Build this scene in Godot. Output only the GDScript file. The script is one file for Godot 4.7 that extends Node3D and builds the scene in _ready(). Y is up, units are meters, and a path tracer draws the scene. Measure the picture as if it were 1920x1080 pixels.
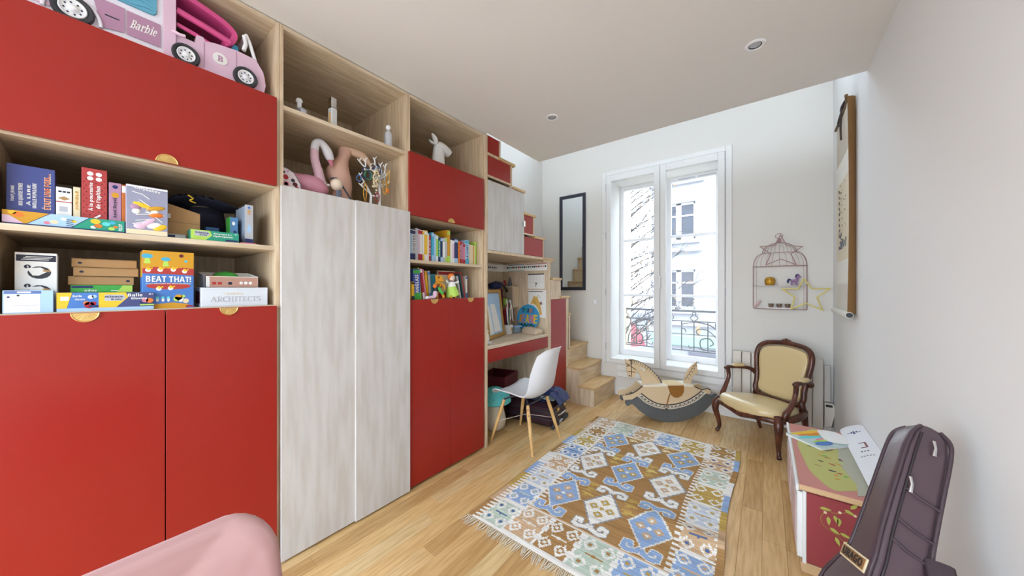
extends Node3D
# A child's room under a mezzanine: built-in red and oak cupboards, stair, desk, toys, rug and a tall double window.

var M := {}
var taken := {}

func _ready():
	camera_and_light()
	materials()
	room_shell()
	window_wall()
	outside()
	cupboards()
	staircase_and_desk()
	games()
	shelf_toys()
	books()
	desk_things()
	chairs()
	rug_and_horse()
	right_side()

func camera_and_light():
	var cam := Camera3D.new(); cam.name = "camera"; add_child(cam)
	cam.fov = 82.38
	cam.position = Vector3(0, 1.40, 0)
	cam.rotation = Vector3(0, deg_to_rad(37.65), 0)
	cam.near = 0.02
	cam.far = 200.0
	var env := Environment.new()
	env.tonemap_mode = Environment.TONE_MAPPER_LINEAR
	env.tonemap_exposure = 3.25
	env.sdfgi_enabled = true
	env.ssao_enabled = true
	env.ssil_enabled = true
	var sky := Sky.new()
	var sm := ProceduralSkyMaterial.new()
	sm.sky_top_color = Color(0.84, 0.92, 1.0)
	sm.sky_horizon_color = Color(0.94, 0.97, 1.0)
	sm.ground_bottom_color = Color(0.62, 0.64, 0.66)
	sm.ground_horizon_color = Color(0.78, 0.80, 0.83)
	sm.energy_multiplier = SKY_E
	sky.sky_material = sm
	env.background_mode = Environment.BG_SKY
	env.sky = sky
	var we := WorldEnvironment.new(); we.name = "environment"; we.environment = env; add_child(we)

const SKY_E := 3.2

# ---------------------------------------------------------------- naming and grouping
func numbered(n: String) -> String:
	if not taken.has(n):
		taken[n] = 0
		return n
	taken[n] += 1
	return "%s_%03d" % [n, taken[n]]

func tag(o, label := "", category := "", group := "", kind := ""):
	if label != "": o.set_meta("label", label)
	if category != "": o.set_meta("category", category)
	if group != "": o.set_meta("group", group)
	if kind != "": o.set_meta("kind", kind)
	return o

func thing(called: String, label: String, category: String, at := Vector3.ZERO, turn := 0.0, group := "") -> Node3D:
	var o := Node3D.new()
	o.name = numbered(called)
	add_child(o)
	o.position = at
	o.rotation.y = turn
	tag(o, label, category, group)
	return o

func obj(called: String, s: SurfaceTool, m: Material, parent: Node = self) -> MeshInstance3D:
	var o := MeshInstance3D.new()
	o.mesh = s.commit()
	o.material_override = m
	o.cast_shadow = GeometryInstance3D.SHADOW_CASTING_SETTING_ON
	if parent == self:
		o.name = numbered(called)
		add_child(o)
	else:
		var n := 0
		var nm := called
		while parent.has_node(NodePath(nm)):
			n += 1
			nm = "%s_%03d" % [called, n]
		o.name = nm
		parent.add_child(o, true)
	return o

func struct(called: String, s: SurfaceTool, m: Material) -> MeshInstance3D:
	var o := obj(called, s, m)
	o.set_meta("kind", "structure")
	return o

func sroot(called: String) -> Node3D:
	var o := Node3D.new(); o.name = numbered(called); add_child(o)
	o.set_meta("kind", "structure")
	return o

func dup(root: Node3D, at: Vector3, turn: float, label := "") -> Node3D:
	var r: Node3D = root.duplicate()
	var base: String = String(root.name)
	if base.length() > 4 and base[-4] == "_" and base.right(3).is_valid_int(): base = base.left(-4)
	r.name = numbered(base)
	add_child(r)
	r.position = at
	r.rotation.y = turn
	if label != "": r.set_meta("label", label)
	return r

# ---------------------------------------------------------------- shape helpers
func mb() -> SurfaceTool:
	var s := SurfaceTool.new()
	s.begin(Mesh.PRIMITIVE_TRIANGLES)
	return s

func tri(s: SurfaceTool, a: Vector3, b: Vector3, c: Vector3, na: Vector3, nb: Vector3, nc: Vector3, ua := Vector2.ZERO, ub := Vector2.ZERO, uc := Vector2.ZERO):
	if (c - a).cross(b - a).dot(na + nb + nc) < 0.0:
		var t := b; b = c; c = t
		var tn := nb; nb = nc; nc = tn
		var tu := ub; ub = uc; uc = tu
	s.set_normal(na); s.set_uv(ua); s.add_vertex(a)
	s.set_normal(nb); s.set_uv(ub); s.add_vertex(b)
	s.set_normal(nc); s.set_uv(uc); s.add_vertex(c)

func quad(s: SurfaceTool, a: Vector3, b: Vector3, c: Vector3, d: Vector3, n: Vector3, uv := true):
	var u := [Vector2(0, 1), Vector2(1, 1), Vector2(1, 0), Vector2(0, 0)] if uv else [Vector2.ZERO, Vector2.ZERO, Vector2.ZERO, Vector2.ZERO]
	tri(s, a, b, c, n, n, n, u[0], u[1], u[2])
	tri(s, a, c, d, n, n, n, u[0], u[2], u[3])

# chamfered box, centre c, full size z
func box(s: SurfaceTool, c: Vector3, size: Vector3, bev := 0.0, xf := Transform3D.IDENTITY):
	var h := size * 0.5
	bev = minf(bev, minf(h.x, minf(h.y, h.z)) * 0.9)
	var ax := [Vector3.RIGHT, Vector3.UP, Vector3.BACK]
	var P := func(v: Vector3) -> Vector3: return xf * (c + v)
	var N := func(v: Vector3) -> Vector3: return (xf.basis * v).normalized()
	for i in 3:
		var j := (i + 1) % 3
		var k := (i + 2) % 3
		for sg in [-1.0, 1.0]:
			var f: Vector3 = ax[i] * (h[i] * sg)
			var u: Vector3 = ax[j] * (h[j] - bev)
			var w: Vector3 = ax[k] * (h[k] - bev)
			var a := f - u - w; var b := f + u - w; var d := f + u + w; var e := f - u + w
			# orient uv upright on side faces
			if i == 0: # x faces: u = y, w = z
				a = f - u - w * -sg; b = f - u + w * -sg; d = f + u + w * -sg; e = f + u - w * -sg
			elif i == 1: # y faces: u = z, w = x
				a = f + u - w; b = f + u + w; d = f - u + w; e = f - u - w
			else: # z faces: u = x, w = y
				a = f - u * sg - w; b = f + u * sg - w; d = f + u * sg + w; e = f - u * sg + w
			quad(s, P.call(a), P.call(b), P.call(d), P.call(e), N.call(ax[i] * sg))
			if bev > 0.0:
				for sj in [-1.0, 1.0]:
					# edge between face i and face j
					var n: Vector3 = ax[i] * sg + ax[j] * sj
					var p1: Vector3 = ax[i] * (h[i] * sg) + ax[j] * ((h[j] - bev) * sj)
					var p2: Vector3 = ax[i] * ((h[i] - bev) * sg) + ax[j] * (h[j] * sj)
					quad(s, P.call(p1 - w), P.call(p1 + w), P.call(p2 + w), P.call(p2 - w), N.call(n), false)
	if bev > 0.0:
		for sx in [-1.0, 1.0]:
			for sy in [-1.0, 1.0]:
				for sz in [-1.0, 1.0]:
					var n := Vector3(sx, sy, sz)
					var a := Vector3(h.x * sx, (h.y - bev) * sy, (h.z - bev) * sz)
					var b := Vector3((h.x - bev) * sx, h.y * sy, (h.z - bev) * sz)
					var d := Vector3((h.x - bev) * sx, (h.y - bev) * sy, h.z * sz)
					var nn: Vector3 = N.call(n)
					tri(s, P.call(a), P.call(b), P.call(d), nn, nn, nn)

# box from min corner to max corner
func bx(s: SurfaceTool, a: Vector3, b: Vector3, bev := 0.0):
	box(s, (a + b) * 0.5, (b - a).abs(), bev)

func bxs(a: Vector3, b: Vector3, bev := 0.0) -> SurfaceTool:
	var s := mb()
	bx(s, a, b, bev)
	return s

# a grid of points [rows][cols] as a smooth surface; flip chooses the side it faces
func grid(s: SurfaceTool, g: Array, closed_u := false, flip := false):
	var r := g.size()
	var c: int = g[0].size()
	var nr := []
	for i in r:
		var row := PackedVector3Array()
		for j in c:
			var jn: int = (j + 1) % c if closed_u else mini(j + 1, c - 1)
			var jp: int = (j - 1 + c) % c if closed_u else maxi(j - 1, 0)
			var du: Vector3 = g[i][jn] - g[i][jp]
			var dv: Vector3 = g[mini(i + 1, r - 1)][j] - g[maxi(i - 1, 0)][j]
			var n := du.cross(dv)
			if n.length() < 1e-12:
				n = Vector3.ZERO
			row.append(n.normalized() * (-1.0 if flip else 1.0))
		nr.append(row)
	for i in r:  # poles
		for j in c:
			if nr[i][j] == Vector3.ZERO:
				var k := 1 if i == 0 else (r - 2 if i == r - 1 else i)
				var m := Vector3.ZERO
				for q in c: m += nr[k][q]
				nr[i][j] = m.normalized() if m.length() > 1e-6 else Vector3.UP
	var cc := c if closed_u else c - 1
	for i in r - 1:
		for j in cc:
			var j2 := (j + 1) % c
			var ua := Vector2(float(j) / cc, float(i) / (r - 1)); var ub := Vector2(float(j + 1) / cc, float(i) / (r - 1))
			var uc := Vector2(float(j + 1) / cc, float(i + 1) / (r - 1)); var ud := Vector2(float(j) / cc, float(i + 1) / (r - 1))
			if g[i][j].distance_squared_to(g[i][j2]) > 1e-14:
				tri(s, g[i][j], g[i][j2], g[i + 1][j2], nr[i][j], nr[i][j2], nr[i + 1][j2], ua, ub, uc)
			if g[i + 1][j].distance_squared_to(g[i + 1][j2]) > 1e-14:
				tri(s, g[i][j], g[i + 1][j2], g[i + 1][j], nr[i][j], nr[i + 1][j2], nr[i + 1][j], ua, uc, ud)

# thin sheet with both sides and a rim; thick along the surface normal
func sheet(s: SurfaceTool, g: Array, thick: float):
	var r := g.size()
	var c: int = g[0].size()
	var back := []
	for i in r:
		var row := PackedVector3Array()
		for j in c:
			var du: Vector3 = g[i][mini(j + 1, c - 1)] - g[i][maxi(j - 1, 0)]
			var dv: Vector3 = g[mini(i + 1, r - 1)][j] - g[maxi(i - 1, 0)][j]
			row.append(g[i][j] - du.cross(dv).normalized() * thick)
		back.append(row)
	grid(s, g)
	grid(s, back, false, true)
	var rim := []
	for j in c: rim.append([g[0][j], back[0][j]])
	for i in range(1, r): rim.append([g[i][c - 1], back[i][c - 1]])
	for j in range(c - 2, -1, -1): rim.append([g[r - 1][j], back[r - 1][j]])
	for i in range(r - 2, -1, -1): rim.append([g[i][0], back[i][0]])
	var mid: Vector3 = g[r / 2][c / 2]
	for k in rim.size() - 1:
		var a: Vector3 = rim[k][0]; var b: Vector3 = rim[k + 1][0]
		if a.distance_squared_to(b) < 1e-12: continue
		var n := (b - a).cross(rim[k][1] - a).normalized()
		if n.dot(a - mid) < 0: n = -n
		quad(s, a, b, rim[k + 1][1], rim[k][1], n, false)

# rings of points (all the same count) joined into a closed smooth solid with flat caps
func loft(s: SurfaceTool, rings: Array, caps := true):
	var cen := Vector3.ZERO
	for p in rings[0]: cen += p
	cen /= rings[0].size()
	var cen2 := Vector3.ZERO
	for p in rings[-1]: cen2 += p
	cen2 /= rings[-1].size()
	var k := rings.size() / 2
	var cm := Vector3.ZERO
	for p in rings[k]: cm += p
	cm /= rings[k].size()
	var kk := mini(k + 1, rings.size() - 1)
	var kp := maxi(kk - 2, 0)
	var du: Vector3 = rings[k][1] - rings[k][rings[k].size() - 1]
	var dv: Vector3 = rings[kk][0] - rings[kp][0]
	var flip := du.cross(dv).dot(rings[k][0] - cm) < 0
	grid(s, rings, true, flip)
	if caps:
		var ax := (cen2 - cen).normalized()
		for e in 2:
			var ring = rings[0] if e == 0 else rings[-1]
			var cc := cen if e == 0 else cen2
			var n := -ax if e == 0 else ax
			for i in ring.size():
				var b: Vector3 = ring[(i + 1) % ring.size()]
				if ring[i].distance_squared_to(b) > 1e-14 and ring[i].distance_squared_to(cc) > 1e-14:
					tri(s, cc, ring[i], b, n, n, n)

func tube(s: SurfaceTool, pts: Array, rad, n := 8, flat := 1.0, closed := false):
	# rad: float or array of floats; flat squashes one axis
	var rings := []
	var m := pts.size()
	var up := Vector3.UP
	var t0: Vector3 = (pts[1] - pts[0]).normalized()
	if absf(t0.dot(up)) > 0.9: up = Vector3.RIGHT
	var side := t0.cross(up).normalized()
	for i in m:
		var t: Vector3
		if closed:
			t = (pts[(i + 1) % m] - pts[(i - 1 + m) % m]).normalized()
		else:
			t = (pts[mini(i + 1, m - 1)] - pts[maxi(i - 1, 0)]).normalized()
		side = (side - t * side.dot(t)).normalized()
		var bi := t.cross(side)
		var r: float = rad if rad is float else rad[i]
		var ring := PackedVector3Array()
		for k in n:
			var a := TAU * k / n
			ring.append(pts[i] + side * (cos(a) * r) + bi * (sin(a) * r * flat))
		rings.append(ring)
	if closed: rings.append(rings[0])
	loft(s, rings, not closed)

func rod(s: SurfaceTool, a: Vector3, b: Vector3, r: float, n := 8, r2 := -1.0):
	tube(s, [a, b], [r, r if r2 < 0 else r2], n)

# profile: Array of Vector2(radius, height)
func lathe(s: SurfaceTool, prof: Array, n := 24, xf := Transform3D.IDENTITY):
	var rings := []
	for p in prof:
		var ring := PackedVector3Array()
		for k in n:
			var a := TAU * k / n
			ring.append(xf * Vector3(cos(a) * p.x, p.y, sin(a) * p.x))
		rings.append(ring)
	loft(s, rings, true)

func ball(s: SurfaceTool, c: Vector3, r: Vector3, n := 16, basis := Basis.IDENTITY):
	var rings := []
	var m := n / 2
	for i in m + 1:
		var f := PI * i / m
		var ring := PackedVector3Array()
		for k in n:
			var a := TAU * k / n
			ring.append(c + basis * Vector3(cos(a) * sin(f) * r.x, -cos(f) * r.y, sin(a) * sin(f) * r.z))
		rings.append(ring)
	loft(s, rings, false)

# polygon in local XY, extruded from z=-d/2 to d/2
func slab(s: SurfaceTool, poly: PackedVector2Array, d: float, xf := Transform3D.IDENTITY, bev := 0.0):
	var inner := poly
	if bev > 0.0:
		var off := Geometry2D.offset_polygon(poly, -bev)
		if off.size() == 1 and off[0].size() == poly.size(): inner = off[0]
	var idx := Geometry2D.triangulate_polygon(inner)
	var nf := (xf.basis * Vector3.BACK).normalized()
	for i in range(0, idx.size(), 3):
		for e in [-1.0, 1.0]:
			var a := xf * Vector3(inner[idx[i]].x, inner[idx[i]].y, d * 0.5 * e)
			var b := xf * Vector3(inner[idx[i + 1]].x, inner[idx[i + 1]].y, d * 0.5 * e)
			var c := xf * Vector3(inner[idx[i + 2]].x, inner[idx[i + 2]].y, d * 0.5 * e)
			tri(s, a, b, c, nf * e, nf * e, nf * e)
	var area := 0.0
	for i in poly.size():
		area += poly[i].cross(poly[(i + 1) % poly.size()])
	var sg := 1.0 if area > 0 else -1.0
	for i in poly.size():
		var p := poly[i]; var q := poly[(i + 1) % poly.size()]
		var e2 := q - p
		if e2.length() < 1e-7: continue
		var n := (xf.basis * Vector3(e2.y * sg, -e2.x * sg, 0)).normalized()
		quad(s, xf * Vector3(p.x, p.y, -d / 2), xf * Vector3(q.x, q.y, -d / 2), xf * Vector3(q.x, q.y, d / 2), xf * Vector3(p.x, p.y, d / 2), n, false)

func ngon(n: int, r: float, r2 := -1.0) -> PackedVector2Array:
	var p := PackedVector2Array()
	for i in n:
		var a := TAU * i / n
		p.append(Vector2(cos(a) * r, sin(a) * (r if r2 < 0 else r2)))
	return p

func rrect(w: float, h: float, r: float, k := 4) -> PackedVector2Array:
	var p := PackedVector2Array()
	for q in 4:
		var cx := (w / 2 - r) * (1 if q == 0 or q == 3 else -1)
		var cy := (h / 2 - r) * (1 if q < 2 else -1)
		for i in k + 1:
			var a := PI / 2 * q + PI / 2 * i / k
			p.append(Vector2(cx + cos(a) * r, cy + sin(a) * r))
	return p

func flatpoly(a: Array) -> PackedVector2Array:
	var p := PackedVector2Array()
	for i in range(0, a.size(), 2): p.append(Vector2(a[i], a[i + 1]))
	return p

func smooth(pts: Array, n := 6) -> Array:
	var out := []
	for i in pts.size() - 1:
		var p0 = pts[maxi(i - 1, 0)]; var p1 = pts[i]; var p2 = pts[i + 1]; var p3 = pts[mini(i + 2, pts.size() - 1)]
		for k in n:
			var t := float(k) / n
			out.append(p1.cubic_interpolate(p2, p0, p3, t))
	out.append(pts[-1])
	return out

# local frames: facing(+x) puts local X along -z (left to right for a viewer in the room), Y up, Z out towards +x
func fx(x: float, y: float, z: float) -> Transform3D:
	return Transform3D(Basis(Vector3(0, 0, -1), Vector3(0, 1, 0), Vector3(1, 0, 0)), Vector3(x, y, z))

# lettering as thin solid letters fitted into w x h, centred on the frame's origin
var fonts := {}
func letters(txt: String, w: float, h: float, xf: Transform3D, m: Material, parent: Node, called := "lettering", fam := "Droid Sans", weight := 700, depth := 0.0012) -> MeshInstance3D:
	var key := fam + str(weight)
	if not fonts.has(key):
		var f := SystemFont.new()
		f.font_names = PackedStringArray([fam])
		f.font_weight = weight
		fonts[key] = f
	var tm := TextMesh.new()
	tm.font = fonts[key]
	tm.text = txt
	tm.font_size = 32
	tm.pixel_size = 0.01
	tm.depth = 0.1
	tm.curve_step = 2.0
	var bb := tm.get_aabb()
	var o := MeshInstance3D.new()
	o.mesh = tm
	o.material_override = m
	var sc := Vector3(w / maxf(bb.size.x, 0.001), h / maxf(bb.size.y, 0.001), depth / 0.1)
	var cen := bb.get_center()
	var t := xf * Transform3D(Basis.from_scale(sc), Vector3(-cen.x * sc.x, -cen.y * sc.y, 0))
	var n := 0
	var nm := called
	while parent.has_node(NodePath(nm)):
		n += 1
		nm = "%s_%03d" % [called, n]
	o.name = nm
	parent.add_child(o, true)
	o.transform = t
	return o

# ---------------------------------------------------------------- materials
func mat(c: Color, rough := 0.6, metal := 0.0, spec := 0.5) -> StandardMaterial3D:
	var m := StandardMaterial3D.new()
	m.albedo_color = c
	m.roughness = rough
	m.metallic = metal
	m.metallic_specular = spec
	return m

func noise_tex(seed_: int, freq: float, cols: Array, offs: Array, size := 512, octaves := 4, kind := FastNoiseLite.TYPE_SIMPLEX_SMOOTH) -> NoiseTexture2D:
	var n := FastNoiseLite.new()
	n.seed = seed_
	n.noise_type = kind
	n.frequency = freq
	n.fractal_octaves = octaves
	var g := Gradient.new()
	g.offsets = PackedFloat32Array(offs)
	g.colors = PackedColorArray(cols)
	var t := NoiseTexture2D.new()
	t.width = size
	t.height = size
	t.seamless = true
	t.noise = n
	t.color_ramp = g
	return t

func wood(tex: Texture2D, sc: Vector3, tint := Color.WHITE, rough := 0.5, world := true) -> StandardMaterial3D:
	var m := mat(tint, rough)
	m.albedo_texture = tex
	m.uv1_triplanar = true
	m.uv1_world_triplanar = world
	m.uv1_scale = sc
	m.uv1_triplanar_sharpness = 8.0
	return m

func rgb(r: int, g: int, b: int) -> Color:
	return Color(r / 255.0, g / 255.0, b / 255.0)

func materials():
	M.wall = mat(rgb(226, 223, 217), 0.9, 0, 0.2)
	M.wall_bright = mat(rgb(232, 231, 229), 0.9, 0, 0.2)
	M.ceiling = mat(rgb(230, 226, 221), 0.95, 0, 0.2)
	M.white = mat(rgb(232, 231, 229), 0.45)
	M.pvc = mat(rgb(238, 238, 240), 0.35)
	M.red = mat(rgb(154, 36, 28), 0.3, 0, 0.42)
	M.brass = mat(rgb(226, 190, 120), 0.32, 0.9)
	M.chrome = mat(rgb(210, 210, 212), 0.2, 1.0)
	M.black = mat(rgb(28, 28, 32), 0.5)
	M.dark = mat(rgb(48, 50, 56), 0.55)
	M.glass = mat(Color(1, 1, 1, 0.06), 0.02)
	M.glass.metallic_specular = 0.15
	M.glass.transparency = BaseMaterial3D.TRANSPARENCY_ALPHA
	M.mirror = mat(rgb(235, 238, 240), 0.02, 1.0)
	var lam := noise_tex(3, 0.012, [rgb(209, 201, 191), rgb(216, 210, 202), rgb(221, 215, 208)], [0.25, 0.5, 0.75], 512, 5)
	var oak := noise_tex(7, 0.012, [rgb(202, 180, 150), rgb(213, 193, 165), rgb(221, 203, 177)], [0.25, 0.52, 0.78], 512, 5)
	var gold := noise_tex(11, 0.012, [rgb(206, 174, 126), rgb(218, 189, 144), rgb(226, 199, 156)], [0.22, 0.5, 0.8], 512, 5)
	M.door = wood(lam, Vector3(2.6, 0.32, 2.6), rgb(238, 240, 244), 0.5)
	M.oak_v = wood(oak, Vector3(4.0, 0.4, 4.0), Color.WHITE, 0.55)
	M.oak_z = wood(oak, Vector3(4.0, 4.0, 0.4), Color.WHITE, 0.55)
	M.oak_x = wood(oak, Vector3(0.4, 4.0, 4.0), Color.WHITE, 0.55)
	M.edge_v = wood(oak, Vector3(4.0, 0.5, 4.0), rgb(255, 250, 244), 0.5)
	M.tread = wood(gold, Vector3(5.0, 5.0, 0.5), rgb(245, 235, 220), 0.4)
	M.riser = wood(oak, Vector3(3.0, 3.0, 0.5), rgb(250, 242, 228), 0.45)
	for i in 6:
		var t: Color = [rgb(255, 244, 226), rgb(240, 224, 200), rgb(255, 250, 236), rgb(228, 208, 178), rgb(248, 232, 206), rgb(255, 240, 214)][i]
		var m := wood(gold, Vector3(6.0, 6.0, 0.55), t, 0.36)
		m.uv1_offset = Vector3(i * 0.37, i * 0.21, i * 0.53)
		M["plank%d" % i] = m
	M.card = mat(rgb(178, 138, 92), 0.8)
	M.paper = mat(rgb(236, 234, 230), 0.7)
	M.cream = mat(rgb(230, 212, 176), 0.6)
	M.navy = mat(rgb(30, 44, 96), 0.5)
	M.blue = mat(rgb(70, 120, 190), 0.5)
	M.ltblue = mat(rgb(168, 200, 230), 0.5)
	M.green = mat(rgb(70, 170, 70), 0.5)
	M.teal = mat(rgb(36, 150, 120), 0.5)
	M.lime = mat(rgb(178, 214, 90), 0.5)
	M.yellow = mat(rgb(236, 190, 40), 0.5)
	M.ochre = mat(rgb(206, 150, 30), 0.55)
	M.orange = mat(rgb(222, 120, 40), 0.5)
	M.crimson = mat(rgb(170, 28, 40), 0.5)
	M.brick = mat(rgb(176, 56, 48), 0.6)
	M.rose = mat(rgb(214, 130, 150), 0.55)
	M.pink = mat(rgb(222, 188, 208), 0.4)
	M.hotpink = mat(rgb(214, 80, 140), 0.4)
	M.mauve = mat(rgb(176, 132, 160), 0.5)
	M.sky = mat(rgb(70, 170, 204), 0.35)
	M.aqua = mat(rgb(96, 206, 206), 0.5)
	M.ink = mat(rgb(40, 40, 60), 0.6)
	M.silver = mat(rgb(190, 192, 198), 0.4, 0.3)
	M.plum = mat(rgb(92, 22, 40), 0.6)
	M.rubber = mat(rgb(52, 52, 56), 0.7)

# ---------------------------------------------------------------- room
const XF := -1.94    # front plane of the built-in cupboards
const XL := -2.72    # left wall
const XR := 0.50     # right wall
const ZB := -4.29    # window wall
const ZN := 1.3      # wall behind the camera
const YC := 2.755    # underside of the mezzanine
const YT := 5.0      # upper ceiling

func room_shell():
	# floor: sub-floor plus one plank per piece
	var fl := struct("floor", bxs(Vector3(XL, -0.12, ZB), Vector3(XR, -0.012, ZN)), M.tread)
	var rng := RandomNumberGenerator.new(); rng.seed = 5
	var pw := 0.104
	var x := XL
	while x < XR - 0.001:
		var x1 := minf(x + pw, XR)
		var z := ZB - rng.randf() * 0.8
		while z < ZN - 0.001:
			var L := rng.randf_range(0.72, 1.25)
			var z0 := maxf(z, ZB)
			var z1 := minf(z + L, ZN)
			if z1 - z0 > 0.02 and not (x1 < -2.0 and z0 > -2.0):
				obj("plank", bxs(Vector3(x, -0.012, z0), Vector3(x1 - 0.0006, 0.0, z1 - 0.0006), 0.0012), M["plank%d" % rng.randi_range(0, 5)], fl)
			z += L
		x += pw
	# mezzanine slab: full depth over the cupboards, stops short of the window wall and of the stair
	var c := mb()
	bx(c, Vector3(XL, YC, -2.15), Vector3(XR, YC + 0.24, ZN))
	bx(c, Vector3(XF + 0.01, YC, -2.98), Vector3(XR, YC + 0.24, -2.15))
	struct("ceiling", c, M.ceiling)
	# upper ceiling; unseen roof light added to brighten the well by the window
	c = mb()
	bx(c, Vector3(XL - 0.2, YT, -3.05), Vector3(XR + 0.2, YT + 0.2, ZN + 0.2))
	bx(c, Vector3(XL - 0.2, YT, ZB - 0.4), Vector3(XR + 0.2, YT + 0.2, -3.38))
	bx(c, Vector3(XL - 0.2, YT, -3.38), Vector3(-2.2, YT + 0.2, -3.05))
	bx(c, Vector3(0.1, YT, -3.38), Vector3(XR + 0.2, YT + 0.2, -3.05))
	struct("ceiling_upper", c, M.ceiling)
	var rl := sroot("window_5")  # roof light added out of view as a daylight source
	c = mb()
	for xx in [-2.2, -1.08, 0.04]: bx(c, Vector3(xx, YT + 0.05, -3.38), Vector3(xx + 0.06, YT + 0.13, -3.05), 0.004)
	for zz in [-3.38, -3.11]: bx(c, Vector3(-2.2, YT + 0.05, zz), Vector3(0.1, YT + 0.13, zz + 0.06), 0.004)
	obj("sash", c, M.pvc, rl)
	for xx in [-2.14, -1.02]: obj("pane", bxs(Vector3(xx, YT + 0.08, -3.32), Vector3(xx + 1.06, YT + 0.086, -3.11)), M.glass, rl)
	struct("wall_left", bxs(Vector3(XL - 0.2, -0.12, ZB), Vector3(XL, YT, ZN)), M.wall)
	struct("wall_right", bxs(Vector3(XR, -0.12, ZB - 0.4), Vector3(XR + 0.2, YT, ZN)), M.wall_bright)
	# wall behind the camera, its glazing on both levels added to brighten the room
	var b := mb()
	bx(b, Vector3(XL, -0.12, ZN), Vector3(-2.55, YT, ZN + 0.25))
	bx(b, Vector3(0.44, -0.12, ZN), Vector3(XR, YT, ZN + 0.25))
	bx(b, Vector3(-2.55, -0.12, ZN), Vector3(0.44, 0.12, ZN + 0.25))
	bx(b, Vector3(-2.55, 2.62, ZN), Vector3(0.44, 3.2, ZN + 0.25))
	bx(b, Vector3(-2.55, 4.7, ZN), Vector3(0.44, YT, ZN + 0.25))
	struct("wall_near", b, M.wall)
	for k in 2:
		var y0 := 0.12 if k == 0 else 3.2
		var y1 := 2.62 if k == 0 else 4.7
		var w := sroot("window_%d" % (k + 2))  # unseen glazing, added to let in daylight from behind
		var f := mb()
		for xx in [-2.55, -1.56, -0.57, 0.39]:
			bx(f, Vector3(xx, y0, ZN + 0.08), Vector3(xx + 0.05, y1, ZN + 0.14), 0.004)
		for yy in [y0, y1 - 0.05]:
			bx(f, Vector3(-2.55, yy, ZN + 0.08), Vector3(0.44, yy + 0.05, ZN + 0.14), 0.004)
		obj("window_frame", f, M.pvc, w)
		for xx in [-2.50, -1.51, -0.52]:
			obj("pane", bxs(Vector3(xx, y0 + 0.05, ZN + 0.105), Vector3(xx + (0.91 if xx > -0.6 else 0.94), y1 - 0.05, ZN + 0.111)), M.glass, w)
	struct("baseboard_back", bxs(Vector3(-1.57, 0.0, ZB), Vector3(XR, 0.10, ZB + 0.012), 0.003), M.white)
	struct("baseboard_right", bxs(Vector3(XR - 0.012, 0.0, ZB + 0.012), Vector3(XR, 0.10, ZN), 0.003), M.white)
	# two recessed spots
	for k in 2:
		var p: Vector3 = [Vector3(-0.047, YC, -2.28), Vector3(-1.342, YC, -2.26)][k]
		var t := thing("recessed_spotlight", ["round white recessed spotlight in the ceiling, nearer the right wall", "round white recessed spotlight in the ceiling, nearer the stair"][k], "spotlight", p)
		var s := mb()
		lathe(s, [Vector2(0.030, -0.001), Vector2(0.034, -0.007), Vector2(0.040, -0.009), Vector2(0.046, -0.006), Vector2(0.049, 0.0)], 28)
		obj("rim", s, M.pvc, t)
		s = mb()
		lathe(s, [Vector2(0.0001, -0.0035), Vector2(0.022, -0.003), Vector2(0.027, -0.0005)], 24)
		obj("lens", s, M.silver, t)
		s = mb()
		lathe(s, [Vector2(0.0268, -0.0005), Vector2(0.0275, -0.004), Vector2(0.0305, -0.004), Vector2(0.031, -0.0005)], 24)
		obj("gasket", s, M.black, t)
	var sw := thing("wall_socket", "small square white wall plate between the mirror and the window", "socket", Vector3(-1.86, 1.21, ZB))
	obj("plate", bxs(Vector3(-0.035, -0.035, 0), Vector3(0.035, 0.035, 0.008), 0.002), M.white, sw)
	obj("rocker", bxs(Vector3(-0.018, -0.022, 0.008), Vector3(0.018, 0.022, 0.011), 0.001), M.pvc, sw)

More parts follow.
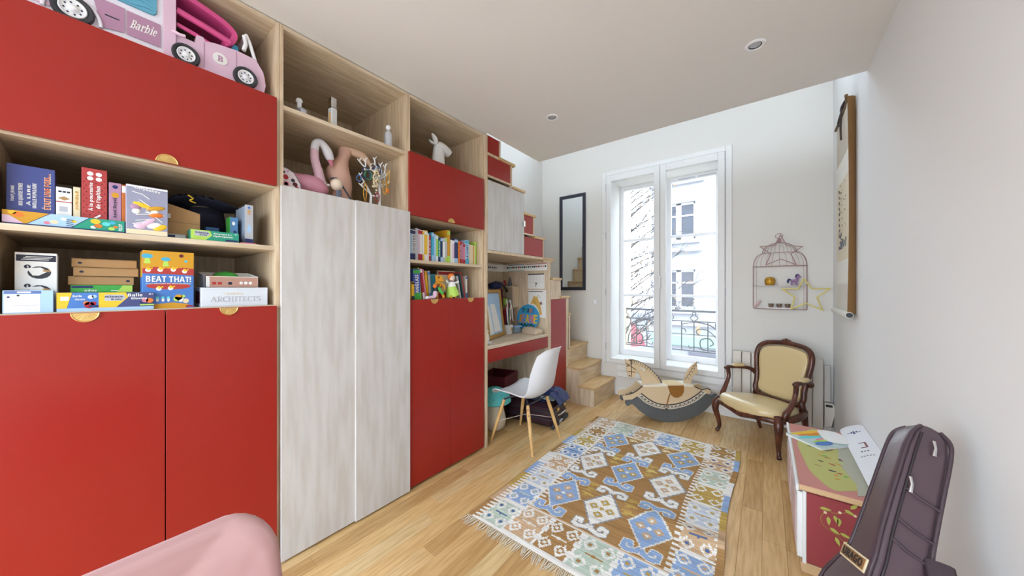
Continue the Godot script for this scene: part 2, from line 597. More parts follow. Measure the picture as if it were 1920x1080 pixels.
func window_wall():
	# window wall with the tall double window and an added upper window
	var zo := ZB - 0.40
	var x0 := -1.63; var x1 := -0.42; var y0 := 0.473; var y1 := 2.813
	var w := mb()
	bx(w, Vector3(XL, -0.12, zo), Vector3(x0, 3.62, ZB))
	bx(w, Vector3(x1, -0.12, zo), Vector3(XR, 3.62, ZB))
	bx(w, Vector3(XL, 3.62, zo), Vector3(-2.4, YT, ZB))
	bx(w, Vector3(0.3, 3.62, zo), Vector3(XR, YT, ZB))
	bx(w, Vector3(-2.4, 4.8, zo), Vector3(0.3, YT, ZB))
	bx(w, Vector3(x0, -0.12, zo), Vector3(x1, y0, ZB))
	bx(w, Vector3(x0, y1, zo), Vector3(x1, 3.62, ZB))
	struct("wall_back", w, M.wall)
	var wn := sroot("window_1")
	# casing
	var s := mb()
	bx(s, Vector3(-1.76, 0.40, ZB), Vector3(-1.70, 2.955, ZB + 0.018), 0.004)
	bx(s, Vector3(-0.35, 0.40, ZB), Vector3(-0.29, 2.955, ZB + 0.018), 0.004)
	bx(s, Vector3(-1.70, 2.90, ZB), Vector3(-0.35, 2.955, ZB + 0.018), 0.004)
	obj("casing", s, M.white, wn)
	# inner casements
	for k in 2:
		var a: float = -1.695 if k == 0 else -1.018
		var b: float = -1.022 if k == 0 else -0.355
		var i0: float = x0 if k == 0 else -0.955
		var i1: float = -1.09 if k == 0 else x1
		var f := mb()
		bx(f, Vector3(a, 0.415, ZB), Vector3(i0, 2.895, ZB + 0.03), 0.004)
		bx(f, Vector3(i1, 0.415, ZB), Vector3(b, 2.895, ZB + 0.03), 0.004)
		bx(f, Vector3(i0, 0.415, ZB), Vector3(i1, y0, ZB + 0.03), 0.004)
		bx(f, Vector3(i0, y1, ZB), Vector3(i1, 2.895, ZB + 0.03), 0.004)
		obj("casement", f, M.white, wn)
		obj("pane", bxs(Vector3(i0, y0, ZB + 0.010), Vector3(i1, y1, ZB + 0.014)), M.glass, wn)
		for hy in [0.62, 1.35, 2.1, 2.75]:
			var hx := -1.70 if k == 0 else -0.352
			var h := mb()
			rod(h, Vector3(hx, hy - 0.045, ZB + 0.024), Vector3(hx, hy + 0.045, ZB + 0.024), 0.006, 8)
			obj("hinge", h, M.silver, wn)
	s = mb()
	bx(s, Vector3(-1.09, 0.42, ZB - 0.02), Vector3(-0.955, 2.89, ZB), 0.0)
	obj("mullion", s, M.white, wn)
	s = mb()
	box(s, Vector3(-1.02, 1.50, ZB + 0.036), Vector3(0.03, 0.10, 0.012), 0.003)
	tube(s, [Vector3(-1.02, 1.52, ZB + 0.04), Vector3(-1.02, 1.52, ZB + 0.07), Vector3(-1.015, 1.50, ZB + 0.075), Vector3(-1.01, 1.40, ZB + 0.075)], [0.009, 0.010, 0.011, 0.007], 8)
	obj("handle", s, M.pvc, wn)
	s = mb()
	for vx in [-0.87, -0.66]:
		bx(s, Vector3(vx, 2.755, ZB - 0.30), Vector3(vx + 0.17, 2.765, ZB - 0.27), 0.002)
	# outer sashes with glazing bars, 6 panes
	var zf := ZB - 0.31
	for k in 2:
		var i0: float = x0 if k == 0 else -1.02
		var i1: float = -1.03 if k == 0 else x1
		var f := mb()
		bx(f, Vector3(i0, y0, zf - 0.05), Vector3(i0 + 0.055, y1, zf), 0.003)
		bx(f, Vector3(i1 - 0.055, y0, zf - 0.05), Vector3(i1, y1, zf), 0.003)
		bx(f, Vector3(i0 + 0.055, y0, zf - 0.05), Vector3(i1 - 0.055, y0 + 0.075, zf), 0.003)
		bx(f, Vector3(i0 + 0.055, y1 - 0.06, zf - 0.05), Vector3(i1 - 0.055, y1, zf), 0.003)
		obj("sash", f, M.pvc, wn)
		for yy in [1.30, 2.06]:
			obj("glazing_bar", bxs(Vector3(i0 + 0.055, yy - 0.017, zf - 0.045), Vector3(i1 - 0.055, yy + 0.017, zf - 0.005), 0.004), M.pvc, wn)
		var ys := [y0 + 0.075, 1.283, 1.317, 2.043, 2.077, y1 - 0.06]
		for q in 3:
			obj("pane", bxs(Vector3(i0 + 0.055, ys[q * 2], zf - 0.028), Vector3(i1 - 0.055, ys[q * 2 + 1], zf - 0.024)), M.glass, wn)
	s = mb()
	for vx in [-0.88, -0.66]:
		bx(s, Vector3(vx, 2.765, zf), Vector3(vx + 0.19, 2.78, zf + 0.006), 0.001)
	obj("air_vent", s, M.silver, wn)
	# upper window added out of view, for more daylight inside
	var wu := sroot("window_4")
	s = mb()
	for xx in [-2.4, -1.08, 0.24]:
		bx(s, Vector3(xx, 3.62, zf - 0.05), Vector3(xx + 0.06, 4.8, zf), 0.003)
	for yy in [3.62, 4.74]:
		bx(s, Vector3(-2.4, yy, zf - 0.05), Vector3(0.3, yy + 0.06, zf), 0.003)
	obj("sash", s, M.pvc, wu)
	obj("pane", bxs(Vector3(-2.34, 3.68, zf - 0.028), Vector3(-1.08, 4.74, zf - 0.024)), M.glass, wu)
	obj("pane", bxs(Vector3(-1.02, 3.68, zf - 0.028), Vector3(0.24, 4.74, zf - 0.024)), M.glass, wu)
	# apron moulding below the window
	s = mb()
	bx(s, Vector3(-1.56, 0.33, ZB), Vector3(-0.29, 0.40, ZB + 0.016), 0.004)
	bx(s, Vector3(-1.56, 0.24, ZB), Vector3(-0.29, 0.30, ZB + 0.012), 0.004)
	struct("trim_1", s, M.white)
	# wall mirror
	var t := thing("wall_mirror", "tall narrow wall mirror in a slim black frame beside the stair", "mirror", Vector3(-2.205, 2.055, ZB))
	s = mb()
	for e in [-1, 1]:
		box(s, Vector3(0.184 * e, 0, 0.011), Vector3(0.044, 1.37, 0.022), 0.003)
		box(s, Vector3(0, 0.663 * e, 0.011), Vector3(0.324, 0.044, 0.022), 0.003)
	obj("frame", s, mat(rgb(40, 42, 58), 0.4), t)
	obj("mirror_glass", bxs(Vector3(-0.174, -0.653, 0.002), Vector3(0.174, 0.653, 0.009)), M.mirror, t)

# ---------------------------------------------------------------- built-in cupboards along the left wall
func half_moon(parent: Node, xf: Transform3D):
	# brass half-disc pull; local y down, z out
	var s := mb()
	var p := PackedVector2Array()
	for i in 17:
		var a := PI + PI * i / 16
		p.append(Vector2(cos(a) * 0.033, sin(a) * 0.033))
	slab(s, p, 0.004, xf * Transform3D(Basis.IDENTITY, Vector3(0, 0, 0.002)))
	var arc := []
	for i in 17:
		var a := PI + PI * i / 16
		arc.append(xf * Vector3(cos(a) * 0.031, sin(a) * 0.031, 0.004))
	tube(s, arc, 0.0022, 6)
	for i in range(1, 8):
		var a := PI + PI * i / 8.0
		rod(s, xf * Vector3(cos(a) * 0.010, sin(a) * 0.010, 0.0045), xf * Vector3(cos(a) * 0.027, sin(a) * 0.027, 0.0045), 0.0009, 5)
	obj("handle", s, M.brass, parent)

func carcass(t: Node3D, z0: float, z1: float, shelves: Array):
	# z0 nearer the camera, z1 further
	for z in [z0, z1]:
		var a: float = z - 0.018 if z == z0 else z
		obj("side_panel", bxs(Vector3(XL + 0.01, 0.0, a), Vector3(XF - 0.02, YC - 0.005, a + 0.018), 0.001), M.edge_v, t)
	obj("back_panel", bxs(Vector3(XL + 0.01, 0.0, z1 + 0.018), Vector3(XL + 0.02, YC - 0.005, z0 - 0.018)), M.oak_v, t)
	obj("top_panel", bxs(Vector3(XL + 0.02, YC - 0.025, z1 + 0.018), Vector3(XF - 0.02, YC - 0.005, z0 - 0.018), 0.001), M.oak_z, t)
	for y in shelves:
		obj("shelf", bxs(Vector3(XL + 0.02, y - 0.022, z1 + 0.018), Vector3(XF - 0.022, y, z0 - 0.018), 0.001), M.oak_z, t)

func door(t: Node3D, called: String, z0: float, z1: float, y0: float, y1: float, m: Material, x := XF) -> MeshInstance3D:
	return obj(called, bxs(Vector3(x - 0.019, y0, z1 + 0.0015), Vector3(x, y1, z0 - 0.0015), 0.0015), m, t)

func cupboards():
	var a := thing("bookcase_cabinet", "built-in cabinet with wide red flap over two shelves of board games and two red doors", "cabinet")
	carcass(a, 0.195, -0.602, [0.06, 1.315, 1.612, 1.925, 2.36])
	var d := door(a, "flap_door", 0.195, -0.588, 1.912, 2.355, M.red)
	half_moon(d, fx(XF, 1.913, -0.204) * Transform3D(Basis(Vector3(0, 0, 1), PI), Vector3.ZERO))
	d = door(a, "door", 0.195, -0.2, 0.02, 1.311, M.red)
	half_moon(d, fx(XF, 1.310, 0.0))
	d = door(a, "door", -0.2, -0.588, 0.02, 1.311, M.red)
	half_moon(d, fx(XF, 1.310, -0.4))
	var b := thing("wardrobe", "built-in wardrobe with two tall pale wood-grain doors under open shelves", "wardrobe")
	carcass(b, -0.603, -1.362, [0.06, 1.925, 2.34])
	door(b, "door", -0.602, -0.985, 0.012, 1.922, M.door, XF + 0.004)
	door(b, "door", -0.978, -1.358, 0.012, 1.922, M.door, XF + 0.016)
	var c := thing("bookcase_cabinet", "built-in cabinet with small red flap over two shelves of books and two red doors", "cabinet")
	carcass(c, -1.363, -2.135, [0.06, 1.315, 1.60, 1.93, 2.35])
	d = door(c, "flap_door", -1.362, -2.118, 1.907, 2.345, M.red)
	half_moon(d, fx(XF, 1.909, -1.74) * Transform3D(Basis(Vector3(0, 0, 1), PI), Vector3.ZERO))
	d = door(c, "door", -1.362, -1.736, 0.02, 1.318, M.red)
	half_moon(d, fx(XF, 1.317, -1.575))
	d = door(c, "door", -1.736, -2.118, 0.02, 1.318, M.red)
	half_moon(d, fx(XF, 1.317, -1.95))

# ---------------------------------------------------------------- stair with cupboards, desk in the niche
const RISE := [0.225, 0.437, 0.655, 0.870, 1.085, 1.302, 1.518, 1.735, 1.950, 2.168, 2.385, 2.600]

func staircase_and_desk():
	var t := thing("staircase", "pale oak stair climbing over the desk niche, three broad steps at its foot", "staircase")
	var nose := {5: -3.69, 6: -3.476, 7: -3.289, 8: -3.104, 9: -2.923, 10: -2.728, 11: -2.557}
	# foot of the stair, three steps coming out of the wall corner
	var zz := [-3.63, ZB + 0.012]
	var rx := [-1.59, -1.775, -1.975]
	for i in 3:
		var y: float = RISE[i]
		var xb: float = rx[i + 1] if i < 2 else -2.35
		var y0: float = 0.0 if i == 0 else RISE[i - 1]
		var za: float = zz[0] if i < 2 else -3.70
		obj("riser", bxs(Vector3(rx[i] - 0.018, y0, zz[1]), Vector3(rx[i], y - 0.024, za - 0.002), 0.001), M.riser, t)
		obj("tread", bxs(Vector3(xb - 0.02, y - 0.024, zz[1]), Vector3(rx[i] + 0.018, y, za + (0.012 if i < 2 else 0.0)), 0.003), M.tread, t)
	obj("side_panel", bxs(Vector3(-1.775, 0.0, -3.648), Vector3(-1.592, RISE[0] - 0.025, -3.63), 0.001), M.oak_v, t)
	obj("side_panel", bxs(Vector3(-1.945, 0.0, -3.648), Vector3(-1.776, RISE[1] - 0.025, -3.63), 0.001), M.oak_v, t)
	# winders
	var s := mb()
	var flat := Transform3D(Basis(Vector3(1, 0, 0), -PI / 2), Vector3.ZERO) # local xy -> x, -z
	slab(s, flatpoly([-1.95, 3.70, -2.22, 4.27, -2.70, 4.27, -2.70, 3.70]), 0.024, Transform3D(flat.basis, Vector3(0, RISE[3] - 0.012, 0)))
	obj("tread", s, M.tread, t)
	s = mb()
	slab(s, flatpoly([-1.95, 3.69, -1.93, 3.72, -2.62, 4.10, -2.70, 4.10, -2.70, 3.50, -1.95, 3.50]), 0.024, Transform3D(flat.basis, Vector3(0, RISE[4] - 0.012, 0)))
	obj("tread", s, M.tread, t)
	s = mb()
	slab(s, flatpoly([-1.97, 3.72, -2.24, 4.27, -2.26, 4.27, -1.99, 3.72]), RISE[3] - RISE[2] - 0.024, Transform3D(flat.basis, Vector3(0, (RISE[3] + RISE[2] - 0.024) / 2, 0)))
	obj("riser", s, M.riser, t)
	s = mb()
	slab(s, flatpoly([-1.97, 3.72, -2.64, 4.10, -2.65, 4.08, -1.99, 3.70]), RISE[4] - RISE[3] - 0.024, Transform3D(flat.basis, Vector3(0, (RISE[4] + RISE[3] - 0.024) / 2, 0)))
	obj("riser", s, M.riser, t)
	# straight flight
	for i in range(5, 12):
		var y: float = RISE[i]
		var zn: float = nose[i]
		var zb: float = nose[i + 1] + 0.0 if i < 11 else -2.33
		obj("tread", bxs(Vector3(XL + 0.01, y - 0.025, zn), Vector3(XF + 0.012, y, zb + 0.02), 0.003), M.tread, t)
		var y0: float = RISE[i - 1]
		obj("riser", bxs(Vector3(XL + 0.01, y0, zn + 0.022), Vector3(XF - 0.02, y - 0.025, zn + 0.040), 0.001), M.riser, t)
	obj("riser", bxs(Vector3(XL + 0.01, 2.6, -2.345), Vector3(XF - 0.02, YC - 0.002, -2.327), 0.001), M.riser, t)
	# outer stringer: stiles and rails in front of the stepped body
	var rail := func(z0: float, z1: float, y0: float, y1: float):
		obj("side_panel", bxs(Vector3(XF - 0.02, y0, z1), Vector3(XF - 0.001, y1, z0), 0.001), M.edge_v, t)
	rail.call(-2.136, -2.165, 0.0, YC - 0.005)
	rail.call(-2.165, -2.525, 2.578, 2.575)
	rail.call(-2.325, -2.345, 2.60, YC - 0.003)
	rail.call(-2.495, -2.520, 2.36, 2.575)
	rail.call(-2.165, -2.495, 2.385, 2.402)
	rail.call(-2.165, -2.36, 2.575, 2.60)
	rail.call(-2.885, -2.905, 1.95, 2.143)
	rail.call(-3.075, -3.09, 1.735, 1.925)
	rail.call(-2.72, -2.885, 1.945, 1.962)
	rail.call(-2.165, -3.09, 1.712, 1.737)
	rail.call(-3.09, -3.265, 1.690, 1.712)
	rail.call(-3.183, -3.222, 0.0, 1.690)
	rail.call(-3.222, -3.458, 1.300, 1.494)
	rail.call(-3.222, -3.245, 0.0, 1.30)
	rail.call(-3.605, -3.67, 0.655, 1.278)
	rail.call(-3.605, -3.648, 0.0, 0.655)
	rail.call(-3.458, -3.47, 1.302, 1.494)
	rail.call(-3.245, -3.605, 1.270, 1.30)
	# risers' outer returns to close the steps
	rail.call(-3.655, -3.71, 0.655, 1.06)
	obj("underside_panel", bxs(Vector3(XL + 0.01, 1.712, -3.18), Vector3(XF - 0.02, 1.73, -2.165)), M.oak_z, t)
	# cupboard fronts in the stair
	door(t, "door", -2.165, -2.325, 2.602, YC - 0.004, M.red, XF - 0.004)
	door(t, "door", -2.165, -2.495, 2.403, 2.574, M.red, XF - 0.004)
	var d := door(t, "door", -2.165, -2.718, 1.738, 2.358, M.door, XF + 0.0)
	s = mb()
	box(s, Vector3(XF + 0.012, 2.045, -2.685), Vector3(0.024, 0.05, 0.012), 0.004)
	box(s, Vector3(XF + 0.022, 2.045, -2.690), Vector3(0.008, 0.058, 0.03), 0.003)
	obj("handle", s, M.chrome, d)
	door(t, "door", -2.72, -2.885, 1.963, 2.142, M.red, XF - 0.004)
	door(t, "door", -2.72, -3.075, 1.740, 1.925, M.red, XF - 0.004)
	door(t, "door", -3.246, -3.604, 0.02, 1.268, M.red, XF - 0.002)
	# desk in the niche
	var k := thing("desk", "built-in oak desk with a slim red drawer front in the niche under the stair", "desk")
	obj("desktop", bxs(Vector3(-2.60, 0.855, -3.182), Vector3(XF - 0.001, 0.885, -2.166), 0.002), M.oak_z, k)
	obj("drawer_front", bxs(Vector3(XF - 0.022, 0.735, -3.180), Vector3(XF - 0.003, 0.852, -2.168), 0.0015), M.red, k)
	obj("drawer_body", bxs(Vector3(-2.59, 0.745, -3.17), Vector3(XF - 0.023, 0.853, -2.18)), M.oak_z, k)
	obj("back_panel", bxs(Vector3(-2.62, 0.0, -3.182), Vector3(-2.602, 1.71, -2.155)), M.oak_v, k)
	obj("side_panel", bxs(Vector3(-2.60, 0.0, -3.20), Vector3(XF - 0.02, 1.71, -3.183)), M.oak_v, k)
	obj("shelf", bxs(Vector3(-2.602, 1.405, -3.182), Vector3(-2.36, 1.423, -3.07), 0.001), M.oak_z, k)
	obj("shelf", bxs(Vector3(-2.602, 1.165, -3.182), Vector3(-2.36, 1.183, -3.07), 0.001), M.oak_z, k)
	obj("shelf_side", bxs(Vector3(-2.379, 1.184, -3.182), Vector3(-2.36, 1.404, -3.075), 0.001), M.oak_v, k)

# ---------------------------------------------------------------- seen through the window
func outside():
	var faca := mat(rgb(190, 190, 192), 0.9, 0, 0.2)
	# our own facade around the room, up and down the street side
	var s := mb()
	bx(s, Vector3(-14, -3.2, -4.69), Vector3(XL - 0.2, 6, -4.3))
	bx(s, Vector3(XR + 0.2, -3.2, -4.69), Vector3(14, 6, -4.3))
	bx(s, Vector3(XL - 0.2, 5.2, -4.69), Vector3(XR + 0.2, 6, -4.3))
	bx(s, Vector3(XL - 0.2, -3.2, -4.69), Vector3(XR + 0.2, -0.125, -4.3))
	struct("wall_outer", s, faca)
	struct("street", bxs(Vector3(-40, -3.4, -40), Vector3(40, -3.2, -4.0)), mat(rgb(150, 150, 150), 0.9))
	# folded shutters on the outside
	for k in 2:
		var t := thing("window_shutter", ["cream folded shutter outside the window, on the side towards the stair", "cream folded shutter outside the window, on the side towards the armchair"][k], "shutter", Vector3([-1.615, -0.41][k], 0.45, -4.70), 0.0, "window shutters")
		obj("leaf", bxs(Vector3(-0.012, 0.0, -0.30), Vector3(0.012, 2.36, 0.0), 0.003), M.cream, t)
		obj("leaf", bxs(Vector3(-0.040 if k == 0 else 0.016, 0.0, -0.30), Vector3(-0.016 if k == 0 else 0.040, 2.36, 0.0), 0.003), M.cream, t)
	# house across the street
	var zf := -12.0
	var b := thing("house_facade", "pale rendered house across the street with white framed windows", "building", Vector3(0, -3.2, zf))
	var render_m := mat(rgb(170, 170, 174), 0.9, 0, 0.2)
	s = mb()
	var xs := [-2.82, -1.85, 0.4, 1.6, 4.0]
	# wall with window openings in two columns and three floors
	var wx := [[-2.82, -1.80], [0.5, 1.5], [3.0, 4.0]]
	var wy := [[3.9, 5.2], [6.20, 7.42], [9.0, 10.2]]
	bx(s, Vector3(-3.15, 0, -6), Vector3(-2.82, 11.0, 0))
	bx(s, Vector3(-1.80, 0, -0.4), Vector3(0.5, 11.0, 0))
	bx(s, Vector3(1.5, 0, -0.4), Vector3(3.0, 11.0, 0))
	bx(s, Vector3(4.0, 0, -0.4), Vector3(9.0, 11.0, 0))
	for c in wx:
		var y0 := 0.0
		for r in wy:
			bx(s, Vector3(c[0], y0, -0.4), Vector3(c[1], r[0], 0))
			y0 = r[1]
		bx(s, Vector3(c[0], y0, -0.4), Vector3(c[1], 11.0, 0))
	obj("wall", s, render_m, b)
	obj("roof", bxs(Vector3(-3.3, 11.0, -6.0), Vector3(9.2, 11.25, 0.3), 0.03), mat(rgb(110, 112, 120), 0.8), b)
	var pane_m := mat(rgb(70, 76, 88), 0.3, 0.0, 0.3)
	for c in wx:
		for r in wy:
			var w := mb()
			bx(w, Vector3(c[0], r[0], -0.20), Vector3(c[0] + 0.07, r[1], -0.12), 0.005)
			bx(w, Vector3(c[1] - 0.07, r[0], -0.20), Vector3(c[1], r[1], -0.12), 0.005)
			bx(w, Vector3(c[0], r[1] - 0.07, -0.20), Vector3(c[1], r[1], -0.12), 0.005)
			bx(w, Vector3(c[0], r[0], -0.20), Vector3(c[1], r[0] + 0.09, -0.12), 0.005)
			var cx: float = (c[0] + c[1]) / 2
			bx(w, Vector3(cx - 0.08, r[0], -0.20), Vector3(cx + 0.08, r[1], -0.12), 0.005)
			bx(w, Vector3(c[0], r[1] - 0.45, -0.19), Vector3(c[1], r[1] - 0.40, -0.13), 0.005)
			var win := obj("window", w, M.pvc, b)
			obj("pane", bxs(Vector3(c[0] + 0.07, r[0] + 0.09, -0.17), Vector3(cx - 0.08, r[1] - 0.07, -0.16)), pane_m, win)
			obj("pane", bxs(Vector3(cx + 0.08, r[0] + 0.09, -0.17), Vector3(c[1] - 0.07, r[1] - 0.07, -0.16)), pane_m, win)
			var sill := mb()
			bx(sill, Vector3(c[0] - 0.12, r[0] - 0.14, -0.02), Vector3(c[1] + 0.12, r[0] - 0.02, 0.10), 0.01)
			obj("sill", sill, render_m, b)
			var rl := mb()
			for i in 6:
				var gx := lerpf(c[0] + 0.08, c[1] - 0.08, i / 5.0)
				var ring := []
				for q in 13: ring.append(Vector3(gx + 0.055 * cos(TAU * q / 12), r[0] + 0.13 + 0.10 * sin(TAU * q / 12), 0.05))
				tube(rl, ring, 0.007, 5)
			rod(rl, Vector3(c[0], r[0] + 0.25, 0.05), Vector3(c[1], r[0] + 0.25, 0.05), 0.012, 6)
			obj("balconet", rl, M.dark, b)
	s = mb()
	bx(s, Vector3(-3.2, 8.0, 0), Vector3(-1.55, 8.10, 0.14), 0.02)
	bx(s, Vector3(-3.2, 5.78, 0), Vector3(-1.62, 5.92, 0.16), 0.02)
	bx(s, Vector3(-3.2, 3.36, 0), Vector3(9, 3.50, 0.10), 0.02)
	obj("cornice", s, render_m, b)
	obj("shopfront", bxs(Vector3(-2.0, 0.1, 0.0), Vector3(-1.1, 2.55, 0.06), 0.02), mat(rgb(96, 96, 106), 0.5), b)
	obj("shop_fascia", bxs(Vector3(-3.15, 2.72, 0), Vector3(3.0, 3.05, 0.12), 0.02), mat(rgb(150, 206, 186), 0.6), b)
	# low house further left
	var l := thing("low_house", "low white house with grey roof edge beyond the parasol, seen through the left sash", "building", Vector3(-7.4, -3.2, -15))
	obj("wall", bxs(Vector3(-6, 0, -4), Vector3(4.0, 3.3, 0)), render_m, l)
	obj("roof", bxs(Vector3(-6.1, 3.3, -4.2), Vector3(4.15, 3.52, 0.15), 0.03), mat(rgb(150, 152, 160), 0.8), l)
	# red parasol on the street
	var u := thing("red_parasol", "faded red parasol standing on the pavement, seen through the left sash", "parasol", Vector3(-3.72, -3.2, -11.2))
	s = mb()
	rod(s, Vector3(0, 0, 0), Vector3(0, 3.5, 0), 0.03, 8)
	obj("pole", s, M.white, u)
	s = mb()
	lathe(s, [Vector2(0.62, 2.72), Vector2(0.60, 2.74), Vector2(0.44, 3.15), Vector2(0.2, 3.44), Vector2(0.01, 3.52)], 8)
	obj("canopy", s, mat(rgb(186, 74, 84), 0.7), u)
	s = mb()
	box(s, Vector3(0.15, 1.2, 0.3), Vector3(0.45, 2.4, 0.3), 0.08)
	obj("base_cover", s, mat(rgb(176, 120, 86), 0.7), u)
	# bare tree with a few brown leaves
	var tr := thing("street_tree", "bare tree with thin dark branches and a few brown leaves outside the window", "tree", Vector3(-2.85, -3.2, -8))
	var rng := RandomNumberGenerator.new(); rng.seed = 21
	s = mb()
	var path := smooth([Vector3(0, 0, 0), Vector3(-0.05, 2.0, 0.05), Vector3(0.06, 3.6, 0), Vector3(0.12, 5.2, 0.05), Vector3(0.20, 7.2, 0)], 4)
	var rr := []
	for i in path.size(): rr.append(lerpf(0.05, 0.012, float(i) / (path.size() - 1)))
	tube(s, path, rr, 8)
	obj("trunk", s, mat(rgb(70, 62, 60), 0.9), tr)
	var lv := mb()
	var bk := mat(rgb(52, 44, 42), 0.9)
	for i in 42:
		var y := 3.1 + i * 0.095
		var p0 := Vector3(0.05 + 0.02 * (y - 3.5), y, 0)
		var ang := rng.randf_range(-0.5, 0.5) + (0.0 if i % 4 != 3 else PI)
		var L := rng.randf_range(0.7, 1.9) * (1.0 - 0.35 * (y - 3.1) / 4.0)
		var up := rng.randf_range(0.35, 0.95)
		var pts := [p0]
		var d := Vector3(cos(ang), up, sin(ang)).normalized()
		var p := p0
		for k in 6:
			d = (d + Vector3(rng.randf_range(-0.18, 0.18), rng.randf_range(-0.14, 0.10), rng.randf_range(-0.18, 0.18))).normalized()
			p = p + d * L / 6
			pts.append(p)
		var br := mb()
		tube(br, pts, [0.017, 0.015, 0.013, 0.011, 0.009, 0.007, 0.004], 5)
		for k in range(1, 7):
			for q in 3:
				var dd := (d + Vector3(rng.randf_range(-0.9, 0.9), rng.randf_range(-0.3, 0.9), rng.randf_range(-0.9, 0.9))).normalized()
				var e: Vector3 = pts[k] + dd * rng.randf_range(0.12, 0.4)
				tube(br, [pts[k], (pts[k] + e) * 0.5 + Vector3(0, 0.02, 0), e], [0.007, 0.0055, 0.0035], 4)
				if rng.randf() < 0.16:
					for z in 2:
						var lp := e + Vector3(rng.randf_range(-0.04, 0.04), rng.randf_range(-0.05, 0.02), rng.randf_range(-0.04, 0.04))
						var u1 := Vector3(rng.randf_range(-1, 1), rng.randf_range(-1, 0.3), rng.randf_range(-1, 1)).normalized() * 0.045
						var u2 := u1.cross(Vector3(0.3, 0.5, 0.8)).normalized() * 0.026
						var nn := u1.cross(u2).normalized()
						quad(lv, lp, lp + u1 * 0.5 + u2, lp + u1, lp + u1 * 0.5 - u2, nn, false)
		obj("branch", br, bk, tr)
	var lm := mat(rgb(150, 112, 72), 0.8)
	lm.cull_mode = BaseMaterial3D.CULL_DISABLED
	obj("small_leaves", lv, lm, tr).set_meta("kind", "stuff")
	for q in [[Vector3(1.95, 3.88, 1.7), 0.10], [Vector3(2.28, 3.94, 1.9), 0.05], [Vector3(0.62, 4.36, 1.0), 0.04]]:
		var lf := mb()
		var w: float = q[1]
		slab(lf, flatpoly([0, w, -w * 0.45, w * 0.2, -w * 0.3, -w * 0.5, 0, -w, w * 0.35, -w * 0.4, w * 0.45, w * 0.25]), 0.002, Transform3D(Basis(Vector3.UP, 0.4), q[0]))
		rod(lf, q[0] + Vector3(0, w, 0), q[0] + Vector3(0.02, w + 0.35, 0), 0.003, 4)
		obj("dry_leaf", lf, mat(rgb(196, 164, 120), 0.8), tr)
	# wrought-iron balcony rail
	var r := thing("balcony_rail", "grey wrought iron balcony rail with curling scrolls outside the window", "railing", Vector3(-1.02, 0.0, -4.80))
	var im := mat(rgb(58, 62, 70), 0.5, 0.2)
	var bar := func(nm: String, a: Vector3, e: Vector3, rad: float):
		var q := mb(); rod(q, a, e, rad, 8); obj(nm, q, im, r)
	bar.call("top_rail", Vector3(-0.85, 1.10, 0), Vector3(0.85, 1.10, 0), 0.014)
	bar.call("rail", Vector3(-0.85, 0.968, 0), Vector3(0.85, 0.968, 0), 0.007)
	bar.call("rail", Vector3(-0.85, 0.797, 0), Vector3(0.85, 0.797, 0), 0.005)
	bar.call("rail", Vector3(-0.85, 0.585, 0), Vector3(0.85, 0.585, 0), 0.008)
	for bxx in [-0.60, -0.44, -0.30, -0.16, 0.0, 0.14, 0.285, 0.44, 0.60]:
		bar.call("baluster", Vector3(bxx, 0.585, 0), Vector3(bxx, 0.968, 0), 0.0075)
	for e in [-0.85, 0.85]: bar.call("post", Vector3(e, 0.30, 0), Vector3(e, 1.10, 0), 0.015)
	var curve := func(pts: Array, rad: float):
		var q := mb(); tube(q, smooth(pts, 6), rad, 6); obj("scroll", q, im, r)
	for cx in [-0.60, -0.30, 0.0, 0.285, 0.60]:
		for e in [-1.0, 1.0]:
			curve.call([Vector3(cx, 1.09, 0), Vector3(cx + e * 0.022, 1.07, 0), Vector3(cx + e * 0.012, 1.05, 0), Vector3(cx + e * 0.045, 1.01, 0), Vector3(cx, 0.968, 0)], 0.006)
	for mx in [-0.58, 0.58]:
		var e := signf(-mx)
		curve.call([Vector3(mx + e * 0.0, 0.60, 0), Vector3(mx - e * 0.05, 0.72, 0), Vector3(mx + e * 0.02, 0.84, 0), Vector3(mx + e * 0.12, 0.93, 0), Vector3(mx + e * 0.27, 0.958, 0)], 0.008)
		curve.call([Vector3(mx + e * 0.02, 0.60, 0), Vector3(mx + e * 0.04, 0.75, 0), Vector3(mx + e * 0.14, 0.86, 0), Vector3(mx + e * 0.24, 0.87, 0), Vector3(mx + e * 0.27, 0.83, 0), Vector3(mx + e * 0.235, 0.80, 0)], 0.007)
		curve.call([Vector3(mx + e * 0.27, 0.958, 0), Vector3(mx + e * 0.42, 0.93, 0), Vector3(mx + e * 0.44, 0.88, 0), Vector3(mx + e * 0.40, 0.86, 0), Vector3(mx + e * 0.39, 0.82, 0)], 0.007)
		curve.call([Vector3(mx + e * 0.03, 0.61, 0), Vector3(mx + e * 0.20, 0.62, 0), Vector3(mx + e * 0.22, 0.73, 0), Vector3(mx + e * 0.13, 0.76, 0), Vector3(mx + e * 0.08, 0.70, 0), Vector3(mx + e * 0.12, 0.665, 0)], 0.009)
		curve.call([Vector3(mx + e * 0.18, 0.60, 0), Vector3(mx + e * 0.27, 0.64, 0), Vector3(mx + e * 0.34, 0.62, 0), Vector3(mx + e * 0.36, 0.66, 0)], 0.006)
		curve.call([Vector3(mx - e * 0.02, 0.70, 0), Vector3(mx + e * 0.03, 0.84, 0), Vector3(mx + e * 0.06, 0.93, 0), Vector3(mx + e * 0.03, 0.985, 0), Vector3(mx - e * 0.01, 0.97, 0)], 0.007)
	var ledge := mb()
	bx(ledge, Vector3(-1.0, 0.30, -0.09), Vector3(1.0, 0.42, 0.105), 0.01)
	struct("trim_2", ledge, render_m).position = Vector3(-1.02, 0.0, -4.80)

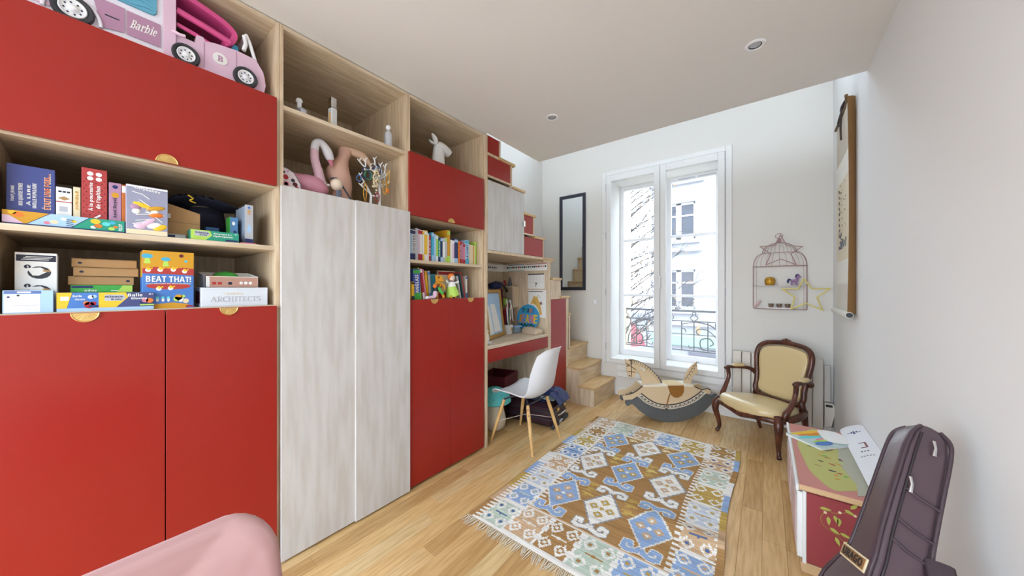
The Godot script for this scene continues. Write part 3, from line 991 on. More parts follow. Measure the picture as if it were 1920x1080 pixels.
# ---------------------------------------------------------------- board games on the two shelves nearest the camera
# a carton whose front (towards the room) is at x, from z0 (left in view) to z1, y0 to y1; origin at the front-bottom centre
func carton(called: String, label: String, cat: String, x: float, z0: float, z1: float, y0: float, y1: float, depth: float, m: Material, group := "board games on the cabinet shelves") -> Node3D:
	var t := thing(called, label, cat, Vector3(x, y0, (z0 + z1) / 2), PI / 2, group)
	obj("box", bxs(Vector3(-(z0 - z1) / 2, 0, -depth), Vector3((z0 - z1) / 2, y1 - y0, 0), 0.0012), m, t)
	return t

# local frame on a carton's front: origin at its lower left corner
func pr(t: Node3D, a: float, b: float, w: float, h: float, m: Material, z := 0.0004, called := "print"):
	obj(called, bxs(Vector3(a, b, -0.0002), Vector3(a + w, b + h, z)), m, t)

func pp(t: Node3D, pts: Array, m: Material, z := 0.0005, called := "print"):
	var s := mb()
	slab(s, flatpoly(pts), z * 2, Transform3D.IDENTITY)
	obj(called, s, m, t)

func dot(t: Node3D, cx: float, cy: float, r: float, m: Material, z := 0.0006, r2 := -1.0, called := "print"):
	var s := mb()
	slab(s, ngon(14, r, r2), z * 2, Transform3D(Basis.IDENTITY, Vector3(cx, cy, 0)))
	obj(called, s, m, t)

func lt(t: Node3D, txt: String, cx: float, cy: float, w: float, h: float, m: Material, rot := 0.0, z := 0.0008, fam := "Droid Sans", wt := 700):
	letters(txt, w, h, Transform3D(Basis(Vector3.BACK, rot), Vector3(cx, cy, z)), m, t, "lettering", fam, wt, 0.0012)

func games():
	var Y := 1.612
	# upper shelf
	var t := carton("board_game", "long flat game box printed ochre, white and teal at the left of the upper shelf", "game box", -1.98, 0.168, -0.094, Y, 1.659, 0.26, M.navy)
	pp(t, [-0.130, 0.006, -0.085, 0.006, -0.04, 0.047, -0.130, 0.047], M.ochre)
	pp(t, [-0.083, 0.006, 0.005, 0.006, 0.045, 0.047, -0.037, 0.047], M.ltblue)
	pp(t, [0.008, 0.006, 0.13, 0.006, 0.13, 0.047, 0.048, 0.047], M.teal)
	pp(t, [-0.130, 0.006, -0.09, 0.006, -0.118, 0.03, -0.13, 0.03], M.pink, 0.0007)
	for q in [[-0.10, 0.034, 0.011, "orange"], [-0.112, 0.04, 0.008, "yellow"], [-0.03, 0.02, 0.009, "cream"], [-0.01, 0.033, 0.007, "paper"], [0.012, 0.028, 0.006, "yellow"], [-0.045, 0.015, 0.007, "rose"], [0.06, 0.036, 0.012, "yellow"], [0.066, 0.02, 0.010, "orange"], [0.055, 0.014, 0.007, "paper"], [0.085, 0.03, 0.010, "aqua"], [0.098, 0.014, 0.008, "lime"], [0.10, 0.037, 0.008, "sky"], [0.108, 0.022, 0.006, "orange"]]:
		dot(t, q[0], q[1], q[2], M[q[3]], 0.0009, q[2] * 0.75)
	for i in 4: pr(t, -0.005, 0.010 + i * 0.007, 0.016, 0.002, M.ink, 0.0011)
	lt(t, "PILOT", 0.120, 0.022, 0.026, 0.009, M.paper, PI / 2)
	t = carton("board_game", "tall dark blue game box with sideways orange and white lettering", "game box", -2.0, 0.161, 0.066, 1.66, 1.818, 0.10, mat(rgb(66, 76, 138), 0.5))
	for q in [["TOUT JEUNE", -0.035, 0.052, 0.010], ["NOS QUATRE TITRES", -0.020, 0.075, 0.012], ["À LIRE", -0.006, 0.07, 0.010], ["MAILLE POPULAIRE", 0.006, 0.085, 0.010]]:
		lt(t, q[0], q[1], 0.058, q[2] * 1.0, q[3] * 0.8, M.paper, PI / 2)
	lt(t, "ÉTAIT UNE FOIS...", 0.030, 0.078, 0.126, 0.018, M.paper, PI / 2, 0.0006)
	lt(t, "ÉTAIT UNE FOIS...", 0.030, 0.078, 0.124, 0.014, M.orange, PI / 2, 0.0012)
	t = carton("board_game", "small white box with a tiny board pictured, beside the dark blue game box", "game box", -2.0, 0.064, 0.030, 1.66, 1.762, 0.09, M.paper)
	pr(t, -0.017, 0.048, 0.034, 0.003, M.brick)
	for i in 3: pr(t, -0.012 + i * 0.009, 0.083, 0.007, 0.006, M.ink)
	pp(t, [-0.013, 0.062, 0.0, 0.055, 0.013, 0.062, 0.0, 0.070], M.card, 0.0008)
	pr(t, -0.010, 0.015, 0.018, 0.018, M.silver)
	t = carton("board_game", "slim cream box standing between the small white box and red spotted box", "game box", -2.0, 0.027, 0.011, 1.66, 1.77, 0.09, M.cream)
	lt(t, "JUNGLE", 0.0, 0.06, 0.07, 0.007, M.ochre, PI / 2)
	t = carton("board_game", "tall red spotted box with white sideways lettering on the upper shelf", "game box", -2.0, 0.009, -0.051, 1.66, 1.848, 0.10, mat(rgb(178, 62, 60), 0.6))
	for i in 12:
		for j in 4:
			pr(t, -0.024 + j * 0.014 + (0.006 if i % 2 else 0.0) - 0.002, 0.012 + i * 0.012, 0.003, 0.004, M.plum)
	lt(t, "À la poursuite", -0.008, 0.082, 0.105, 0.014, M.paper, PI / 2)
	lt(t, "de l'opition", 0.010, 0.082, 0.085, 0.014, M.paper, PI / 2)
	for q in [[-0.010, 0.168], [0.010, 0.168], [-0.010, 0.15], [0.010, 0.15]]: dot(t, q[0], q[1], 0.0075, M.paper, 0.0008)
	pp(t, [-0.002, 0.004, 0.012, 0.018, 0.016, 0.014, 0.004, 0.002], M.paper, 0.0009)
	t = carton("board_game", "narrow dusty pink box with a golden disc and black sideways lettering", "game box", -2.0, -0.055, -0.086, 1.66, 1.808, 0.10, M.mauve)
	lt(t, "Azul Royal", 0.0, 0.05, 0.08, 0.011, M.ink, PI / 2, 0.0008, "Droid Serif")
	dot(t, 0.0, 0.100, 0.010, M.ochre)
	dot(t, 0.0, 0.132, 0.007, M.navy)
	t = carton("board_game", "narrow orange and white box partly behind the clear plastic pack", "game box", -2.0, -0.087, -0.105, 1.66, 1.806, 0.09, mat(rgb(190, 104, 40), 0.6))
	pr(t, -0.0085, 0.115, 0.017, 0.025, M.paper)
	# clear plastic pack with a shell-like craft inside
	t = carton("craft_kit", "clear plastic craft pack filled with white, yellow and violet pieces", "craft kit", -1.965, -0.096, -0.209, Y, 1.806, 0.045, mat(rgb(150, 150, 172), 0.25))
	pr(t, -0.055, 0.002, 0.110, 0.018, M.cream)
	var rng := RandomNumberGenerator.new(); rng.seed = 3
	for i in 9:
		var a := Vector2(rng.randf_range(-0.05, 0.0), rng.randf_range(0.03, 0.17))
		var b := a + Vector2(rng.randf_range(0.02, 0.055), rng.randf_range(-0.05, 0.04))
		var q := mb(); rod(q, Vector3(a.x, a.y, 0.001), Vector3(b.x, b.y, 0.001), 0.0016, 5)
		obj("strut", q, M.paper, t)
	for q in [[-0.015, 0.118, 0.026, 0.009, "yellow", -0.3], [0.022, 0.11, 0.028, 0.009, "ochre", 0.25], [0.024, 0.083, 0.022, 0.010, "orange", 0.1], [-0.03, 0.092, 0.012, 0.011, "paper", 0.6], [0.02, 0.095, 0.012, 0.008, "paper", 0.2], [0.0, 0.050, 0.030, 0.010, "pink", 0.7], [0.018, 0.040, 0.022, 0.012, "paper", 0.3], [0.034, 0.034, 0.022, 0.012, "yellow", 0.4], [-0.02, 0.034, 0.018, 0.012, "pink", 0.0], [-0.032, 0.108, 0.014, 0.012, "mauve", 0.0]]:
		var e := mb(); ball(e, Vector3(q[0], q[1], 0.0), Vector3(q[2], q[3], 0.004), 12, Basis(Vector3.BACK, q[5]))
		obj("piece", e, M[q[4]], t)
	lt(t, "chrysalide", 0.0, 0.180, 0.07, 0.012, M.paper, -0.12)
	pr(t, -0.0555, 0.186, 0.111, 0.006, M.paper)
	# brown carton
	t = thing("cardboard_box", "open brown cardboard mailing box between the clear pack and the black hat", "box", Vector3(-2.04, Y + 0.02, -0.268), PI / 2)
	var s := mb()
	slab(s, flatpoly([-0.052, 0.02, 0.0, 0.0, 0.052, 0.028, 0.052, 0.125, -0.052, 0.155]), 0.09, Transform3D(Basis.IDENTITY, Vector3(0, 0, -0.05)), 0.001)
	obj("box", s, M.card, t)
	pr(t, -0.055, 0.09, 0.012, 0.02, M.paper, 0.001, "label_patch")
	pr(t, -0.05, 0.075, 0.1, 0.0015, mat(rgb(140, 104, 66), 0.8), 0.0, "fold")
	t.position.y = Y
	# wizard-like black hat with brim
	t = thing("black_hat", "black felt hat with a thin yellow cord, behind the brown cardboard box", "hat", Vector3(-2.28, Y, -0.38), 0.0)
	s = mb()
	lathe(s, [Vector2(0.088, 0.0), Vector2(0.088, 0.02), Vector2(0.078, 0.09), Vector2(0.072, 0.15), Vector2(0.066, 0.19), Vector2(0.0, 0.195)], 28)
	obj("crown", s, mat(rgb(26, 26, 46), 0.85), t)
	s = mb()
	var rings := []
	for q in [[0.07, 0.188], [0.11, 0.195], [0.145, 0.208], [0.148, 0.218], [0.11, 0.206], [0.07, 0.2]]:
		var ring := PackedVector3Array()
		for k in 32:
			var a := TAU * k / 32
			ring.append(Vector3(cos(a) * q[0], q[1] + 0.014 * sin(2 * a + 0.6) * (q[0] / 0.14), sin(a) * q[0]))
		rings.append(ring)
	loft(s, rings, false)
	obj("brim", s, mat(rgb(26, 26, 46), 0.85), t)
	s = mb()
	tube(s, smooth([Vector3(0.13, 0.225, 0.085), Vector3(0.14, 0.21, 0.07), Vector3(0.135, 0.20, 0.08), Vector3(0.14, 0.19, 0.06)], 5), 0.003, 6)
	obj("cord", s, M.yellow, t)
	t = carton("science_kit", "green and lime science kit box lying in front on the upper shelf", "game box", -1.975, -0.278, -0.444, Y, 1.657, 0.18, M.teal)
	pp(t, [-0.082, 0.001, -0.035, 0.001, -0.012, 0.024, -0.02, 0.044, -0.082, 0.044], M.lime)
	pp(t, [-0.070, 0.018, -0.028, 0.018, -0.018, 0.028, -0.028, 0.040, -0.070, 0.040], M.silver, 0.0008)
	lt(t, "Science", -0.046, 0.033, 0.042, 0.008, M.navy, 0.0, 0.0012)
	lt(t, "& jeu", -0.042, 0.023, 0.024, 0.007, M.navy, 0.0, 0.0012)
	lt(t, "Botanique & 1.", 0.026, 0.033, 0.065, 0.008, M.paper, 0.0, 0.0012)
	lt(t, "Hydroponie", 0.026, 0.022, 0.068, 0.010, M.paper, 0.0, 0.0012)
	lt(t, "8+", 0.072, 0.038, 0.010, 0.005, M.paper, 0.0, 0.0012)
	pr(t, 0.034, 0.003, 0.046, 0.008, M.navy, 0.0008)
	t = carton("small_box", "pale blue small box peeping out behind the green science kit", "box", -2.17, -0.36, -0.41, Y, 1.70, 0.08, M.blue)
	t = carton("board_game", "small green sided blue box beside the grey puzzle box", "game box", -2.04, -0.425, -0.455, Y, 1.742, 0.07, mat(rgb(84, 130, 176), 0.5))
	obj("side", bxs(Vector3(-0.0162, 0, -0.07), Vector3(-0.0148, 0.13, 0.0005)), M.green, t)
	dot(t, -0.002, 0.10, 0.006, M.paper, 0.0008, 0.009)
	for i in 2: dot(t, 0.003 - i * 0.008, 0.06 - i * 0.02, 0.006, M.navy, 0.0008)
	t = carton("puzzle_box", "grey blue puzzle box standing upright at the right end of the upper shelf", "game box", -2.0, -0.472, -0.505, Y + 0.008, 1.80, 0.16, mat(rgb(150, 162, 178), 0.5))
	pr(t, -0.016, 0.02, 0.032, 0.165, M.silver)
	pr(t, -0.016, 0.0, 0.032, 0.02, M.navy)
	lt(t, "500", 0.0, 0.15, 0.025, 0.012, M.ochre, PI / 2)
	dot(t, 0.0, 0.172, 0.006, M.blue)
	pp(t, [-0.008, 0.05, 0.006, 0.05, 0.009, 0.075, 0.0, 0.095, -0.006, 0.075], M.ltblue, 0.0008)
	t = carton("small_box", "flat pinkish red packet under the grey puzzle box", "box", -1.99, -0.452, -0.515, Y, Y + 0.0075, 0.12, M.rose)
	t = carton("small_box", "low dark blue and grey packet on the shelf left of the green science kit", "box", -2.03, -0.212, -0.272, Y, Y + 0.022, 0.10, M.silver)
	pr(t, -0.03, 0.0, 0.026, 0.018, M.navy)
	# lower shelf
	Y = 1.315
	t = carton("instruction_box", "tall white box printed with two black and white numbered pictures", "box", -2.02, 0.147, 0.062, Y, 1.523, 0.13, M.paper)
	pr(t, -0.040, 0.178, 0.080, 0.022, M.ink)
	for i in 3: pr(t, -0.030 + i * 0.004, 0.183 + i * 0.005, 0.055, 0.002, M.paper, 0.0009)
	for k in 2:
		var cy := 0.142 - k * 0.066
		dot(t, -0.018, cy + 0.017, 0.007, M.ink)
		lt(t, str(k + 1), -0.018, cy + 0.017, 0.004, 0.007, M.paper, 0.0, 0.0012)
		dot(t, 0.006, cy - 0.003, 0.024, M.dark, 0.0006, 0.022)
		pp(t, [-0.02, cy + 0.012, 0.008, cy + 0.015, 0.024, cy + 0.002, 0.004, cy - 0.014, -0.008, cy - 0.013], M.paper, 0.0010)
		pp(t, [0.012, cy + 0.008, 0.028, cy + 0.006, 0.028, cy - 0.001, 0.014, cy + 0.001], M.card, 0.0013)
	t = carton("tissue_box", "pale blue and white tissue pack lying at the left end of the lower shelf", "box", -1.965, 0.165, 0.068, Y, 1.392, 0.05, M.ltblue)
	pr(t, -0.046, 0.004, 0.068, 0.060, M.paper)
	pr(t, -0.046, 0.066, 0.070, 0.009, mat(rgb(96, 116, 170), 0.5))
	pr(t, -0.022, 0.068, 0.026, 0.005, M.paper, 0.0008)
	dot(t, -0.038, 0.055, 0.003, M.navy, 0.0008)
	dot(t, -0.020, 0.060, 0.003, M.dark, 0.0008)
	pr(t, -0.034, 0.026, 0.055, 0.002, M.silver, 0.0008)
	pr(t, -0.005, 0.012, 0.025, 0.0015, M.silver, 0.0008)
	for i in 3:
		var z0: float = [0.040, 0.028, 0.032][i]
		t = carton("cardboard_box", ["flat brown cardboard box at the bottom of the stack of three", "flat brown cardboard box in the middle of the stack of three", "flat brown cardboard box at the top of the stack of three"][i], "box", [-2.06, -2.055, -2.065][i], z0, z0 - 0.162, 1.412 + i * 0.034, 1.4445 + i * 0.034, 0.15, M.card, "stacked brown boxes")
		dot(t, [0.065, -0.062, -0.062][i], 0.016, 0.0055, M.ink, 0.0006, 0.0045)
		pr(t, -0.081, 0.029, 0.162, 0.001, mat(rgb(120, 90, 58), 0.9), 0.0006, "fold")
	t = carton("science_kit", "bright green kit box under the three brown cardboard boxes", "game box", -2.05, 0.034, -0.118, 1.384, 1.411, 0.15, M.green)
	pr(t, -0.074, 0.016, 0.05, 0.008, M.navy)
	pp(t, [0.035, 0.0, 0.075, 0.0, 0.075, 0.026, 0.05, 0.026], M.lime)
	lt(t, "ados", -0.03, 0.007, 0.03, 0.009, M.paper)
	pr(t, 0.02, 0.004, 0.035, 0.003, M.paper)
	t = carton("science_kit", "long blue and yellow science kit box lying in front on the lower shelf", "game box", -1.968, 0.062, -0.170, Y, 1.383, 0.24, M.ltblue)
	pr(t, -0.116, 0.012, 0.232, 0.056, mat(rgb(66, 74, 122), 0.5), 0.0003)
	pp(t, [-0.116, 0.012, -0.095, 0.012, -0.083, 0.068, -0.116, 0.068], M.yellow)
	pp(t, [-0.094, 0.012, -0.024, 0.012, -0.024, 0.068, -0.082, 0.068], M.blue)
	pp(t, [-0.024, 0.012, 0.018, 0.012, 0.048, 0.050, 0.042, 0.068, -0.024, 0.068], M.yellow)
	pp(t, [-0.010, 0.036, 0.032, 0.036, 0.042, 0.048, 0.036, 0.060, -0.010, 0.060], M.silver, 0.0008)
	lt(t, "science", 0.012, 0.053, 0.044, 0.009, M.navy, 0.0, 0.0012)
	lt(t, "& jeu", 0.018, 0.042, 0.026, 0.008, M.navy, 0.0, 0.0012)
	lt(t, "Balle", 0.066, 0.058, 0.038, 0.012, M.paper, 0.0, 0.0012)
	lt(t, "Gluante", 0.076, 0.045, 0.042, 0.009, M.paper, 0.0, 0.0012)
	lt(t, "8+", 0.108, 0.061, 0.012, 0.006, M.paper, 0.0, 0.0012)
	lt(t, "Balle", -0.072, 0.056, 0.020, 0.008, M.paper, 0.0, 0.0012)
	lt(t, "Gluante", -0.066, 0.044, 0.022, 0.007, M.paper, 0.0, 0.0012)
	pr(t, 0.078, 0.022, 0.038, 0.009, M.navy, 0.0009)
	pr(t, 0.078, 0.016, 0.038, 0.005, M.lime, 0.0009)
	for q in [[-0.045, 0.022, 0.012, "crimson"], [-0.052, 0.030, 0.007, "orange"], [-0.036, 0.028, 0.007, "crimson"], [-0.042, 0.052, 0.007, "paper"], [-0.034, 0.054, 0.006, "ltblue"], [0.092, 0.037, 0.009, "rose"], [0.104, 0.035, 0.010, "orange"]]:
		dot(t, q[0], q[1], q[2], M[q[3]], 0.0010)
	pr(t, -0.108, 0.040, 0.018, 0.014, M.paper, 0.0009)
	pr(t, -0.046, 0.014, 0.022, 0.008, M.navy, 0.0012)
	# the large ochre and blue game
	t = carton("board_game", "ochre and blue game box with cartoon birds and a white title", "game box", -1.985, -0.140, -0.290, Y, 1.553, 0.10, M.blue)
	pr(t, -0.075, 0.150, 0.150, 0.088, M.ochre)
	pp(t, [-0.075, 0.145, 0.075, 0.140, 0.075, 0.168, 0.04, 0.172, 0.0, 0.166, -0.04, 0.172, -0.075, 0.164], M.brick, 0.0008)
	dot(t, 0.0, 0.093, 0.066, M.brick, 0.0006, 0.014)
	pp(t, [-0.045, 0.0, 0.05, 0.0, 0.06, 0.016, 0.01, 0.024, -0.045, 0.018], M.ochre, 0.0007)
	lt(t, "BEAT THAT!", 0.0, 0.122, 0.132, 0.024, M.paper, 0.0, 0.0014)
	lt(t, "LE JEU DÉLIRANT DES DÉFIS HILARANTS", 0.0, 0.103, 0.130, 0.006, M.paper, 0.0, 0.0014)
	for q in [[-0.062, 0.215, 0.016, "sky"], [-0.010, 0.205, 0.014, "sky"]]:
		dot(t, q[0], q[1], q[2], M[q[3]], 0.0008, q[2] * 0.6)
		pp(t, [q[0] - 0.006, q[1] - 0.008, q[0] + 0.006, q[1] - 0.008, q[0] + 0.009, q[1] - 0.03, q[0] - 0.009, q[1] - 0.03], M.lime, 0.0009)
	for q in [[-0.06, 0.158], [-0.026, 0.160], [0.012, 0.162], [0.046, 0.156], [-0.03, 0.082], [0.004, 0.084]]:
		dot(t, q[0], q[1], 0.008, M.paper, 0.0010)
		dot(t, q[0], q[1] + 0.007, 0.0045, M.yellow, 0.0013)
		pp(t, [q[0], q[1] - 0.002, q[0] + 0.014, q[1] + 0.008, q[0] + 0.012, q[1] + 0.011, q[0] - 0.003, q[1] + 0.003], M.yellow, 0.0012)
	for q in [-0.05, -0.034, -0.018, -0.002]:
		dot(t, q, 0.036, 0.004, M.paper, 0.0010, 0.008)
		dot(t, q, 0.045, 0.005, M.aqua, 0.0013)
	for q in [[0.028, 0.046, 0.012, "ochre"], [0.022, 0.038, 0.010, "lime"], [0.034, 0.036, 0.010, "paper"], [0.05, 0.03, 0.010, "cream"], [0.042, 0.05, 0.006, "lime"], [0.036, 0.222, 0.007, "plum"], [0.05, 0.20, 0.005, "sky"]]:
		dot(t, q[0], q[1], q[2], M[q[3]], 0.0012)
	obj("side_print", bxs(Vector3(-0.0755, 0.13, -0.09), Vector3(-0.0745, 0.235, -0.005)), M.ochre, t)
	pr(t, 0.05, 0.004, 0.022, 0.007, M.crimson, 0.0012)
	# white game with embossed serif lettering and the open tray on it
	t = carton("board_game", "white textured game box with embossed serif title, beneath the open carton", "game box", -1.972, -0.312, -0.556, Y, 1.402, 0.20, mat(rgb(216, 222, 228), 0.5))
	lt(t, "ARCHITECTS", 0.0, 0.034, 0.185, 0.024, M.silver, 0.0, 0.0008, "Droid Serif", 400)
	lt(t, "7 wonders", -0.01, 0.060, 0.075, 0.011, M.cream, 0.0, 0.0008, "Droid Serif", 400)
	for e in [0.004, 0.080]: pr(t, -0.118, e, 0.236, 0.001, M.silver, 0.0006, "stitch_line")
	obj("side_print", bxs(Vector3(-0.1225, 0.015, -0.12), Vector3(-0.1215, 0.07, -0.03)), M.plum, t)
	t = thing("open_carton", "open carton printed with a brown house front, holding a green piece", "box", Vector3(-2.01, 1.402, -0.43), PI / 2)
	s = mb()
	bx(s, Vector3(-0.1, 0.0, -0.16), Vector3(0.1, 0.003, 0.0))
	bx(s, Vector3(-0.1, 0.0, -0.003), Vector3(0.1, 0.052, 0.0))
	bx(s, Vector3(-0.1, 0.0, -0.16), Vector3(0.1, 0.075, -0.157))
	for e in [-0.1, 0.097]:
		slab(s, flatpoly([0, 0, 0.16, 0, 0.16, 0.075, 0, 0.052]), 0.003, Transform3D(Basis(Vector3(0, 0, -1), Vector3(0, 1, 0), Vector3(1, 0, 0)), Vector3(e + 0.0015, 0, 0)))
	obj("tray", s, M.paper, t)
	pr(t, -0.084, 0.002, 0.180, 0.048, mat(rgb(186, 142, 124), 0.6))
	for q in [[-0.075, 0.014, "brick"], [-0.055, 0.014, "brick"], [-0.018, 0.014, "ink"]]: pr(t, q[0], q[1], 0.014, 0.012, M[q[2]], 0.0008)
	for q in [0.03, 0.048, 0.066]: dot(t, q, 0.022, 0.007, M.paper, 0.0008)
	s = mb()
	ball(s, Vector3(-0.01, 0.035, -0.09), Vector3(0.06, 0.045, 0.05), 16)
	obj("contents", s, M.green, t)
	s = mb()
	box(s, Vector3(-0.055, 0.030, -0.07), Vector3(0.07, 0.05, 0.10), 0.004)
	obj("contents", s, M.brick, t)

# ---------------------------------------------------------------- toys above: camper, bottles, birds, tree, deer
func wheel(t: Node3D, x: float, y: float, r: float):
	var xf := Transform3D(Basis(Vector3.RIGHT, PI / 2), Vector3(x, y, 0.0))
	var s := mb()
	lathe(s, [Vector2(r * 0.66, -0.024), Vector2(r * 0.9, -0.026), Vector2(r, -0.018), Vector2(r, 0.006), Vector2(r * 0.93, 0.012), Vector2(r * 0.68, 0.008), Vector2(r * 0.66, -0.015)], 28, xf)
	var w := obj("wheel", s, M.rubber, t)
	s = mb()
	lathe(s, [Vector2(r * 0.67, 0.0), Vector2(r * 0.66, 0.010), Vector2(r * 0.58, 0.011), Vector2(r * 0.54, 0.005), Vector2(r * 0.26, 0.004), Vector2(r * 0.24, 0.012), Vector2(r * 0.06, 0.013), Vector2(0.0005, 0.013)], 28, xf)
	obj("hubcap", s, M.pvc, w)
	for i in 8:
		var a := TAU * i / 8 + 0.2
		s = mb()
		slab(s, ngon(8, 0.0028), 0.002, Transform3D(Basis.IDENTITY, Vector3(x + cos(a) * r * 0.41, y + sin(a) * r * 0.41, 0.0052)))
		obj("bolt_hole", s, M.ink, w)

func shelf_toys():
	var t := thing("toy_camper", "pink and white toy camper van on the shelf above the wide red flap", "toy van", Vector3(-1.972, 2.36, 0), PI / 2)
	var s := mb()
	slab(s, flatpoly([-0.19, 0.016, 0.226, 0.016, 0.236, 0.03, 0.236, 0.355, -0.19, 0.355]), 0.26, Transform3D(Basis.IDENTITY, Vector3(0, 0, -0.152)), 0.003)
	obj("body", s, mat(rgb(232, 226, 236), 0.35), t)
	obj("door_strip", bxs(Vector3(0.198, 0.016, -0.021), Vector3(0.236, 0.355, -0.017), 0.001), M.pink, t)
	obj("side_panel", bxs(Vector3(-0.19, 0.03, -0.0215), Vector3(-0.075, 0.15, -0.0185), 0.001), M.pink, t)
	pp(t, [0.030, 0.026, 0.094, 0.040, 0.094, 0.135, 0.015, 0.135, 0.026, 0.09], M.mauve, 0.0005)
	pr(t, 0.099, 0.038, 0.092, 0.094, M.mauve, 0.0006, "side_panel")
	for q in t.get_children():
		if String(q.name).begins_with("print") or String(q.name).begins_with("side_panel"): q.position.z = -0.018 if not String(q.name) == "side_panel" else 0.0
	pr(t, 0.045, 0.078, 0.036, 0.005, M.dark, 0.0010, "grille"); t.get_node("grille").position.z = -0.018
	letters("Barbie", 0.070, 0.036, Transform3D(Basis(Vector3(1, 0.06, 0), Vector3(0.25, 1, 0), Vector3.BACK), Vector3(0.146, 0.090, -0.0165)), M.paper, t, "lettering", "Droid Serif", 700)
	s = mb()
	slab(s, rrect(0.15, 0.14, 0.018), 0.006, Transform3D(Basis.IDENTITY, Vector3(0.105, 0.227, -0.018)), 0.001)
	obj("window", s, mat(rgb(96, 168, 196), 0.15), t)
	s = mb()
	for i in 7:
		var pts := []
		for k in 9: pts.append(Vector3(0.042 + k * 0.0158, 0.17 + i * 0.018 + 0.005 * sin(k * 1.1 + i), -0.0148))
		tube(s, pts, 0.0012, 5)
	obj("curtain_folds", s, mat(rgb(70, 138, 172), 0.3), t)
	# wheel arch
	s = mb()
	var arc := []
	for i in 15:
		var a := PI * i / 14
		arc.append(Vector3(-0.028 + cos(a) * 0.064, 0.022 + sin(a) * 0.080, -0.016))
	tube(s, arc, 0.006, 8)
	obj("wheel_arch", s, mat(rgb(232, 226, 236), 0.35), t)
	# cab
	s = mb()
	slab(s, flatpoly([0.236, 0.016, 0.548, 0.016, 0.556, 0.06, 0.545, 0.12, 0.515, 0.168, 0.44, 0.172, 0.36, 0.160, 0.33, 0.150, 0.322, 0.165, 0.300, 0.160, 0.296, 0.125, 0.236, 0.125]), 0.24, Transform3D(Basis.IDENTITY, Vector3(0, 0, -0.145)), 0.003)
	obj("cab", s, M.pink, t)
	s = mb()
	bx(s, Vector3(0.324, 0.03, -0.026), Vector3(0.3265, 0.145, -0.0235))
	bx(s, Vector3(0.438, 0.03, -0.026), Vector3(0.4405, 0.168, -0.0235))
	obj("door_seam", s, M.mauve, t)
	s = mb()
	slab(s, ngon(20, 0.026, 0.026), 0.003, Transform3D(Basis.IDENTITY, Vector3(0.380, 0.098, -0.024)))
	obj("emblem", s, M.paper, t)
	letters("B", 0.019, 0.026, Transform3D(Basis.IDENTITY, Vector3(0.380, 0.098, -0.0215)), M.mauve, t, "lettering", "Droid Serif", 700)
	s = mb()
	bx(s, Vector3(0.546, 0.055, -0.035), Vector3(0.554, 0.105, -0.028), 0.002)
	obj("lamp_lens", s, M.ochre, t)
	# raised roof shell
	s = mb()
	var path := smooth([Vector3(0.24, 0.335, -0.14), Vector3(0.33, 0.315, -0.14), Vector3(0.405, 0.292, -0.14), Vector3(0.445, 0.255, -0.14), Vector3(0.435, 0.205, -0.14), Vector3(0.405, 0.178, -0.14)], 5)
	var g := []
	for p in path:
		g.append(PackedVector3Array([p + Vector3(0, 0, -0.105), p, p + Vector3(0, 0, 0.105)]))
	sheet(s, g, 0.022)
	obj("roof_shell", s, M.hotpink, t)
	s = mb()
	tube(s, [Vector3(0.24, 0.235, -0.035), Vector3(0.33, 0.220, -0.035), Vector3(0.42, 0.20, -0.035)], 0.014, 8)
	tube(s, [Vector3(0.24, 0.175, -0.035), Vector3(0.30, 0.165, -0.035), Vector3(0.37, 0.145, -0.035)], 0.009, 8)
	obj("roof_rail", s, M.hotpink, t)
	s = mb()
	slab(s, flatpoly([0.425, 0.165, 0.46, 0.165, 0.455, 0.215, 0.43, 0.22]), 0.16, Transform3D(Basis.IDENTITY, Vector3(0, 0, -0.14)), 0.002)
	obj("seat", s, M.sky, t)
	s = mb()
	for e in [-0.035, -0.245]:
		tube(s, [Vector3(0.515, 0.165, e), Vector3(0.492, 0.245, e), Vector3(0.478, 0.275, e)], 0.008, 8)
	tube(s, [Vector3(0.480, 0.272, -0.035), Vector3(0.480, 0.272, -0.245)], 0.008, 8)
	tube(s, [Vector3(0.470, 0.262, -0.03), Vector3(0.476, 0.225, -0.03), Vector3(0.468, 0.19, -0.03)], 0.009, 8)
	obj("windscreen_frame", s, M.pvc, t)
	s = mb()
	tube(s, [Vector3(0.225, 0.13, -0.016), Vector3(0.247, 0.118, -0.004), Vector3(0.262, 0.122, -0.004)], 0.007, 8)
	obj("door_handle", s, M.pink, t)
	wheel(t, -0.028, 0.050, 0.050)
	wheel(t, 0.266, 0.048, 0.045)
	wheel(t, 0.472, 0.055, 0.047)
	for q in t.get_children():
		if String(q.name).begins_with("wheel") and not String(q.name).begins_with("wheel_arch"): q.position.z = -0.016
	# bottles on the wardrobe's top shelf
	var gl := mat(Color(0.92, 0.94, 0.96, 0.15), 0.03)
	gl.refraction_enabled = true
	gl.refraction_scale = 0.05
	t = thing("perfume_bottle", "small cut crystal bottle, leftmost on the wardrobe's upper shelf", "bottle", Vector3(-2.06, 2.34, -0.735), 0.3, "glass bottles on the wardrobe shelf")
	s = mb(); box(s, Vector3(0, 0.03, 0), Vector3(0.07, 0.06, 0.035), 0.010); obj("glass", s, M.silver, t)
	s = mb(); box(s, Vector3(0.0, 0.075, 0.008), Vector3(0.02, 0.03, 0.02), 0.005); ball(s, Vector3(0.0, 0.10, 0.008), Vector3(0.018, 0.018, 0.018), 8); obj("stopper", s, M.pvc, t)
	t = thing("perfume_bottle", "tall square perfume bottle with silver cap and amber liquid", "bottle", Vector3(-2.01, 2.34, -0.885), 0.2, "glass bottles on the wardrobe shelf")
	s = mb(); box(s, Vector3(0, 0.055, 0), Vector3(0.036, 0.11, 0.036), 0.004); obj("glass", s, mat(rgb(214, 214, 214), 0.05, 0.2), t)
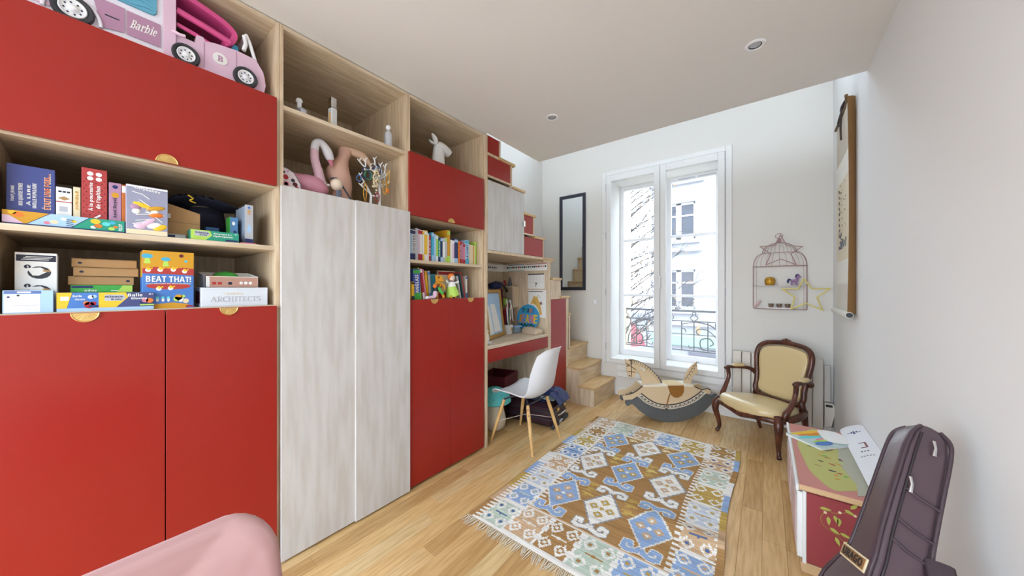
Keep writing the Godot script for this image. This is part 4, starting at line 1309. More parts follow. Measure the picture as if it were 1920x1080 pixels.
	s = mb(); box(s, Vector3(0, 0.045, 0.0002), Vector3(0.020, 0.075, 0.0375), 0.003); obj("liquid", s, mat(rgb(210, 170, 104), 0.1), t)
	s = mb(); box(s, Vector3(0, 0.142, 0), Vector3(0.034, 0.06, 0.034), 0.004); obj("cap", s, M.chrome, t)
	t = thing("perfume_bottle", "small rounded clear bottle with glass ball stopper at the shelf's right end", "bottle", Vector3(-2.01, 2.34, -1.244), 0.0, "glass bottles on the wardrobe shelf")
	s = mb(); lathe(s, [Vector2(0.024, 0), Vector2(0.026, 0.01), Vector2(0.026, 0.085), Vector2(0.020, 0.105), Vector2(0.010, 0.112), Vector2(0.009, 0.122)], 16); obj("glass", s, mat(rgb(196, 196, 202), 0.08, 0.15), t)
	s = mb(); ball(s, Vector3(0, 0.137, 0), Vector3(0.017, 0.018, 0.017), 14); obj("stopper", s, M.pvc, t)
	# printed fabric box
	t = thing("trinket_box", "white box with pink flower print at the left end of the wardrobe shelf", "box", Vector3(-2.02, 1.925, -0.672), PI / 2)
	s = mb(); slab(s, flatpoly([-0.048, 0, 0.055, 0, 0.050, 0.045, 0.018, 0.098, -0.015, 0.115, -0.048, 0.12]), 0.12, Transform3D(Basis.IDENTITY, Vector3(0, 0, -0.06)), 0.004); obj("box", s, mat(rgb(232, 214, 220), 0.8), t)
	for q in [[-0.03, 0.09, 0.006, "ink"], [-0.012, 0.098, 0.004, "mauve"], [-0.022, 0.065, 0.013, "crimson"], [-0.02, 0.030, 0.014, "rose"], [-0.02, 0.030, 0.009, "paper"], [-0.042, 0.03, 0.008, "crimson"], [0.012, 0.055, 0.010, "dark"], [0.022, 0.035, 0.012, "plum"], [0.030, 0.018, 0.010, "crimson"], [0.016, 0.022, 0.006, "paper"]]: dot(t, q[0], q[1], q[2], M[q[3]], 0.0006)
	# flamingo
	t = thing("flamingo_plush", "pink satin flamingo with white curved neck and pink bill", "soft toy", Vector3(-2.13, 1.925, -0.80), PI / 2)
	s = mb()
	var rings := []
	for q in [[-0.125, 0.13, 0.006, 0.008], [-0.11, 0.115, 0.022, 0.026], [-0.07, 0.088, 0.042, 0.05], [-0.02, 0.078, 0.060, 0.064], [0.03, 0.074, 0.066, 0.068], [0.07, 0.070, 0.055, 0.058], [0.10, 0.066, 0.030, 0.036], [0.11, 0.066, 0.008, 0.010]]:
		var ring := PackedVector3Array()
		for k in 16:
			var a := TAU * k / 16
			ring.append(Vector3(q[0], q[1] + sin(a) * q[2], cos(a) * q[3]))
		rings.append(ring)
	loft(s, rings)
	var satin := mat(rgb(216, 148, 168), 0.35)
	obj("body", s, satin, t)
	s = mb()
	tube(s, smooth([Vector3(0.072, 0.10, 0), Vector3(0.056, 0.17, 0), Vector3(0.036, 0.24, 0), Vector3(0.034, 0.30, 0)], 5), [0.030, 0.029, 0.028, 0.027, 0.027, 0.026, 0.026, 0.025, 0.025, 0.024, 0.024, 0.023, 0.023, 0.022, 0.022, 0.022], 14)
	obj("neck", s, mat(rgb(226, 186, 198), 0.5), t)
	s = mb()
	tube(s, smooth([Vector3(0.034, 0.295, 0), Vector3(0.042, 0.338, 0), Vector3(0.068, 0.352, 0), Vector3(0.095, 0.330, 0), Vector3(0.115, 0.292, 0), Vector3(0.126, 0.262, 0)], 4), [0.022, 0.022, 0.022, 0.022, 0.022, 0.022, 0.022, 0.022, 0.022, 0.022, 0.022, 0.023, 0.024, 0.026, 0.027, 0.027, 0.027, 0.026, 0.024, 0.021, 0.014], 14)
	obj("head", s, mat(rgb(228, 226, 230), 0.6), t)
	s = mb()
	tube(s, [Vector3(0.120, 0.268, 0), Vector3(0.128, 0.248, 0), Vector3(0.134, 0.226, 0)], [0.016, 0.013, 0.005], 10)
	obj("bill", s, M.rose, t)
	s = mb(); ball(s, Vector3(0.122, 0.29, 0.022), Vector3(0.004, 0.005, 0.004), 8); obj("eye", s, M.black, t)
	s = mb()
	for q in [[0.078, 0.115], [0.048, 0.118], [0.10, 0.108]]: ball(s, Vector3(q[0], q[1] - 0.01, 0.02), Vector3(0.014, 0.010, 0.022), 8)
	obj("collar", s, M.paper, t)
	s = mb()
	for i in 3: tube(s, [Vector3(0.09, 0.025, 0.03), Vector3(0.105 + i * 0.008, 0.012 + i * 0.006, 0.05), Vector3(0.115 + i * 0.006, 0.008 + i * 0.010, 0.055)], [0.012, 0.010, 0.004], 8)
	obj("foot", s, satin, t)
	# ball ornament with grey strap
	t = thing("ball_ornament", "white and peach ball on a grey strap between flamingo and toucan", "ornament", Vector3(-2.05, 1.925, -0.925), PI / 2)
	s = mb(); ball(s, Vector3(0, 0.098, 0), Vector3(0.034, 0.036, 0.034), 18); obj("ball", s, mat(rgb(232, 212, 190), 0.4), t)
	s = mb(); box(s, Vector3(0.012, 0.035, 0), Vector3(0.03, 0.07, 0.02), 0.006); obj("stand", s, mat(rgb(106, 112, 128), 0.6), t)
	s = mb(); tube(s, [Vector3(-0.03, 0.13, -0.01), Vector3(0.0, 0.138, -0.005), Vector3(0.034, 0.10, 0.0), Vector3(0.07, 0.03, 0.02), Vector3(0.085, 0.004, 0.03)], 0.006, 8); obj("strap", s, M.dark, t)
	# toucan
	t = thing("toucan_lamp", "peach coloured toucan figure with a long curved bill", "figurine", Vector3(-2.2, 1.925, -1.015), PI / 2)
	s = mb()
	rings = []
	for q in [[0.0, 0.035, 0.03, 0.035], [0.05, 0.035, 0.032, 0.04], [0.095, 0.022, 0.044, 0.05], [0.14, 0.006, 0.066, 0.065], [0.19, -0.008, 0.076, 0.072], [0.235, -0.014, 0.070, 0.068], [0.28, -0.006, 0.054, 0.056], [0.32, 0.012, 0.040, 0.044], [0.35, 0.028, 0.039, 0.042], [0.378, 0.034, 0.043, 0.044], [0.402, 0.036, 0.036, 0.037], [0.416, 0.036, 0.022, 0.022], [0.421, 0.036, 0.004, 0.004]]:
		var ring := PackedVector3Array()
		for k in 18:
			var a := TAU * k / 18
			ring.append(Vector3(q[1] + cos(a) * q[2], q[0], sin(a) * q[3]))
		rings.append(ring)
	loft(s, rings)
	var peach := mat(rgb(222, 178, 158), 0.55)
	obj("body", s, peach, t)
	s = mb()
	tube(s, smooth([Vector3(0.045, 0.388, 0.01), Vector3(0.10, 0.388, 0.012), Vector3(0.15, 0.374, 0.012), Vector3(0.185, 0.345, 0.012), Vector3(0.202, 0.322, 0.012)], 4), [0.030, 0.031, 0.032, 0.032, 0.032, 0.032, 0.031, 0.030, 0.028, 0.026, 0.024, 0.021, 0.018, 0.015, 0.011, 0.007, 0.004], 14)
	obj("bill", s, mat(rgb(236, 200, 170), 0.5), t)
	s = mb(); ball(s, Vector3(0.040, 0.392, 0.034), Vector3(0.005, 0.006, 0.004), 8); obj("eye", s, M.black, t)
	s = mb(); tube(s, [Vector3(-0.02, 0.10, 0), Vector3(-0.05, 0.04, 0), Vector3(-0.06, 0.002, 0)], [0.024, 0.018, 0.01], 10); obj("tail", s, peach, t)
	s = mb()
	for e in [-1, 1]: tube(s, [Vector3(0.03, 0.03, 0.02 * e), Vector3(0.065, 0.02, 0.024 * e), Vector3(0.085, 0.008, 0.026 * e)], [0.012, 0.011, 0.006], 8)
	obj("foot", s, peach, t)
	# jewellery tree
	t = thing("jewellery_tree", "white jewellery tree hung with coloured bracelets and necklaces", "jewellery stand", Vector3(-2.04, 1.925, -1.165), PI / 2)
	s = mb()
	box(s, Vector3(0, 0.006, -0.03), Vector3(0.13, 0.012, 0.09), 0.004)
	obj("base", s, M.white, t)
	s = mb()
	tube(s, [Vector3(-0.03, 0.0, 0), Vector3(-0.028, 0.08, 0), Vector3(-0.055, 0.13, 0), Vector3(-0.075, 0.15, 0)], [0.009, 0.008, 0.006, 0.004], 8)
	tube(s, [Vector3(0.034, 0.0, 0.0), Vector3(0.034, 0.12, 0), Vector3(0.028, 0.22, 0), Vector3(0.0, 0.30, 0)], [0.009, 0.008, 0.007, 0.004], 8)
	obj("trunk", s, M.white, t)
	for q in [[-0.028, 0.09, -0.115, 0.135], [-0.06, 0.14, -0.115, 0.20], [0.03, 0.16, 0.10, 0.195], [0.03, 0.20, 0.10, 0.265], [0.0, 0.28, -0.01, 0.325], [-0.05, 0.24, -0.125, 0.285], [-0.07, 0.23, -0.07, 0.305], [0.01, 0.26, -0.05, 0.24], [-0.03, 0.08, 0.034, 0.09], [0.06, 0.23, 0.07, 0.31], [0.03, 0.26, 0.035, 0.30]]:
		s = mb()
		var a := Vector3(q[0], q[1], 0); var b := Vector3(q[2], q[3], 0.012)
		tube(s, [a, (a + b) * 0.5 + Vector3(0, -0.008, 0.005), b], [0.0055, 0.0045, 0.003], 6)
		rod(s, b.lerp(a, 0.2), b.lerp(a, 0.2) + Vector3(0.012, 0.022, 0.004), 0.003, 6)
		rod(s, b.lerp(a, 0.35), b.lerp(a, 0.35) + Vector3(-0.014, 0.018, 0.004), 0.003, 6)
		obj("branch", s, M.white, t)
	for q in [[-0.07, 0.21, 0.026, 0.035, "navy"], [-0.055, 0.20, 0.022, 0.030, "teal"], [-0.115, 0.165, 0.014, 0.020, "blue"], [-0.02, 0.26, 0.020, 0.026, "paper"], [0.005, 0.25, 0.025, 0.032, "navy"], [0.015, 0.235, 0.024, 0.04, "ltblue"], [0.085, 0.22, 0.010, 0.055, "ochre"], [0.045, 0.19, 0.013, 0.045, "silver"], [-0.075, 0.09, 0.010, 0.06, "ochre"], [0.008, 0.07, 0.014, 0.03, "crimson"], [0.060, 0.15, 0.012, 0.05, "ochre"]]:
		s = mb()
		var ring := []
		for k in 20: ring.append(Vector3(q[0] + cos(TAU * k / 20) * q[2], q[1] + sin(TAU * k / 20) * q[3], 0.016 + 0.004 * sin(k)))
		tube(s, ring, 0.0028, 5, 1.0, true)
		obj("bracelet", s, M[q[4]], t)
	s = mb()
	var rng := RandomNumberGenerator.new(); rng.seed = 9
	for i in 46:
		var y := rng.randf_range(0.11, 0.24)
		ball(s, Vector3(rng.randf_range(-1, 1) * 0.036 * (1.2 - (y - 0.11) / 0.16) , y, 0.02 + rng.randf_range(-0.008, 0.008)), Vector3.ONE * 0.0075, 6)
	obj("bead_cluster", s, M.cream, t).set_meta("kind", "stuff")
	s = mb(); ball(s, Vector3(0.083, 0.135, 0.01), Vector3(0.014, 0.020, 0.012), 10); obj("pendant", s, M.orange, t)
	# white deer head
	t = thing("deer_head", "white ceramic fawn head over the small red flap", "figurine", Vector3(-2.10, 2.35, -1.745), PI / 2)
	s = mb()
	rings = []
	for q in [[0.0, 0.0, 0.062, 0.05], [0.06, 0.0, 0.056, 0.046], [0.12, 0.002, 0.052, 0.042], [0.17, 0.006, 0.050, 0.040], [0.205, 0.010, 0.044, 0.036], [0.225, 0.012, 0.02, 0.018]]:
		var ring := PackedVector3Array()
		for k in 16:
			var a := TAU * k / 16
			ring.append(Vector3(q[1] + cos(a) * q[2], q[0], sin(a) * q[3]))
		rings.append(ring)
	loft(s, rings)
	obj("neck", s, M.white, t)
	s = mb()
	tube(s, smooth([Vector3(-0.03, 0.195, 0), Vector3(0.03, 0.192, 0), Vector3(0.075, 0.182, 0), Vector3(0.108, 0.172, 0), Vector3(0.116, 0.168, 0)], 4), [0.022, 0.034, 0.040, 0.043, 0.043, 0.043, 0.042, 0.041, 0.040, 0.039, 0.038, 0.037, 0.036, 0.034, 0.032, 0.022, 0.006], 16)
	obj("muzzle", s, M.white, t)
	for q in [[-0.035, 0.205, -0.088, 0.262, 0.030], [-0.030, 0.198, -0.082, 0.228, -0.012]]:
		s = mb()
		tube(s, smooth([Vector3(q[0], q[1], 0.02), Vector3((q[0] + q[2]) / 2, (q[1] + q[3]) / 2, q[4]), Vector3(q[2], q[3], q[4])], 5), [0.010, 0.015, 0.018, 0.020, 0.021, 0.021, 0.019, 0.016, 0.012, 0.008, 0.003], 10, 0.5)
		obj("ear", s, M.white, t)
	s = mb(); ball(s, Vector3(0.085, 0.207, 0.030), Vector3(0.006, 0.004, 0.005), 8); obj("eye", s, M.silver, t)
	s = mb()
	for e in [[0.055, 0.028], [0.062, 0.022], [0.075, 0.018]]: ball(s, Vector3(0.10 + e[0], 0.008, e[1]), Vector3(0.012, 0.010, 0.012), 8)
	var g2 := thing("glass_beads", "few clear glass beads on the ledge right of the fawn head", "beads", Vector3(-2.02, 2.35, -1.83), PI / 2)
	s = mb()
	for e in [-0.02, 0.0, 0.022]: ball(s, Vector3(e, 0.008, 0.0), Vector3(0.009, 0.008, 0.009), 8)
	obj("bead", s, M.silver, g2)

# ---------------------------------------------------------------- books
func book(label: String, group: String, x: float, y: float, z0: float, z1: float, h: float, depth: float, cover: Material, lean := 0.0, band: Material = null, title := "", turn := 0.0) -> Node3D:
	var th := absf(z0 - z1)
	var t := thing("book", label, "book", Vector3(x, y, (z0 + z1) / 2), PI / 2 + turn, group)
	var r := Basis(Vector3.BACK, lean)
	var off := Vector3(0, absf(sin(lean)) * th * 0.5, 0)
	var put := func(o: MeshInstance3D): o.transform = Transform3D(r, off)
	var s := mb()
	bx(s, Vector3(-th / 2, 0, -depth), Vector3(-th / 2 + 0.0016, h, 0), 0.0004)
	bx(s, Vector3(th / 2 - 0.0016, 0, -depth), Vector3(th / 2, h, 0), 0.0004)
	bx(s, Vector3(-th / 2 + 0.0016, 0, -0.003), Vector3(th / 2 - 0.0016, h, 0.0008), 0.0004)
	put.call(obj("cover", s, cover, t))
	put.call(obj("pages", bxs(Vector3(-th / 2 + 0.0017, 0.003, -depth + 0.003), Vector3(th / 2 - 0.0017, h - 0.003, -0.0031)), M.paper, t))
	if band:
		put.call(obj("spine_band", bxs(Vector3(-th / 2 + 0.0002, 0.0, 0.0), Vector3(th / 2 - 0.0002, h * 0.22, 0.0012)), band, t))
		put.call(obj("spine_band", bxs(Vector3(-th / 2 + 0.0002, h * 0.86, 0.0), Vector3(th / 2 - 0.0002, h * 0.97, 0.0012)), band, t))
	if title != "":
		letters(title, h * 0.6, th * 0.45, Transform3D(r, off) * Transform3D(Basis(Vector3.BACK, PI / 2), Vector3(0, h * 0.52, 0.0014)), M.ink if cover in [M.paper, M.cream, M.yellow, M.ltblue, M.lime, M.silver] else M.paper, t)
	return t

func books():
	var g := "upright books on the upper book shelf"
	var L := [ # z0, z1, height, depth, cover, band, title, label
		[-1.405, -1.424, 0.222, 0.15, "paper", "blue", "", "white book with blue foot, first at the left of the upper book shelf"],
		[-1.424, -1.441, 0.224, 0.15, "ltblue", "navy", "", "pale blue book with navy bands, second on the upper book shelf"],
		[-1.441, -1.466, 0.222, 0.15, "paper", "navy", "CONTES", "white book with navy bands, third on the upper book shelf"],
		[-1.467, -1.490, 0.238, 0.17, "silver", "", "", "silvery tall book, fourth on the upper book shelf"],
		[-1.490, -1.507, 0.232, 0.16, "pink", "crimson", "", "pale pink book with red foot, fifth on the upper book shelf"],
		[-1.507, -1.528, 0.230, 0.16, "paper", "crimson", "", "white book with red foot, sixth on the upper book shelf"],
		[-1.532, -1.546, 0.230, 0.17, "paper", "yellow", "", "thin white book with yellow head on the upper book shelf"],
		[-1.546, -1.575, 0.232, 0.17, "yellow", "paper", "", "mustard and white book on the upper book shelf's left half"],
		[-1.575, -1.588, 0.212, 0.15, "paper", "", "", "plain thin white book left of the red spined one"],
		[-1.588, -1.606, 0.200, 0.15, "brick", "", "LES AS", "brick red narrow book on the upper book shelf"],
		[-1.613, -1.636, 0.226, 0.17, "sky", "ltblue", "", "bright blue book right of the brick red narrow book"],
		[-1.636, -1.658, 0.214, 0.15, "ltblue", "", "", "pale sky blue book next to the bright blue one"],
		[-1.658, -1.676, 0.210, 0.15, "lime", "paper", "", "thin lime and white book in the upper row's middle"],
		[-1.678, -1.700, 0.200, 0.16, "teal", "navy", "OCÉAN", "dark teal book with navy bands in the upper row"],
		[-1.700, -1.722, 0.196, 0.16, "navy", "ltblue", "", "dark blue book between teal and white books"],
		[-1.722, -1.746, 0.192, 0.15, "paper", "silver", "", "white book leaning by the tall yellow album"],
		[-1.746, -1.768, 0.202, 0.15, "silver", "lime", "", "grey patterned book just left of the tall yellow album"],
		[-1.770, -1.800, 0.266, 0.19, "ochre", "lime", "", "tall yellow album standing above its neighbours on the upper shelf"],
		[-1.803, -1.824, 0.190, 0.15, "paper", "", "", "thin white book just right of the tall yellow album"],
		[-1.824, -1.845, 0.188, 0.15, "pink", "paper", "", "lavender white book left of the navy book"],
		[-1.846, -1.884, 0.204, 0.16, "navy", "ltblue", "", "navy book with pale blue bands, upper row right half"],
		[-1.888, -1.906, 0.190, 0.15, "orange", "", "", "thin orange book between the navy and red books"],
		[-1.906, -1.922, 0.190, 0.15, "crimson", "", "JULES", "red book with white title on the upper book shelf"],
		[-1.922, -1.940, 0.194, 0.15, "mauve", "brick", "", "purple book with red bands on the upper book shelf"],
		[-1.944, -1.968, 0.172, 0.14, "rose", "crimson", "", "short pink book left of the light blue tall book"],
		[-1.970, -2.012, 0.208, 0.17, "ltblue", "sky", "LE CHAT", "light blue thick book left of the cream paperbacks"],
		[-2.016, -2.034, 0.174, 0.13, "cream", "", "", "cream paperback, first in the cream row from the left"],
		[-2.034, -2.049, 0.174, 0.13, "cream", "", "", "cream paperback, second in the cream row from the left"],
		[-2.049, -2.063, 0.173, 0.13, "cream", "", "", "cream paperback, third in the cream row from the left"],
		[-2.063, -2.074, 0.172, 0.13, "ochre", "", "", "speckled ochre paperback in the cream row"],
		[-2.074, -2.086, 0.173, 0.13, "cream", "", "", "cream paperback right of the speckled ochre one"],
		[-2.089, -2.106, 0.205, 0.17, "lime", "", "", "lime green tall book at the right end of the upper book shelf"]]
	for q in L:
		book(q[7], g, -2.02, 1.60, q[0], q[1], q[2], q[3], M[q[4]], 0.0, M[q[5]] if q[5] != "" else null, q[6])
	g = "books on the lower book shelf"
	book("white slim book at the far left of the lower book shelf", g, -2.03, 1.315, -1.398, -1.412, 0.24, 0.17, M.paper)
	book("yellow and black small book at the left of the lower book shelf", g, -1.99, 1.315, -1.412, -1.436, 0.130, 0.10, M.yellow, 0.0, M.ink)
	book("thick blue dictionary with green head on the lower book shelf", g, -2.0, 1.315, -1.440, -1.500, 0.22, 0.16, mat(rgb(58, 84, 168), 0.5), 0.04, M.green, "ANGLAIS")
	book("pale green book leaning by the thick blue dictionary", g, -2.02, 1.315, -1.510, -1.524, 0.235, 0.18, M.lime, 0.10)
	book("red and white book leaning left on the lower book shelf", g, -2.02, 1.315, -1.533, -1.552, 0.232, 0.18, M.crimson, 0.13, M.paper)
	book("pink thin book leaning beside the red and white one", g, -2.02, 1.315, -1.557, -1.570, 0.225, 0.17, M.rose, 0.14)
	book("yellow book leaning behind the giraffe", g, -2.04, 1.315, -1.582, -1.604, 0.212, 0.16, M.yellow, 0.10, M.ochre)
	book("grey blue book right of the leaning yellow book", g, -2.04, 1.315, -1.612, -1.630, 0.215, 0.16, M.silver, 0.08, M.blue)
	book("wide blue album standing at the back of the lower book shelf", g, -2.16, 1.315, -1.66, -1.83, 0.20, 0.02, M.sky)
	book("wide book with red frame behind the rag doll", g, -2.13, 1.315, -1.77, -1.955, 0.228, 0.02, M.cream, 0.0, M.crimson)
	book("grey white book leaning right of the rag doll", g, -2.02, 1.315, -1.905, -1.926, 0.185, 0.15, M.silver, 0.22)
	book("dark teal book leaning on the lower book shelf", g, -2.02, 1.315, -1.940, -1.958, 0.205, 0.15, mat(rgb(24, 70, 80), 0.5), 0.22)
	book("brown red book leaning on the lower book shelf", g, -2.03, 1.315, -1.968, -1.984, 0.22, 0.16, M.brick, 0.24)
	book("white and blue book at the right end of the lower book shelf", g, -2.05, 1.315, -2.003, -2.022, 0.19, 0.15, M.paper, 0.0, M.blue)
	# toys in front of the lower row
	var t := thing("giraffe_toy", "orange giraffe soft toy sitting before the lower books", "soft toy", Vector3(-1.985, 1.315, -1.655), PI / 2)
	var fur := mat(rgb(214, 150, 40), 0.85)
	var s := mb()
	ball(s, Vector3(0.0, 0.10, -0.01), Vector3(0.030, 0.045, 0.026), 14)
	tube(s, [Vector3(0.0, 0.12, -0.01), Vector3(-0.01, 0.16, -0.01), Vector3(-0.016, 0.185, -0.008)], [0.018, 0.013, 0.010], 10)
	obj("body", s, fur, t)
	s = mb()
	ball(s, Vector3(0.014, 0.155, 0.004), Vector3(0.022, 0.022, 0.018), 12)
	ball(s, Vector3(0.030, 0.143, 0.010), Vector3(0.013, 0.010, 0.012), 10)
	rod(s, Vector3(0.008, 0.172, 0.0), Vector3(0.010, 0.185, 0.0), 0.003, 6)
	obj("head", s, fur, t)
	s = mb()
	for q in [[-0.01, 0.11], [0.012, 0.095], [-0.008, 0.085], [-0.012, 0.165]]: ball(s, Vector3(q[0], q[1], 0.014), Vector3(0.008, 0.008, 0.003), 8)
	obj("spot", s, mat(rgb(130, 74, 24), 0.85), t)
	for e in [-1, 1]:
		s = mb(); tube(s, [Vector3(0.018 * e, 0.07, 0), Vector3(0.03 * e, 0.03, 0.012), Vector3(0.035 * e, 0.010, 0.018)], [0.013, 0.011, 0.010], 8); obj("leg", s, fur, t)
		s = mb(); tube(s, [Vector3(0.024 * e, 0.12, 0), Vector3(0.04 * e, 0.10, 0.012), Vector3(0.045 * e, 0.075, 0.016)], [0.010, 0.009, 0.008], 8); obj("arm", s, fur, t)
	t = thing("rag_doll", "rag doll with orange hair, white blouse and lime dotted skirt", "doll", Vector3(-1.985, 1.315, -1.785), PI / 2)
	s = mb(); ball(s, Vector3(0.0, 0.165, 0), Vector3(0.026, 0.028, 0.024), 14); obj("head", s, mat(rgb(236, 214, 196), 0.8), t)
	s = mb(); ball(s, Vector3(0.0, 0.173, -0.006), Vector3(0.033, 0.031, 0.026), 14); obj("hair", s, M.orange, t)
	s = mb(); ball(s, Vector3(-0.008, 0.166, 0.0225), Vector3(0.003, 0.004, 0.002), 6); ball(s, Vector3(0.010, 0.166, 0.0225), Vector3(0.003, 0.004, 0.002), 6); obj("eye", s, M.blue, t)
	s = mb(); ball(s, Vector3(0.001, 0.156, 0.0225), Vector3(0.006, 0.002, 0.002), 6); obj("mouth", s, M.crimson, t)
	s = mb(); ball(s, Vector3(0.0, 0.139, 0), Vector3(0.024, 0.006, 0.020), 12); obj("collar", s, M.plum, t)
	s = mb(); lathe(s, [Vector2(0.036, 0.075), Vector2(0.034, 0.10), Vector2(0.026, 0.13), Vector2(0.012, 0.138)], 14); obj("blouse", s, M.paper, t)
	s = mb(); lathe(s, [Vector2(0.055, 0.012), Vector2(0.05, 0.04), Vector2(0.038, 0.085), Vector2(0.03, 0.09)], 16, Transform3D(Basis(Vector3.BACK, 0.25), Vector3(0.014, 0.012, 0.0))); obj("skirt", s, M.lime, t)
	s = mb()
	for q in [[0.03, 0.05], [0.045, 0.035], [0.02, 0.035], [0.05, 0.06], [0.035, 0.075], [0.06, 0.02]]: ball(s, Vector3(q[0], q[1], 0.042 - absf(q[0] - 0.03) * 0.4), Vector3(0.005, 0.005, 0.004), 6)
	obj("dot", s, M.ochre, t)
	for e in [-1, 1]:
		s = mb(); tube(s, [Vector3(0.028 * e, 0.125, 0), Vector3(0.05 * e, 0.13, 0.01), Vector3(0.062 * e, 0.14, 0.012)], [0.010, 0.009, 0.008], 8); obj("arm", s, M.paper, t)
		s = mb(); tube(s, [Vector3(0.0 + 0.016 * e, 0.03, 0.02), Vector3(-0.01 + 0.02 * e, 0.02, 0.032), Vector3(-0.012 + 0.024 * e, 0.008, 0.034)], [0.010, 0.009, 0.008], 8); obj("leg", s, M.ochre, t)
	t = thing("puppet_toy", "small green, black and pink puppet lying at the left of the giraffe", "soft toy", Vector3(-1.975, 1.315, -1.585), PI / 2)
	s = mb(); tube(s, smooth([Vector3(-0.055, 0.012, 0.01), Vector3(-0.02, 0.016, 0.012), Vector3(0.01, 0.02, 0.01), Vector3(0.03, 0.06, 0.0)], 4), [0.010, 0.012, 0.012, 0.012, 0.013, 0.013, 0.013, 0.014, 0.015, 0.017, 0.018, 0.018, 0.014], 10); obj("leg", s, M.pink, t)
	s = mb(); ball(s, Vector3(-0.058, 0.014, 0.012), Vector3(0.016, 0.013, 0.012), 10); obj("shoe", s, M.paper, t)
	s = mb(); ball(s, Vector3(0.035, 0.08, 0.0), Vector3(0.026, 0.036, 0.02), 12); obj("body", s, M.black, t)
	s = mb(); ball(s, Vector3(0.02, 0.10, 0.006), Vector3(0.018, 0.018, 0.016), 10); obj("head", s, M.orange, t)
	s = mb(); tube(s, [Vector3(0.045, 0.09, 0.014), Vector3(0.06, 0.06, 0.024), Vector3(0.08, 0.04, 0.026)], [0.012, 0.012, 0.010], 8); obj("scarf", s, M.green, t)

